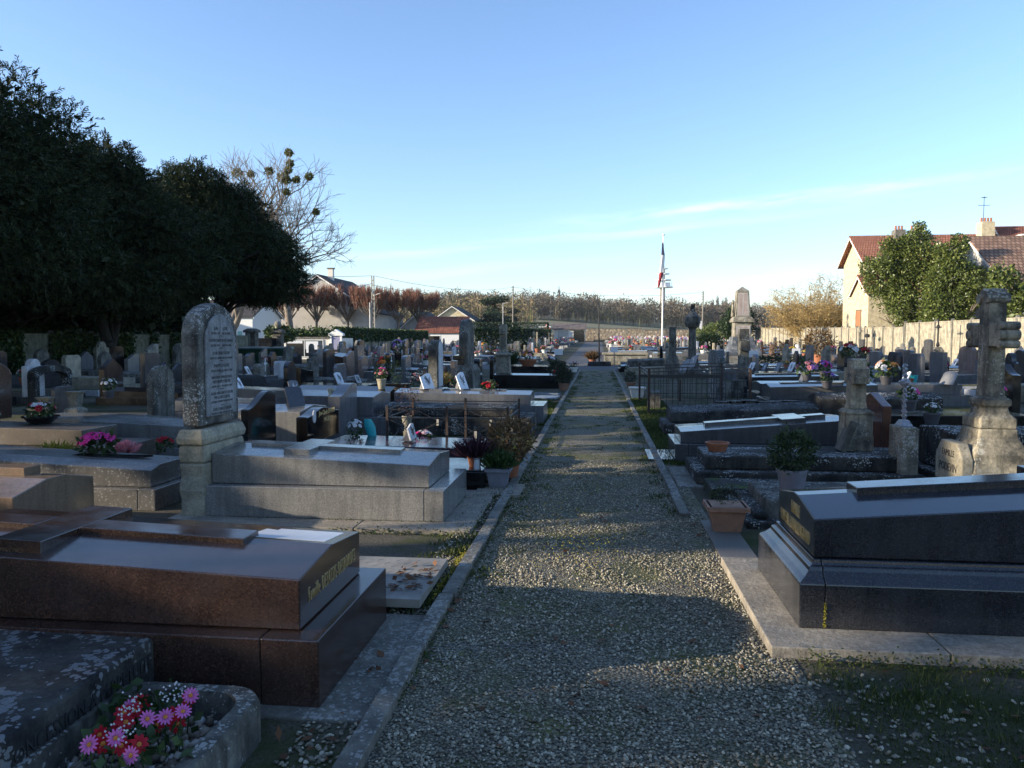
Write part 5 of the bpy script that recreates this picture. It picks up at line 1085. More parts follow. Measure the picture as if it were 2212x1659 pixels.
for x in (X0, -.84, X1):
    for y in (Y0, Y1): MB().box(x-.016, x+.016, y-.016, y+.016, 0, h+.05).build('post', M_RUST, t)
tombp('blackened lichen-spotted tomb just beyond the low iron railing', -1.38, 12.6, 13.5, -1, 2.2, .3, (.44, .47, .47, .5), W_DARK, ext=(.3, .12), joints=True, bevel=.02)
t = tombp('long steel-blue granite tomb carrying two photo plaques', -1.25, 14.3, 15.2, -1, 2.6, .36, (.55, .60, .58, .63), G_BLUE, ext=(.25, .12), cross=(.5, 2.4, .08, 1.7, 1.95, .3, .015))
t = stele_px('tall slim stele with a white lettered plaque and weathered round head', 925, 944, 956, 735, 16.4, 'arch', W_GREY, -1, base=(.1, .45))
pn = t; xx = t.location.x; yy_ = t.location.y; P = [(p, q+.55) for p, q in prof('arch', .42, 1.0)]; MB().prism(P, 'x', -.025, -.004).build('plaque', W_WHITE, t, .004)
stele_px('massive dark weathered stele with a round head, tallest on the left', 991, 1010, 1024, 690, 21.5, 'arch', W_GREY, -1, base=(.16, .85))
stele_px('black wave-topped stone half hidden behind the white-plaqued stele', 913, 920, 930, 793, 17.6, 'waver', G_DARK, -1, z0=.1)
stele_px('brown pointed headstone between the two tall steles', 952, 955, 971, 790, 19.4, 'point', G_BROWN, -1)
stele_px('mauve granite pillar between the two tall steles', 973, 982, 989, 779, 20., 'square', G_PINK, -1, base=(.06, .2))
stele_px('dark pointed-shoulder headstone right of the massive stele', 1020, 1036, 1042, 775, 23., 'rect', G_DARK, -1)
t = thing('open_frame_monument', 'black granite frame monument with an open rectangular window', 'headstone', (-3.75, 22.2, 0), math.pi)
m = MB(); m.box(0, .3, -.75, -.5, 0, 1.0).box(0, .3, .5, .75, 0, 1.0).box(.0, .3, -.499, .499, 0, .18).prism([(-.75, 1.002), (.75, 1.002), (.75, 1.12), (-.75, 1.16)], 'x', -.02, .32); m.build('frame', G_BLACK, t, .008)
stone_cross('tall pale stone cross on a high square pedestal, left of the path', -3.35, 27.2, 2.1, .3, .26, .24, W_PALE, 'y', [(.36, .36, 0), (.36, .36, .12), (.27, .27, .16), (.23, .23, .98), (.3, .3, 1.0), (.3, .3, 1.06), (.16, .16, 1.1)])
tombp('gleaming black granite tomb with a pale top, beside the path', -1.25, 24.6, 25.6, -1, 2.1, .0, (.42, .46, .43, .47), G_BLACK, ext=(0, 0), joints=False)
tombp('wide black granite tomb crowded with pots, near the cross path', -1.3, 31.2, 33.4, -1, 2.6, .3, (.46, .46, .47, .47), G_BLACK, ext=(.1, .1), joints=False)
stele('narrow black obelisk stone behind the gleaming black tomb', -3.55, 26.0, 26.3, .12, 1.0, 'gable', G_BLACK, -1)
for i, (x0, y0, x1, y1, w, z) in enumerate(((-3.6, 20.6, -1.05, 20.1, .5, .06), (-3.3, 21.1, -1.05, 20.9, .45, .10), (-2.9, 20.9, -1.75, 20.8, .18, .16), (-3.2, 19.9, -1.45, 19.8, .14, .05))):
    d = Vector((x1-x0, y1-y0)); o = MB().box(0, d.length, -w/2, w/2, -.02, .02).build('plank', plain('blue_grey_board', (.20, .24, .28), .7, .3, 6) if i < 2 else M_WOOD); o.location = (x0, y0, z); o.rotation_euler = (R((4, -3, 6, -2)[i]), 0, math.atan2(d.y, d.x)); tag(o, ('wide blue-grey board laid flat beside the kerb, nearer of two', 'wide blue-grey board laid flat beside the kerb, farther of two', 'narrow weathered batten on top of the blue-grey boards', 'loose batten lying on the grass in front of the boards')[i], 'board')

# ---------------------------------------------------------------- right foreground
t = tombp('dark polished granite tomb with moulded plinth and gilt family name, right foreground', 1.17, 4.30, 5.13, 1, 2.05, .41, (.62, .68, .77, .83), G_DARK, ext=(.10, .12), cross=(.32, 2.0, .1, 1.4, 1.66, .34, .035), mould=True, base=(.2, .27, .06, W_SLABL), rw=.05, cut=.13)
txt('FAMILLE', .115, M_GOLD, t, (1.1675, 4.70, .585), '-X', xs=.36, ext=.002, thin=.0035, gap=1.35); txt('FONTEIL LOUALLENGRAND', .115, M_GOLD, t, (1.1675, 4.72, .485), '-X', xs=.37, ext=.002, thin=.0035, gap=1.32)
tl = (Vector((0, -.4695, .07+.18*.0)).normalized()); 
t2 = tombp('pale-topped weathered block tomb with the potted bush, behind the dark granite one', 1.45, 6.75, 7.65, 1, 1.8, .0, (.22, .22, .24, .24), W_GREY, ext=(0, 0), joints=False, bevel=.02); m = MB(); m.box(-.2, 1.8, -.60, .60, -.1, .06).box(-.12, -.003, -.5, .5, .061, .12); m.build('footing', W_DARK, t2, .02)
o = MB().box(0, .9, 0, .6, -.02, .12).build('mossy_block', weathered('mossy_stone', (.09, .09, .08), (.025, .025, .022), amount=.4, moss=1.), bevel=.02); o.location = (1.12, 7.75, 0); tag(o, 'low mossy stone block behind the terracotta window box', 'stone block')
t = tombp('blackened three-step tomb with a stone cross at its head', 1.18, 8.62, 9.4, 1, 2.2, .16, (.31, .31, .33, .33), W_DARK, ext=(.12, .16), joints=False, bevel=.02, base=(.2, .1, .02, W_CONC))
t = stone_cross('lichened stone cross on a stepped block at the head of the three-step tomb', 2.93, 9.2, 1.37, .19, .175, .17, W_CROSS, 'y', [(.155, .165, .33), (.15, .16, .5), (.145, .155, .51), (.14, .15, .74), (.155, .165, .75), (.15, .16, .77), (.115, .12, .8)], arm_z=.66)
o = MB().box(-.03, .03, -.11, .11, 0, .36).build('leaning_tablet', W_GREY, bevel=.004); o.location = (2.72, 9.06, .335); o.rotation_euler = (0, R(22), 0); tag(o, 'stone tablet leaning against the lichened stone cross', 'tablet')
t = tombp('dark granite tomb with a raised sky-lit cross, middle right', 1.07, 10.2, 11.05, 1, 2.1, .24, (.385, .40, .56, .58), G_MID, pmat=G_MID, ext=(.08, .12), cross=(.35, 1.9, .1, 1.3, 1.6, .32, .04), mould=False, rw=.05)
o = MB().box(-.32, .0, -.45, .45, 0, .02).build('polished_slab', G_BLUE); o.location = (.98, 10.6, .012); tag(o, 'small polished ground slab at the foot of the dark cross-topped tomb', 'slab')
t = tombp('long lichen-crusted tomb with a low ridge, beyond the cross-topped granite', 1.2, 13.0, 13.85, 1, 2.6, .2, (.38, .45, .48, .55), W_SLAB, pmat=W_DARK, ext=(.12, .14), joints=False, bevel=.03); o = MB()
for q in range(6): o.box(-.6+q*.22, -.42+q*.22+.1, -.1, .1, 0, .03+.012*(q % 3))
o = o.build('broken_slates', W_DARK); o.location = (2.6, 13.6, .49); tag(o, 'broken dark slate pieces heaped on the lichen-crusted tomb', 'rubble')
# black iron fenced plot
t = thing('iron_enclosure', 'tall black iron fence around an old plot, right of the path', 'railing', (1.05, 16.3, 0))
m = MB(); X1_, Y1_ = 2.05, 3.7
for (a, b_) in (((0, 0), (X1_, 0)), ((0, Y1_), (X1_, Y1_)), ((0, 0), (0, Y1_)), ((X1_, 0), (X1_, Y1_))):
    for z in (.90, .82): m.tube((*a, z+.08*a[0]/X1_), (*b_, z+.08*b_[0]/X1_), .014, .014, 4)
for y in (.0, Y1_):
    for z in (.08, .46): m.tube((0, y, z), (X1_, y, z), .01, .01, 4)
    for q in range(17): m.tube((.12*q, y, .08), (.12*q, y, .5), .008, .008, 4)
m.build('bars', M_IRON, t)
for x, y in ((0, 0), (X1_, 0), (0, Y1_), (X1_, Y1_), (1.02, Y1_)): MB().box(x-.025, x+.025, y-.025, y+.025, 0, .98 if x != 1.02 else .55).build('post', M_RUST, t)
m = MB()
for q in range(1, 17):
    for y in (.0, Y1_): m.tube((.12*q, y, .46), (.12*q, y, .84+.08*.12*q/X1_), .009, .009, 4)
m.box(0, X1_, Y1_-.012, Y1_+.012, .60, .68).build('uprights', M_IRON, t)
stele('small grey boundary stone at the corner of the black fence', 1.12, 17.6, 18.0, .28, .42, 'low_arch', W_GREY, 1)
stele_px('slim rounded-shoulder stele with a white lichen patch, inside the black fence', 1530, 1549, 1567, 756, 20.4, 'rect', weathered('blue_grey_stone', (.24, .26, .26), (.09, .10, .105), (.6, .62, .62), .9, .4), 1)
stone_cross('dark stone cross on a tall square base, in front of the obelisk', 3.95, 21.8, 1.86, .26, .27, .25, W_GREY, 'y', [(.34, .34, 0), (.34, .34, .16), (.3, .3, .2), (.26, .26, .42), (.28, .28, .44), (.2, .2, .5)], arm_z=.66)
t = stele_px('red-brown polished granite headstone with a sloping top', 1853, 1908, 1927, 848, 9.4, 'gable', G_RED, 1, z0=.0)
t = thing('iron_cross_block', 'narrow streaked stone block topped by an ornate silver iron cross', 'cross', (3.27, 8.7, 0)); MB().rects([(.09, .19, 0), (.085, .18, .66)]).build('block', W_PALE, t, .012); m = MB(); z = .665
m.rects([(.06, .1, z), (.035, .05, z+.06)])
for q in range(11): zz = z+.05+q*.055; rr_ = .045+.018*math.sin(q*1.9); m.tube((0, -rr_, zz), (0, rr_, zz+.05), .012, .012, 5).tube((0, rr_, zz), (0, -rr_, zz+.05), .012, .012, 5)
m.tube((0, 0, z), (0, 0, z+.66), .016, .016, 6).tube((0, -.14, z+.46), (0, .14, z+.46), .02, .02, 6)
m.lathe([(.0, 0), (.05, .02), (.055, .06), (.02, .09)], 8, (0, 0, z+.42)); m.build('iron_cross', plain('silvered_iron', (.36, .37, .40), .45, .5, 40, .4), t, smooth=False)
tombp('dark streaked block tomb beside the iron-cross block', 3.62, 8.4, 9.2, 1, 1.6, .2, (.62, .66, .62, .66), W_DARK, ext=(.1, .1), joints=False, bevel=.02)
# big stone cross with scrolled arms
t = thing('stone_cross', 'big weathered stone cross with scrolled ends on a lettered pedestal', 'cross', (3.51, 7.39, 0))
MB().rects([(.26, .29, -.05), (.26, .29, .40), (.245, .275, .42), (.23, .26, .58), (.17, .19, .72), (.16, .18, .80)]).build('pedestal', W_CROSS, t, .015)
nb = MB().prism([(-.27, .30), (.27, .30), (.27, .53), (.16, .67), (-.16, .67), (-.27, .53)], 'x', -.34, -.24).build('name_block', W_CREAM, t, .012)
for z, s, k in ((.56, 'FAMILLE', .085), (.43, 'PODEVIN', .105)): txt(s, k, M_ENGR, nb, (3.51-.3415, 7.39, z), '-X', xs=.8, ext=.0015)
m = MB(); m.rects([(.155, .175, .802), (.155, .175, .89), (.115, .135, .93), (.10, .12, .99), (.12, .14, 1.0), (.122, .142, 1.03), (.12, .14, 1.06), (.085, .10, 1.08), (.078, .092, 1.16), (.075, .09, 1.98)]); m.build('shaft', W_CROSS, t, .012)
for s in (-1, 1):
    m = MB(); m.box(-.073, .073, min(s*.0901, s*.27), max(s*.0901, s*.27), 1.53, 1.73)
    for zc, rr_ in ((1.55, .036), (1.63, .048), (1.71, .036)): m.prism([(s*.28+rr_*math.cos(q*.524), zc+rr_*math.sin(q*.524)) for q in range(12)], 'x', -.085, .085)
    m.build('arm', W_CROSS, t, .008)
m = MB()
for yq in (-.075, .075): m.prism([(yq+.045*math.cos(q*.524), 1.955+.045*math.sin(q*.524)) for q in range(12)], 'x', -.096, .096)
m.prism([(.055*math.cos(q*.524), 2.0+.045*math.sin(q*.524)) for q in range(12)], 'x', -.095, .095); m.build('scrolled_top', W_CROSS, t, .008)
# right, farther
tombp('weathered block tomb with a lichened sloping lid, behind the red headstone', 3.56, 12.95, 13.7, 1, 1.9, .3, (.62, .70, .64, .72), W_DARK, ext=(.15, .1), joints=False, bevel=.03)
tombp('dark granite tomb with white sky reflections, behind the lichened lid', 3.65, 17.0, 17.9, 1, 2.2, .3, (.56, .62, .62, .66), G_MID, ext=(.1, .1), cross=(.3, 1.9, .08, 1.3, 1.55, .3, .015))
tombp('dark polished tomb laden with dried flowers and plaques', 3.85, 19.0, 20.0, 1, 2.2, .3, (.52, .56, .54, .58), G_DARK, ext=(.1, .1))
tombp('black polished tomb with a bright cross-shaped gleam, nearest the obelisk', 4.0, 21.5, 22.5, 1, 2.4, .3, (.55, .60, .60, .65), G_DARK, ext=(.1, .1), cross=(.3, 2.1, .08, 1.4, 1.65, .3, .02))
tombp('long flat grey granite tomb in front of three blue-grey headstones', 6.45, 19.3, 20.2, 1, 2.1, .26, (.50, .50, .51, .51), G_BLUE, ext=(.3, .15), joints=True)
for lab, uL, uM, uR, vt, Y, k, mt in (('tall blue-grey headstone, left of three behind the long flat tomb', 1877, 1902, 1909, 759, 26, 'rect', G_BLUE), ('black headstone with faint lines, middle of three behind the long flat tomb', 1918, 1945, 1951, 760, 25, 'rect', G_DARK), ('broad blue-grey headstone, right of three behind the long flat tomb', 1962, 1992, 1999, 763, 24, 'rect', G_BLUE), ('dark shouldered headstone with a red wreath beside the tall blue one', 1847, 1866, 1872, 768, 27.5, 'low_arch', G_DARK), ('pale wave-topped headstone against the stained wall', 1997, 2015, 2021, 757, 40, 'wave', G_PINK), ('small pale pointed stone at the foot of the stained wall', 2022, 2032, 2037, 763, 39, 'gothic', W_PALE), ('black wave-topped headstone with an oval portrait at the right edge', 2165, 2190, 2208, 787, 12.5, 'swoop', G_BLACK), ('dark shouldered headstone behind the black one at the right edge', 2166, 2192, 2203, 762, 20, 'shoulder', G_DARK)):
    stele_px(lab, uL, uM, uR, vt, Y, k, mt, 1, z0=.2 if Y < 15 else 0)
for lab, uL, uM, uR, vt, Y, k, mt, sd in (('cream stepped headstone with a white cross, left middle distance', 546, 562, 583, 786, 24, 'rect', W_PALE, -1), ('white marble headstone with stepped shoulders', 591, 606, 620, 780, 24.5, 'rect', W_WHITE, -1), ('dark rounded headstone peering over the white marble one', 592, 600, 616, 770, 29, 'low_arch', G_BLUE, -1), ('black concave-topped headstone on a black slab', 639, 650, 677, 793, 20.5, 'swoop', G_BLACK, -1),
    ('streaked blue marble headstone behind the black slab', 720, 727, 748, 786, 21.5, 'rect', granite('veined_marble', (.1, .11, .14), (.2, .21, .25), (.38, .39, .42), 22, .2), -1), ('rosy wave-crested headstone in front of the bench', 741, 748, 766, 758, 29, 'wave', G_PINK, -1), ('brown-violet curved headstone right of the bench', 773, 781, 795, 769, 27, 'low_arch', G_PINK, -1), ('rough-hewn grey stone with a carved face', 806, 812, 824, 775, 26, 'rough', W_GREY, -1),
    ('dark headstone bearing a white cross in the left middle row', 832, 841, 849, 763, 27.5, 'rect', G_DARK, -1), ('plain slate-grey headstone next to the white-crossed one', 848, 853, 865, 766, 28, 'square', G_BLUE, -1), ('blue-sided rounded headstone, right end of the left middle row', 866, 876, 888, 768, 28, 'low_arch', G_BLUE, -1), ('pale low headstone by the wall posts', 816, 822, 834, 772, 33, 'square', G_GREY, -1), ('old white-capped pillar beside the black concave headstone', 634, 638, 645, 789, 23, 'square', W_PALE, -1)):
    t = stele_px(lab, uL, uM, uR, vt, Y, k, mt, sd, base=(.05, .12))
    if 'white cross' in lab or 'white-crossed' in lab or 'bearing a white' in lab:
        if 'plain' in lab: continue
        x, y, z = t.location; o = MB().box(-.012, -.002, -.025, .025, .5, .95).box(-.012, -.002, -.09, -.0255, .74, .8).box(-.012, -.002, .0255, .09, .74, .8).build('white_cross', M_WHITEP, t)
tombp('black granite slab laid in front of the concave black headstone', -6.3, 20.4, 21.6, -1, 2.2, .2, (.32, .32, .33, .33), G_BLACK, ext=(.1, .1), joints=False)
tombp('twin brown family tomb with a sloping lid, below the ivy wall', -9.6, 31, 33, -1, 1.4, .3, (.7, .8, .9, 1.), G_BROWN, ext=(.1, .1), joints=False)

# monuments along the way
t = thing('war_memorial', 'pale pointed obelisk memorial with a list of names on a stepped mound', 'memorial', (9.1, 51, 0)); 
m = MB(); m.rects([(2.2, 2.2, 0), (2.2, 2.2, .18), (1.4, 1.4, .2), (1.35, 1.35, .5)]); m.build('steps', W_CONC, t, .02)
MB().rects([(1.12, 1.12, .502), (1.1, 1.1, .72), (.86, .86, .95), (.70, .70, 1.35), (.64, .64, 1.7)]).build('mound', weathered('blue_slate_base', (.15, .17, .2), (.06, .07, .09), amount=.5, streak=.4), t, .03)
MB().rects([(.54, .54, 1.702), (.52, .52, 2.5), (.52, .52, 2.62)]).rects([(.66, .66, 2.622), (.66, .66, 2.74), (.58, .58, 2.9), (.50, .50, 2.98)]).build('pedestal', W_PALE, t, .015)
MB().rects([(.46, .46, 2.982), (.37, .37, 4.62), (.02, .02, 4.9)]).build('shaft', W_PALE, t, .015)
pk = granite('rose_marble', (.50, .46, .44), (.57, .53, .50), (.62, .58, .55), 60, .4)
p1 = MB().loft([[(-.37, -.466, 3.05), (.37, -.466, 3.05), (.37, -.456, 3.05), (-.37, -.456, 3.05)], [(-.30, -.388, 4.48), (.30, -.388, 4.48), (.30, -.378, 4.48), (-.30, -.378, 4.48)]]).build('names_panel', pk, t); p2 = MB().box(-.44, .44, -.56, -.55, 1.85, 2.42).build('dedication_panel', pk, t)
m = MB()
for q in range(17):
    z = 3.12+q*.078; yb = -.470+(.078/1.43)*(z-3.05); wd = .33-(q*.004)
    for s in (-1, 1): x0 = .03 if s > 0 else -wd*.97; m.box(x0, x0+wd*random.uniform(.62, .85), yb-.004, yb, z, z+.022)
m.build('names', plain('red_lettering', (.30, .15, .12), .8, .1), p1); txt('1914-1918', .13, MATS['red_lettering'], p2, (9.1, 51-.5615, 2.28), '-Y', xs=.9); txt('MORTS POUR LA FRANCE', .06, MATS['red_lettering'], p2, (9.1, 51-.5615, 2.08), '-Y', xs=.9)
m = MB(); m.tube((0, 0, 0), (0, 0, .8), .12, .07, 8).lathe([(.02, .8), (.09, .84), (.09, .97), (.02, 1.05)], 8, (0, 0, 0)); o = m.build('statue', W_PALE, t, smooth=True); o.location = (-.58, -.1, 2.99)
# lantern column and companions, right of the path
def column(label, x, y, h, r, top=True):
    t = thing('lantern_column', label, 'column', (x, y, 0)); MB().rects([(r*2, r*2, 0), (r*2, r*2, .3), (r*1.5, r*1.5, .4), (r*1.3, r*1.3, .8)]).build('base', W_GREY, t, .01); MB().lathe([(r, .802), (r*.85, h*.66), (r*1.2, h*.68)], 10).build('shaft', W_GREY, t, smooth=True)
    MB().lathe([(r*1.5, h*.682), (r*2, h*.74), (r*1.9, h*.82), (r*1.1, h*.86), (r*.7, h*.9)], 8).build('lantern', W_GREY, t); MB().box(-r*.5, r*.5, -r*.5, r*.5, h*.902, h).build('finial', W_DARK, t)
column('dark carved column crowned with a lantern, right of the flagpole', 3.95, 33.5, 3.05, .17)
stone_cross('dark ornate stone pillar cross just right of the flagpole', 2.95, 31.6, 2.05, .2, .26, .26, W_GREY, 'y', [(.3, .3, 0), (.28, .28, .5), (.2, .2, .9)], arm_z=.6)
for lab, u, v, Y, h in (('stone cross in front of the red-tiled shed, near its left end', 862, 729, 64, 1.9), ('small white stone cross right of the massive dark stele', 1024, 718, 80, 1.8), ('ochre stone cross before the square-cut hedge', 1083, 713, 66, 2.3), ('ochre pillar cross left of the far hedge', 1153, 716, 75, 2.3), ('lit white crucifix beside the ochre pillar cross', 1160, 717, 82, 2.2), ('grey stone cross in front of the clipped far hedge', 1186, 719, 88, 2.2), ('smaller grey cross at the clipped hedge', 1194, 721, 95, 2.0), ('tall pale cross rising over the stacked tombs right of the road', 1353, 712, 72, 2.2), ('pale cross farther right beyond the road tombs', 1389, 717, 84, 2.1), ('white stone cross against the sunlit right wall', 2032, 705, 62, 1.9)):
    if u > 2000: u, Y = 1858, 62
    w = S(u, v, Y=Y); hh = w.z-zt(w.x, Y); stone_cross(lab, w.x, Y, hh, .28, .2, .18, W_CREAM if 'ochre' in lab or 'pale' in lab else W_PALE if 'grey' not in lab else W_GREY, 'y', [(.3, .3, 0), (.28, .28, hh*.3), (.14, .14, hh*.36)])
t = thing('iron_crucifix', 'black iron crucifix on a stone block, casting its shadow on the stained wall', 'cross', (19.6, 47.5, 0)); MB().rects([(.3, .3, 0), (.26, .26, .9), (.16, .16, 1.1)]).build('block', W_GREY, t, .01); m = MB(); m.tube((0, 0, 1.1), (0, 0, 2.75), .05, .035).tube((0, -.4, 2.25), (0, .4, 2.25), .035).lathe([(.05, 1.1), (.11, 1.2), (.06, 1.4)], 8).lathe([(.02, 2.15), (.09, 2.2), (.09, 2.35), (.02, 2.4)], 8); m.build('iron_cross', M_IRON, t)
t = thing('iron_cross', 'plain black iron cross standing against the sunlit wall', 'cross', (20.1, 61, 0)); MB().tube((0, 0, 0), (0, 0, 2.3), .035).tube((0, -.32, 1.8), (0, .32, 1.8), .04).lathe([(.02, 1.65), (.2, 1.7), (.2, 1.9), (.02, 1.95)], 8).build('bars', M_IRON, t)
t = tombp('raised table tomb with a thick pale top slab, right side of the main road', .35, 47.6, 49.4, 1, 2.5, 0, (.56, .58, .58, .60), W_PALE, ext=(0, 0), joints=False); MB().box(-.12, 2.65, -1.0, 1.0, .602, .73).build('top_slab', W_CREAM, t, .02)
for i in range(4): tombp('pale flat-topped tomb in the stack beside the main road, %s behind the table tomb' % ('first', 'second', 'third', 'fourth')[i], .75, 51.+i*2.6, 52.9+i*2.6, 1, 2.3+.2*i, .4, (.62, .66, .68, .72), (W_CREAM, W_PALE, W_CREAM, G_PINK)[i], ext=(.12, .1), joints=False)
tombp('grey vault tomb with a big headstone panel, below the flag', 3.3, 47.2, 48.6, 1, 1.7, .3, (.72, .76, .74, .78), G_GREY, ext=(.1, .1), joints=False)

# ================================================================== POTS, FLOWERS, PLAQUES
random.seed(77)
def pot_mesh(rt, rb, h, sq=0, rim=True):
    m = MB()
    if sq:
        k = sq; m.loft([[(-rb*k, -rb, 0), (rb*k, -rb, 0), (rb*k, rb, 0), (-rb*k, rb, 0)], [(-rt*k, -rt, h), (rt*k, -rt, h), (rt*k, rt, h), (-rt*k, rt, h)]])
        e = .02; m.loft([[((rt+e)*k*a, (rt+e)*b_, z) for a, b_ in ((-1, -1), (1, -1), (1, 1), (-1, 1))] for z in (h-.035, h)]+[[((rt-.015)*k*a, (rt-.015)*b_, z) for a, b_ in ((-1, -1), (1, -1), (1, 1), (-1, 1))] for z in (h, h-.03)])
    else: m.lathe([(rb, 0), (rt, h*.86), (rt*1.08, h*.86), (rt*1.08, h), (rt*.9, h), (rt*.85, h-.03)], 14)
    return m
def potplant(name, label, loc, pot, kind, rad, cols=(), group=None, hgt=None, n=420, cat='flower pot'):
    if loc[1] > 10.8: loc = (fx(loc[0], loc[1]), loc[1], loc[2])
    t = thing(name, label, cat, loc, random.uniform(0, 6.28) if not (pot and pot[4:5] and pot[4]) else 0., group); h0 = 0
    if pot:
        rt, rb, h0, pm = pot[:4]; sq = pot[4] if len(pot) > 4 else 0; pot_mesh(rt, rb, h0, sq).build('pot', pm, t, smooth=not sq); MB().lathe([(rt*.86, h0-.028), (rt*.5, h0-.018)], 10).build('soil', M_SOIL, t)
    hh = hgt or rad
    if kind == 'ball':
        P, D = crown_pts([((0, 0, h0+hh*.85), (rad, rad, hh))], n, .45); V, F = leaves(P, nrm(D+RNG.normal(0, .7, D.shape)+[0, 0, .3]), rad*.26, rad*.05); np_mesh('foliage', V, F, cols[0] if cols else M_BUSH, t)
    elif kind == 'spikes':
        P = np.stack([RNG.normal(0, rad*.3, n), RNG.normal(0, rad*.3, n), np.full(n, h0-.02)], 1); D = nrm(np.stack([P[:, 0]*2.2/rad, P[:, 1]*2.2/rad, np.ones(n)*1.4], 1)+RNG.normal(0, .22, (n, 3))); V, F = leaves(P, D, RNG.uniform(.6, 1.2, n)*hh*1.5, .008+rad*.03)
        Q = P+D*(RNG.uniform(.4, 1.1, n)*hh*1.2)[:, None]; V2, F2 = leaves(Q, nrm(D+RNG.normal(0, .6, D.shape)), hh*.2, .012); V, F = cat_vf([(V, F), (V2, F2)]); np_mesh('foliage', V, F, cols[0] if cols else M_HEATH, t)
    else:
        P, D = crown_pts([((0, 0, h0+hh*.55), (rad*.9, rad*.9, hh*.55))], n//3, .3); V, F = leaves(P, nrm(D+RNG.normal(0, .6, D.shape)), rad*.5, rad*.14); np_mesh('foliage', V, F, M_BUSH, t)
        for ci, c in enumerate(cols):
            m = MB()
            for q in range(11 if len(cols) == 1 else 7):
                a = random.uniform(0, 6.28); e = random.uniform(.15, 1.3); p = Vector((math.cos(a)*math.cos(e)*rad, math.sin(a)*math.cos(e)*rad, h0+hh*.5+math.sin(e)*hh*.72)); nv = Vector((math.cos(a)*math.cos(e), math.sin(a)*math.cos(e), math.sin(e)+.2))
                flower(m, None, p, nv, rad*.3, 7, .75, .25); flower(m, None, p+nv.normalized()*rad*.06, nv, rad*.18, 5, .8, .4)
            m.build('blooms', c, t)
    return t
def plaque(name, label, loc, rz, w, h, mat, emb=None, tilt=28, group=None, kind=0):
    if loc[1] > 10.8: loc = (fx(loc[0], loc[1]), loc[1], loc[2])
    t = thing(name, label, 'plaque', loc, rz, group); P = prof(('rect', 'low_arch', 'wave')[kind], w, h); c, s = math.cos(R(tilt)), math.sin(R(tilt))
    m = MB(); m.loft([[(q*s+d*c, p, q*c+.012-d*s) for p, q in P] for d in (-.012, .012)]); m.build('panel', mat, t, .003); MB().loft([[(.0+h*s*.6, -w*.3, 0), (.02+h*s*.6+.08, -w*.3, 0), (.02+h*s*.6+.08, w*.3, 0), (.0+h*s*.6, w*.3, 0)], [(h*s*.6-.0, -w*.3, h*c*.6), (h*s*.6+.02, -w*.3, h*c*.6), (h*s*.6+.02, w*.3, h*c*.6), (h*s*.6, w*.3, h*c*.6)]]).build('stand', M_DGREY, t)
    if emb: 
        k = MB(); fl_ = MB(); 
        def at(p, q): return Vector((q*s-.013*c, p, q*c+.012+.013*s))
        for i in range(7): q = h*(.2+.09*i); p = w*.18*math.sin(i*1.1)-w*.12; a = at(p, q); k.tube(a, at(p+w*.16*(-1)**i, q+h*.1), .006, .004, 4); 
        for i in range(4): flower(k, None, at(-w*.15+w*.07*i, h*(.4+.09*i)), (-c, 0, s), w*.11, 6, .7)
        k.build('emblem', emb, t)
    return t
Z = lambda x, y: zt(x, y)
potplant('potted_bush', 'round dark green bush in a grey plastic pot on the pale block tomb', (1.74, 7.15, .225), (.13, .10, .2, M_GREYPOT), 'ball', .185, (foliage('dark_bush', (.015, .03, .012), (.05, .08, .03), .6, .2),), n=1500)
potplant('window_box', 'pinkish terracotta window box with a small green plant at the path edge', (1.06, 6.5, .02), (.14, .10, .21, M_TERRAP, 1.05), 'ball', .09, (M_BUSH,), n=150)
o = MB().box(-.16, .1, -.75, .45, 0, .02).build('ribbed_plate', plain('ribbed_metal', (.14, .13, .115), .7, .3, 80, .2)); o.location = (1.05, 6.35, 0); tag(o, 'ribbed metal plate under the terracotta window box', 'plate')
w = S(1524, 966, X=1.36); potplant('terracotta_bowl', 'shallow orange terracotta bowl on the corner of the three-step tomb', (1.36, 9.02, .312), (.13, .095, .1, M_TERRA), 'ball', .02, (M_DRY,), n=20)
potplant('potted_heather', 'big dry-topped heather in a red pot next to the kerb', (-.99, 8.6, .04), (.12, .09, .2, M_TERRA), 'ball', .26, (M_DRY,), n=900, hgt=.24)
potplant('potted_heather', 'purple heather in a small terracotta pot on the black edging block', (-1.32, 8.2, .22), (.08, .06, .11, M_TERRA), 'spikes', .14, (M_HEATH,), n=300, hgt=.16)
potplant('potted_heather', 'brownish heather beside the purple one on the black edging block', (-1.12, 8.35, .22), (.08, .06, .1, M_TERRA), 'spikes', .12, (M_DRY,), n=260, hgt=.13)
potplant('window_box', 'dark grey square planter with green lavender before the red-potted heather', (-1.05, 8.12, .03), (.12, .09, .2, M_GREYPOT, 1.), 'spikes', .14, (M_BUSH,), n=320, hgt=.14)
potplant('round_bowl', 'dark green bowl of low plants behind the black edging block', (-1.18, 8.95, .25), (.16, .1, .09, BIN), 'ball', .1, (M_BUSH,), n=160)
o = MB().lathe([(.035, 0), (.03, .1), (.042, .11)], 10).build('glass_tumbler', plain('clear_glass', (.5, .52, .54), .1, .05)); o.location = (-1.27, 8.02, .222); tag(o, 'empty glass tumbler on the black edging block', 'glass')
o = MB().box(-.27, .2, -.3, .3, 0, .03).build('stepping_slab', W_SLABL); o.location = (-.98, 7.95, 0); tag(o, 'pale mossy slab in front of the grey planter', 'slab')
potplant('flower_bouquet', 'artificial bouquet of pink peonies and a white rose behind the grey tomb', (-2.32, 10.1, .0), None, 'flowers', .15, (F_PINK, F_WHITE, F_ROSE), hgt=.3, cat='flowers')
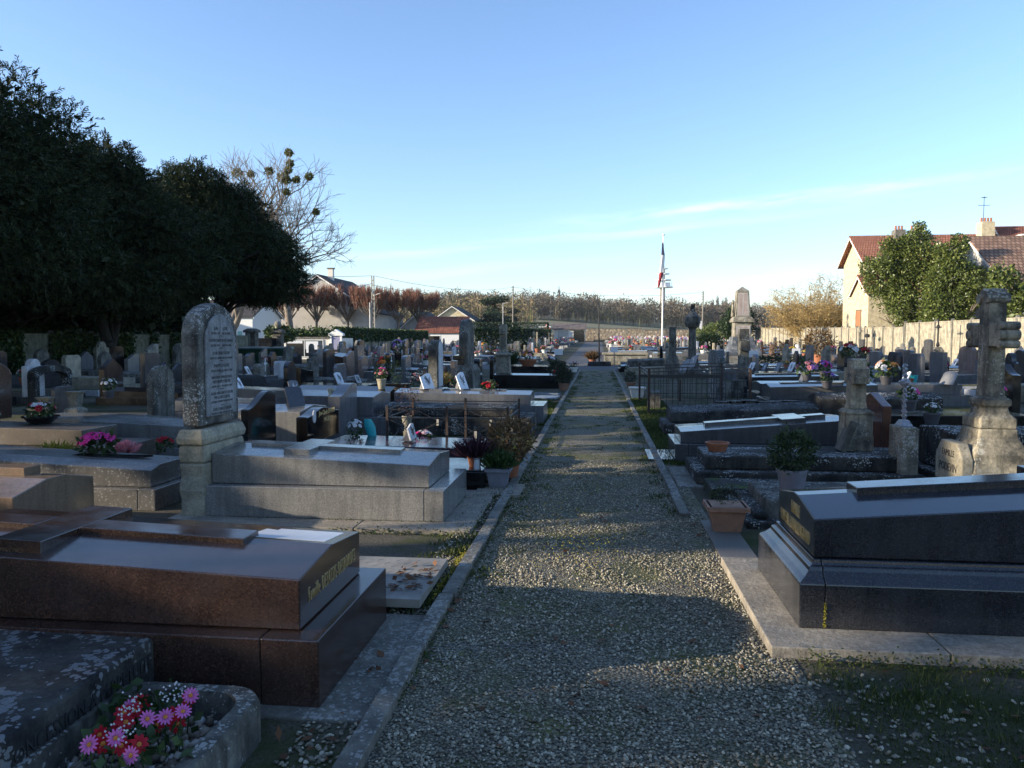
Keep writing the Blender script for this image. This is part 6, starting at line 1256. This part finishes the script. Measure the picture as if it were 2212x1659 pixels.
potplant('chrysanthemum', 'hot pink heap of chrysanthemums on the speckled tomb', (-5.05, 7.3, .43), None, 'flowers', .17, (F_PINK, F_PINK, F_PINK, F_PINK), hgt=.17, cat='flowers')
potplant('flower_bouquet', 'white artificial lilies beside the black portrait headstone', (-3.2, 9.9, .29), None, 'flowers', .10, (F_WHITE, F_WHITE), hgt=.2, cat='flowers')
o = MB().loft([[(.06*math.cos(q*.785)+.03, .015*math.sin(q*.785), 0) for q in range(8)], [(.075*math.cos(q*.785), .015*math.sin(q*.785), .13) for q in range(8)], [(.05*math.cos(q*.785)-.03, .01*math.sin(q*.785), .23) for q in range(8)]]).build('butterfly_ornament', F_TEAL, smooth=True); o.location = (-3.04, 10.05, .29); tag(o, 'bright teal ornament standing among the white lilies', 'ornament')
plaque('grave_plaque', 'rough white stone plaque with a small emblem behind the grey cross-topped tomb', (-2.35, 9.65, .30), 0, .3, .2, W_WHITE, M_BLKPL, 15, kind=2).rotation_euler.z = math.pi
for lab, x, y, z, w, h, m, e, rz in (('white photo plaque with black figures on the steel-blue tomb, left one', -3.2, 14.6, .62, .3, .32, M_PLATE, M_BLKPL, 2.6), ('white photo plaque with black figures on the steel-blue tomb, right one', -2.55, 14.7, .61, .24, .36, M_PLATE, M_BLKPL, 2.6), ('pale plaque with a dark tree drawing on the black slab', -6.9, 20.7, .34, .32, .34, M_PLATE, M_BLKPL, 2.9), ('small slate-blue plaque on the black slab', -6.5, 21., .34, .3, .25, G_BLUE, M_BLKPL, 3.0),
    ('tilted dark plaque on the grey block tomb between the black headstones', -4.15, 10.3, .64, .26, .3, G_DARK, None, 2.5), ('small black plaque with white figures behind the portrait headstone', -4.7, 12.2, .55, .18, .16, M_BLKPL, M_PLATE, 2.9), ('cream card plaque with black figures behind the portrait headstone', -4.2, 12.3, .57, .16, .22, M_CREAMP, M_BLKPL, 2.9), ('framed grey plaque before the white marble headstone', -5.95, 15.2, .4, .22, .36, G_BLUE, M_PLATE, 2.5),
    ('white arched plaque with a black portrait on the long flat tomb', 7.45, 18.9, .51, .2, .34, M_PLATE, M_BLKPL, .3), ('pale stepped plaque on the long flat tomb, right end', 8.6, 19.1, .51, .5, .34, G_GREY, None, .2), ('wide blue plaque leaning on the tall blue headstone', 7.4, 21.5, .4, .6, .5, G_BLUE, None, .4), ('grey plaque leaning beside the flowers on the dark laden tomb', 5.1, 19.4, .56, .16, .3, G_BLUE, None, .5), ('leaning plaque silhouetted by the path fence, nearer', 2.6, 24., .55, .3, .45, G_BLUE, None, .6), ('leaning plaque with a white dove by the path fence, farther', 3.1, 26., .6, .3, .5, G_BLUE, W_WHITE, .6)):
    plaque('grave_plaque', lab, (x, y, z), rz if x > 0 else rz, w, h, m, e, 25, kind=random.randint(0, 2))
for i in range(5): plaque('grave_plaque', '%s of five small tilted plaques lined up before the obelisk mound' % ('leftmost', 'second', 'middle', 'fourth', 'rightmost')[i], (5.3+i*.5, 27.2+i*.12, .45), .5, .22, .36, (M_PLATE, G_DARK, G_BLUE, M_PLATE, G_DARK)[i], (M_BLKPL, M_PLATE, W_WHITE, M_BLKPL, M_PLATE)[i], 30)
tombp('dark low tomb bearing the row of five tilted plaques', 5.0, 27, 28.2, 1, 2.6, .3, (.44, .44, .45, .45), G_BLACK, ext=(.1, .1), joints=False)
def PP(kind, label, x, y, z, cols, rad=.2, hgt=None, pot=(.11, .08, .16, M_DGREY), name='flower_pot', n=300):
    rad *= .78; hgt = hgt*.85 if hgt else None
    potplant(name, label, (x, y, z), pot, kind, rad, cols, n=n, hgt=hgt)
PP('flowers', 'pink cyclamens in a black pot on the far-left white headstone', -14.2, 16.6, .35, (F_ROSE, F_PINK), .26, .3, (.17, .11, .32, M_BLKPL))
PP('flowers', 'white rose bouquet leaning on the brown double-name headstone', -7.5, 8.75, .55, (F_WHITE, F_LILAC), .15, .2, None)
PP('flowers', 'flower bowl with red and cream blooms on the two-tier brown tomb', -6.95, 8.95, .53, (F_RED, F_WHITE), .2, .16, (.2, .12, .1, M_BLKPL))
PP('spikes', 'dry yellow-tipped plant in the black bordered grave, left edge', -5.75, 7.6, .3, (M_MOSSY,), .14, .18, None)
PP('flowers', 'small red roses behind the speckled tomb', -4.6, 8.2, .36, (F_RED,), .12, .12, None); PP('flowers', 'red-leaved posy at the foot of the pale grey tomb', -5.05, 8.5, .3, (F_RED, F_RED), .13, .14, None)
PP('spikes', 'pale lilac coral-like spray beside the speckled tomb', -5.3, 8.15, .32, (F_ROSE,), .1, .12, None)
PP('flowers', 'white hydrangea tucked behind the rounded mossy stele', -9.2, 14.5, .4, (F_WHITE,), .18, .25)
PP('flowers', 'red and orange bouquet with yellow foliage before the blue marble headstone', -5.4, 19.6, .5, (F_ORANGE, F_RED), .26, .42, (.16, .1, .2, M_BLKPL))
PP('flowers', 'lilac anemones on a tall stem behind the orange bouquet', -5.6, 21.6, .8, (F_LILAC, F_WHITE), .24, .35, (.1, .08, .4, M_BLKPL))
PP('ball', 'small conical conifer in a black trough', -4.6, 17.6, .35, (M_BUSH,), .17, .36, (.16, .12, .2, M_BLKPL, 1.8), n=500)
PP('flowers', 'white and pink delphinium spike by the black trough', -4.0, 16.9, .3, (F_WHITE, F_ROSE), .14, .36); PP('spikes', 'straw-coloured ornamental grass with purple blooms', -3.6, 17.5, .4, (foliage('straw', (.35, .22, .06), (.55, .4, .14), .8, .2),), .22, .26, n=260)
PP('flowers', 'pink and white posy in a stone vase on the black hipped tomb', -4.1, 14.6, .62, (F_ROSE, F_PINK), .15, .2, (.09, .06, .2, W_CREAM)); PP('flowers', 'purple pansies beside the straw grass', -3.2, 17.3, .4, (F_LILAC, F_RED), .16, .14)
PP('ball', 'withered dark bouquet in a tall stone urn by the railing', -2.95, 11.9, .0, (foliage('withered', (.03, .018, .018), (.09, .05, .05), .8, .1),), .2, .3, (.08, .06, .38, W_PALE)); o = None
PP('flowers', 'red and black wreath on the steel-blue granite tomb', -2.1, 14.8, .62, (F_RED,), .22, .12, None); PP('ball', 'large dark bush in a pot beside the gleaming black tomb, near the kerb', -1.05, 23.6, .0, (foliage('dusky_bush', (.02, .028, .016), (.06, .07, .04), .7, .2),), .32, .3, (.17, .12, .24, M_TERRAP), n=1400)
PP('ball', 'larger dark bush behind the potted one, left of the kerb', -1.4, 26.6, .0, (MATS['dusky_bush'],), .4, .36, (.18, .13, .26, M_DGREY), n=1400); PP('flowers', 'red rose on the far end of the gleaming black tomb', -1.45, 25.4, .46, (F_RED, F_WHITE), .12, .1, None)
PP('flowers', 'brown terracotta bowl of pink flowers on the wide black tomb', -2.9, 31.8, .47, (F_ROSE, F_ORANGE), .3, .35, (.36, .24, .26, M_TERRA)); PP('flowers', 'blue-white pot of flowers on the wide black tomb', -1.9, 31.6, .47, (F_LILAC, F_WHITE), .25, .22); PP('flowers', 'pot of white and red flowers at the path corner of the wide black tomb', -1.0, 31.2, .25, (F_WHITE, F_RED), .22, .2, (.16, .12, .2, M_WPOT))
PP('spikes', 'climbing greenery on the wide black tomb, left end', -3.7, 32.2, .47, (M_BUSH,), .3, .6, None)
PP('ball', 'dark round bush in a square pot just right of the kerb', 1.05, 25.3, .0, (MATS['dusky_bush'],), .24, .22, (.14, .1, .18, M_TERRAP, 1.), n=900); PP('ball', 'white square plastic planter of dead plants by the right kerb', 1.05, 20.9, 0, (M_DRY,), .14, .1, (.2, .14, .3, M_WPOT, 1.), n=120)
PP('flowers', 'pair of pale vases with black flowers at the cross path', 1.1, 30., 0, (F_WHITE,), .1, .2, (.09, .08, .4, W_PALE)); PP('spikes', 'golden-brown plant in an orange pot beside the slim black pole', -.35, 46., 0, (M_DRY,), .35, .45, (.2, .15, .35, M_TERRA), n=400)
for lab, x, y, z, cols, rd in (('pink and white chrysanthemums heaped behind the lichened cross, left part', 5.5, 16.2, .6, (F_WHITE, F_ROSE), .3), ('purple cyclamen pot beside the white chrysanthemums', 5.0, 16.9, .55, (F_LILAC,), .18), ('white and orange bouquet just right of the lichened cross head', 5.55, 14.9, .75, (F_WHITE, F_ORANGE), .26), ('red and white bouquet above the lichened cross head', 6.4, 19.8, 1.0, (F_RED, F_WHITE), .28), ('pink hydrangea ball behind the white chrysanthemums', 6.0, 20.6, .6, (F_LILAC, F_PINK), .24), ('red wreath on the dark shouldered headstone', 8.7, 25.5, .9, (F_RED, F_RED), .25), ('dusky dried flowers strewn on the dark laden tomb', 5.2, 19.3, .58, (F_ROSE, F_LILAC), .3),
    ('white flowers with one pink rose on the green glossy tomb', 4.75, 11.8, .55, (F_WHITE, F_PINK), .17), ('white posy in a bowl before the stained wall', 17.5, 41, .3, (F_WHITE,), .35), ('magenta posy before the black headstone at the right edge', 6.2, 12., .6, (F_PINK, F_LILAC), .15), ('pink and white posy low at the right edge', 5.6, 10.2, .55, (F_ROSE, F_WHITE), .15), ('small white cyclamen in the octagonal planter', 4.85, 11.2, .42, (F_WHITE,), .12)): PP('flowers', lab, x, y, z, cols, rd, rd*1.05)
t = thing('octagonal_planter', 'pale concrete octagonal planter filled with gravel and a white cyclamen', 'planter', (fx(4.85, 11.2), 11.2, 0)); m = MB(); k = [[(r_*math.cos(R(22.5+45*q)), r_*1.1*math.sin(R(22.5+45*q)), z) for q in range(8)] for r_, z in ((.42, 0), (.46, .33), (.46, .38), (.38, .38), (.36, .3))]; m.loft(k); m.build('basin', W_CONC, t, .006); MB().lathe([(.37, .31), (.1, .335)], 8).build('gravel_fill', M_GRAVEL, t)
tombp('low green-black glossy tomb carrying the white flowers, beside the big cross', 4.15, 11.5, 12.6, 1, 1.9, .3, (.5, .5, .52, .52), G_BLACK, ext=(.1, .1), joints=False)
for i, (x, y) in enumerate(((-9.5, 38), (-7.6, 36), (-1.9, 36.8), (.9, 44.5), (6.6, 33.), (10.2, 40.))):
    t = thing('stake_sign', 'small blank white sign on a stake, %s' % ('among the left graves before the bench', 'beside the white-plaqued stele', 'at the left corner of the cross path', 'in front of the raised table tomb', 'in front of the obelisk mound', 'on the lit gravel right of the obelisk')[i], 'sign', (fx(x, y), y, 0)); MB().box(-.025, .025, -.02, .02, 0, 1.0).build('stake', M_WOOD, t); MB().box(-.2, .2, -.035, -.0205, .82, 1.1).build('panel', M_PLATE, t)
o = MB().lathe([(.12, 0), (.16, .28), (.17, .3)], 12).build('teal_bucket', F_TEAL); o.location = (8.9, 23.2, .25); tag(o, 'teal bucket between the blue and the black headstones', 'bucket')
potplant('topiary', 'round dry-brown topiary bush in a red pot on the sunlit graves', (14.2, 50, 0), (.4, .3, .6, M_TERRA), 'ball', .85, (M_DRY,), n=900, cat='bush'); potplant('topiary', 'smaller tan bush left of the round topiary', (12.3, 53, .3), None, 'ball', .6, (M_DRY,), n=500, cat='bush')

# ================================================================== THE OTHER GRAVES, row upon row
random.seed(31)
GM = [('grey granite', G_GREY), ('slate', G_MID), ('dark granite', G_DARK), ('bluish', G_BLUE), ('black', G_BLACK), ('pale limestone', W_PALE), ('cream stone', W_CREAM), ('weathered grey', W_GREY), ('speckled stone', G_SPECK), ('pink granite', G_PINK), ('brown granite', G_BROWN), ('white marble', W_WHITE)]
SH = [('arched', 'arch'), ('rounded', 'low_arch'), ('chamfered', 'rect'), ('square', 'square'), ('pointed', 'point'), ('wavy', 'wave'), ('curved', 'bell'), ('shouldered', 'shoulder'), ('gothic', 'gothic')]
PROTO = []
def proto(gi, si, style):
    mname, mat = GM[gi]; sname, k = SH[si]; L = random.uniform(1.75, 2.0); h = random.uniform(.38, .45); zp = random.uniform(.14, .3); zs = zp+random.uniform(.08, .22)
    t = thing('grave', 'x', 'grave', (0, 0, -50)); MB().box(-.1, L+.05, -h-.1, h+.1, -.2, zp).build('plinth', mat, t)
    if style != 2:
        r = zs+(.07 if style == 1 else 0); MB().loft([[(0, -h, zp+.003), (0, h, zp+.003), (0, h, zs), (0, 0, r), (0, -h, zs)], [(L-.15, -h, zp+.003), (L-.15, h, zp+.003), (L-.15, h, zs+.05), (L-.15, 0, r+.05), (L-.15, -h, zs+.05)]]).build('slab', mat, t)
    else: MB().box(.0, L-.16, -h, h, zp+.003, zp+.03).build('gravel_bed', M_GRAVEL, t)
    hh = random.uniform(.9, 1.4); MB().prism([(p, q+zp) for p, q in prof(k, random.uniform(.55, .85), hh-zp)], 'x', L-.1, L+.03).build('headstone', mat if random.random() < .75 else GM[(gi+3) % 12][1], t)
    return (t, '%s grave with a %s headstone' % (mname, sname), sname, mname)
combo = [(i % 12, (i*5+i//9) % 9, i % 3) for i in range(30)]
PROTO = [proto(*c) for c in combo]
BL = [(-20, -6.2, -5, 16.5), (-6.2, 0, -5, 40), (-9, -6, 10, 17), (-8, -6, 19, 23), (0, 3.4, -5, 34), (3.4, 9.2, -5, 21), (3.4, 6.6, 20, 30), (6.5, 9.5, 22, 30), (9, 9, 0, 0), (-24, 24, 39.4, 46.4), (-2.6, 1.0, 46, 140), (5, 14, 46, 57), (.7, 6, 47, 62), (-13.6, -12.4, 0, 140), (-18.5, -14, 36, 49), (-24, -18.6, 52, 62), (-10.2, -7.6, 30.5, 33.5), (8, 12, 44, 46)]
BANDS_L = [(18, 'below the first yew'), (25, 'by the dark yews'), (33, 'before the green bins'), (40, 'near the black bench'), (47, 'just past the cross path'), (57, 'by the notice hut'), (72, 'below the ivy wall'), (90, 'before the tiled shed'), (108, 'beyond the tiled shed'), (128, 'before the clipped hedge'), (160, 'before the small outbuilding')]
BANDS_R = [(18, 'beyond the lichened cross'), (26, 'right of the black fence'), (34, 'behind the black fence'), (40, 'before the obelisk mound'), (47, 'at the obelisk'), (60, 'just beyond the obelisk'), (75, 'by the sunlit wall'), (95, 'before the yellow bush'), (120, 'before the spreading conifer'), (160, 'under the rubble wall')]
def band(x, y):
    for lim, s in (BANDS_L if x < 0 else BANDS_R):
        if y < lim: return s
    return 'under the rubble wall'
colsL = [-3.9, -7.0, -10.0, -13.9, -16.9]; colsR = [1.2, 4.2, 7.4, 10.5, 13.7, 16.9]
place = []
for cx_, sd, ci in [(c, -1, i) for i, c in enumerate(colsL)]+[(c, 1, i) for i, c in enumerate(colsR)]:
    y = 11.
    while y < 147:
        y += random.uniform(1.2, 1.55) if y < 60 else random.uniform(1.7, 2.6)
        x = cx_+random.uniform(-.25, .25)
        if any(a < x+sd*1. < b_ and c < y < d for a, b_, c, d in BL): continue
        if random.random() < (.04 if y < 50 else .12): continue
        place.append((x, y, sd, ci))
ORD = ('first', 'second', 'third', 'fourth', 'fifth', 'sixth', 'seventh', 'eighth', 'ninth', 'tenth')
place.sort(key=lambda p: p[1]); seen = {}; far_b = MB(); used = [0]*len(PROTO); NIND = 298
bagp = []; cntb = {}
for q, (x, y, sd, ci) in enumerate(place):
    i = random.randrange(len(PROTO)) if random.random() < .8 else random.choice([1, 2, 3, 4, 7])
    pr, base_l, sn, mn = PROTO[i]
    if q < NIND:
        b_ = band(x, y); key = (sd, ci, b_); seen[key] = seen.get(key, 0)+1
        lab = '%s %s headstone, %s in %s row %s of path, %s' % (mn, sn, ORD[min(seen[key]-1, 9)], ('first', 'second', 'third', 'fourth', 'fifth', 'sixth')[ci], 'left' if sd < 0 else 'right', b_)
        z = zt(x, y); sc = (random.uniform(.9, 1.05), random.uniform(.9, 1.1), random.uniform(.85, 1.15)); rz = (0 if sd > 0 else math.pi)+random.gauss(0, .03)
        g = 'graves in rows across the cemetery'
        if not used[i]: o = pr; o.location = (x, y, z); o.rotation_euler = (0, 0, rz); o.scale = sc; o['label'] = lab; o['group'] = g; used[i] = 1
        else: o = dup(pr, (x, y, z), rz, sc, lab, g)
    else:
        z = zt(x, y); w_ = random.uniform(.3, .42); k = random.uniform(.7, 1.2); far_b.box(min(x, x+sd*1.8), max(x, x+sd*1.8), y-.5, y+.5, z-.2, z+.22).add([(x+sd*1.8, y+p, z+r_) for p, r_ in prof(random.choice(['arch', 'rect', 'point', 'shoulder']), w_*2, k)]+[(x+sd*1.95, y+p, z+r_) for p, r_ in prof('square', w_*2, k*.85)], [])
# drop prototypes that found no plot
for i, u_ in enumerate(used):
    if not u_:
        for c in CHILD.get(PROTO[i][0].name, []): bpy.data.objects.remove(c)
        bpy.data.objects.remove(PROTO[i][0])
fb_ = MB()
for (x, y, sd, ci) in place[NIND:]:
    z = zt(x, y); k = random.uniform(.6, 1.15); w_ = random.uniform(.5, .9)
    fb_.box(min(x, x+sd*1.8), max(x, x+sd*1.8), y-.5, y+.5, z-.2, z+random.uniform(.18, .5)); fb_.prism([(y+p, z+.1+r_) for p, r_ in prof(random.choice(['arch', 'rect', 'point', 'shoulder', 'square']), w_, k)], 'x', x+sd*1.86, x+sd*2.0)
mfar, n, b = new_mat('far_gravestones'); g = n('NewGeometry'); c = n.ramp(g.outputs['Random Per Island'], [(0, (.05, .05, .055)), (.3, (.16, .16, .165)), (.55, (.30, .29, .27)), (.8, (.44, .40, .33)), (1, (.6, .58, .54))]); setin(n, b, Base_Color=c, Roughness=.6)
if fb_.f: tag(fb_.build('far_graves', mfar), 'small far graves crowded toward the end wall', 'graves', kind='stuff')
# flowers and plaques set on those graves: a few kinds, copied
random.seed(8)
KP = []
for nm, cols, kd, pot in (('white', (F_WHITE,), 'flowers', (.12, .09, .17, M_DGREY)), ('red', (F_RED,), 'flowers', (.12, .09, .17, M_TERRA)), ('pink', (F_PINK, F_ROSE), 'flowers', (.12, .09, .17, M_WPOT)), ('orange', (F_ORANGE, F_YELLOW), 'flowers', (.12, .09, .17, M_TERRA)), ('lilac', (F_LILAC, F_WHITE), 'flowers', (.12, .09, .17, M_DGREY)), ('red and white', (F_RED, F_WHITE), 'flowers', (.12, .09, .17, M_TERRA)), ('rose', (F_ROSE,), 'flowers', (.12, .09, .17, M_WPOT)), ('green', (M_BUSH,), 'ball', (.14, .1, .2, M_TERRA)), ('dried brown', (M_DRY,), 'ball', (.14, .1, .2, M_DGREY))):
    KP.append([potplant('flower_pot', 'x', (0, 0, -60), pot, kd, .15, cols, n=200), nm, 0])
PQ = [[plaque('grave_plaque', 'x', (0, 0, -60), 0, .3, .3, m, e, 28, kind=k), nm, 0] for m, e, k, nm in ((M_PLATE, M_BLKPL, 0, 'white'), (G_BLACK, M_PLATE, 1, 'black'), (G_BLUE, M_PLATE, 2, 'bluish'), (W_CREAM, M_BLKPL, 1, 'cream'))]
cnt = {}
def setdown(K, x, y, z, rz, sc, noun, group):
    p, nm, u_ = K; b_ = band(x, y); key = (noun, nm, x < 0, b_); cnt[key] = cnt.get(key, 0)+1
    lab = '%s %s on grave %s %s, %s from front' % (nm, noun, 'left' if x < 0 else 'right', b_, ORD[min(cnt[key]-1, 9)])
    if u_ == 0: p.location = (x, y, z); p.rotation_euler = (0, 0, rz); p.scale = (sc, sc, sc); p['label'] = lab; p['group'] = group; K[2] = 1
    else: dup(p, (x, y, z), rz, sc, lab, group)
for q, (x, y, sd, ci) in enumerate(place):
    z = zt(x, y)+.36
    if random.random() < (.2 if y < 46 else .42):
        K = random.choice(KP); setdown(K, x+sd*random.uniform(.2, 1.5), y+random.uniform(-.3, .3), z if q < NIND else z-.02, random.uniform(0, 6), random.uniform(.8, 1.4)*(1 if y < 60 else 1.45), 'flower pot' if K[1] not in ('green', 'dried brown') else 'potted plant', 'flower pots on the graves')
    if random.random() < .2 and y < 100: K = random.choice(PQ); setdown(K, x+sd*random.uniform(1.1, 1.6), y+random.uniform(-.25, .25), z, (0 if sd > 0 else math.pi)+random.gauss(0, .3), random.uniform(.8, 1.3), 'plaque', 'plaques on the graves')
for K in KP+PQ:
    if K[2] == 0:
        for c in CHILD.get(K[0].name, []): bpy.data.objects.remove(c)
        bpy.data.objects.remove(K[0])
# massed flowers below the end wall
m = [MB() for _ in range(5)]
for q in range(300):
    x = random.uniform(2, 20.5); y = random.uniform(128, 149); k = random.choice((0, 1, 1, 1, 2, 3, 4)); p = Vector((x, y, zt(x, y)+random.uniform(.3, 1.0))); r_ = random.uniform(.08, .2)
    m[k].add([p+Vector(z_)*r_ for z_ in ((1, 0, 0), (0, 1, 0), (0, 0, 1), (-1, 0, 0), (0, -1, 0), (0, 0, -1))], [(0, 1, 2), (1, 3, 2), (3, 4, 2), (4, 0, 2), (1, 0, 5), (3, 1, 5), (4, 3, 5), (0, 4, 5)])
for k, (nm, mt) in enumerate((('pink', F_ROSE), ('white', F_WHITE), ('red', F_RED), ('orange', F_ORANGE), ('lilac', F_LILAC))): tag(m[k].build('flowers', mt), 'mass of tiny %s blooms on the far graves under the rubble wall' % nm, 'flowers', kind='stuff')

# ================================================================== the slightly hazy winter air
mh = bpy.data.materials.new('haze_air'); mh.use_nodes = True; nh = NT(mh.node_tree); mh.node_tree.nodes.clear()
pv = nh('VolumePrincipled', {'Color': (.80, .86, .95, 1), 'Density': HAZE, 'Anisotropy': .25}); mh.node_tree.links.new(pv.outputs[0], nh('OutputMaterial').inputs[1])
o = MB().box(-2550, 2550, -80, 3550, -3, 112).build('haze', mh); tag(o, 'thin pale haze over the far wooded hill', 'haze', kind='stuff')

# honeycomb grid showing through worn gravel
def hexmesh(label, u, v, w_, h_, seed):
    rr = random.Random(seed); c0 = S(u, v); s = .021; A, B = [], []
    for i in range(-int(w_/s/1.6), int(w_/s/1.6)):
        for j in range(-int(h_/s/1.5), int(h_/s/1.5)):
            x = i*s*1.732+(j % 2)*s*.866; y = j*s*1.5
            if (x/w_)**2+(y/h_)**2 > 1 or rr.random() < .3: continue
            p = [(x, y-s, .016), (x, y-2*s, .016)], [(x, y-s, .016), (x+s*.866, y-s*.5, .016)], [(x, y-s, .016), (x-s*.866, y-s*.5, .016)]
            for q in p:
                if rr.random() < .8: A.append(q[0]); B.append(q[1])
    V, F = tubes(A, B, [.0022]*len(A), [.0022]*len(A), 3); o = np_mesh('honeycomb_grid', V, F, M_GRID); o.location = (c0.x, c0.y, -.006); tag(o, label, 'ground grid')
hexmesh('white honeycomb grid showing through the gravel by the left kerb', 985, 1408, .16, .13, 1)
hexmesh('white honeycomb grid showing through the gravel in mid path', 1160, 1398, .2, .09, 2)
hexmesh('white honeycomb grid scrap in the gravel nearer the camera', 1110, 1495, .13, .06, 3)

def moss(label, pts, n, spread, size, mat=M_MOSSY):
    P = []
    for k in range(n):
        i = random.randrange(len(pts)-1); P.append(np.array(pts[i])+(np.array(pts[i+1])-np.array(pts[i]))*random.random()+RNG.normal(0, spread, 3))
    P = np.array(P); o = P.mean(0); V, F = leaves(P-o, nrm(RNG.normal(size=P.shape)+[0, 0, .5]), size, size*.4); ob = np_mesh('moss', V, F, mat); ob.location = o; tag(ob, label, 'moss', kind='stuff')
moss('yellow-green moss in the plinth joint of the dark granite tomb', [(1.199, 4.175, .07), (1.2, 4.175, .20)], 160, .003, .008)
moss('moss creeping along the paving in front of the dark granite tomb', [(1.0, 3.86, .0), (1.7, 3.84, 0), (2.2, 3.83, 0)], 1100, .03, .016, M_GRASS)
moss('moss along the foot of the pale grey granite tomb', [(-3.2, 6.39, .037), (-1.31, 6.39, .037), (-1.30, 7.5, .037)], 420, .006, .011, M_GRASS)
moss('mossy fringe under the paving of the pale grey granite tomb', [(-2.2, 6.10, .0), (-1.05, 6.10, .0), (-1.02, 7.6, 0)], 900, .025, .018, M_GRASS)
moss('yellowish moss cushions on the ground beside the chequer plate', [(-.99, 4.5, .005), (-.97, 5.6, .005)], 900, .02, .014)
moss('moss and weeds along the left kerb', [(-.86, 3.2, .005), (-.86, 9., .005)], 1500, .012, .014, M_GRASS)
moss('moss cushions in the worn middle of the gravel path', [(-.3, 5.4, .006), (.1, 5.6, .006), (-.5, 6.4, .006), (-.1, 8., .006), (.2, 10, .006)], 2600, .16, .012)
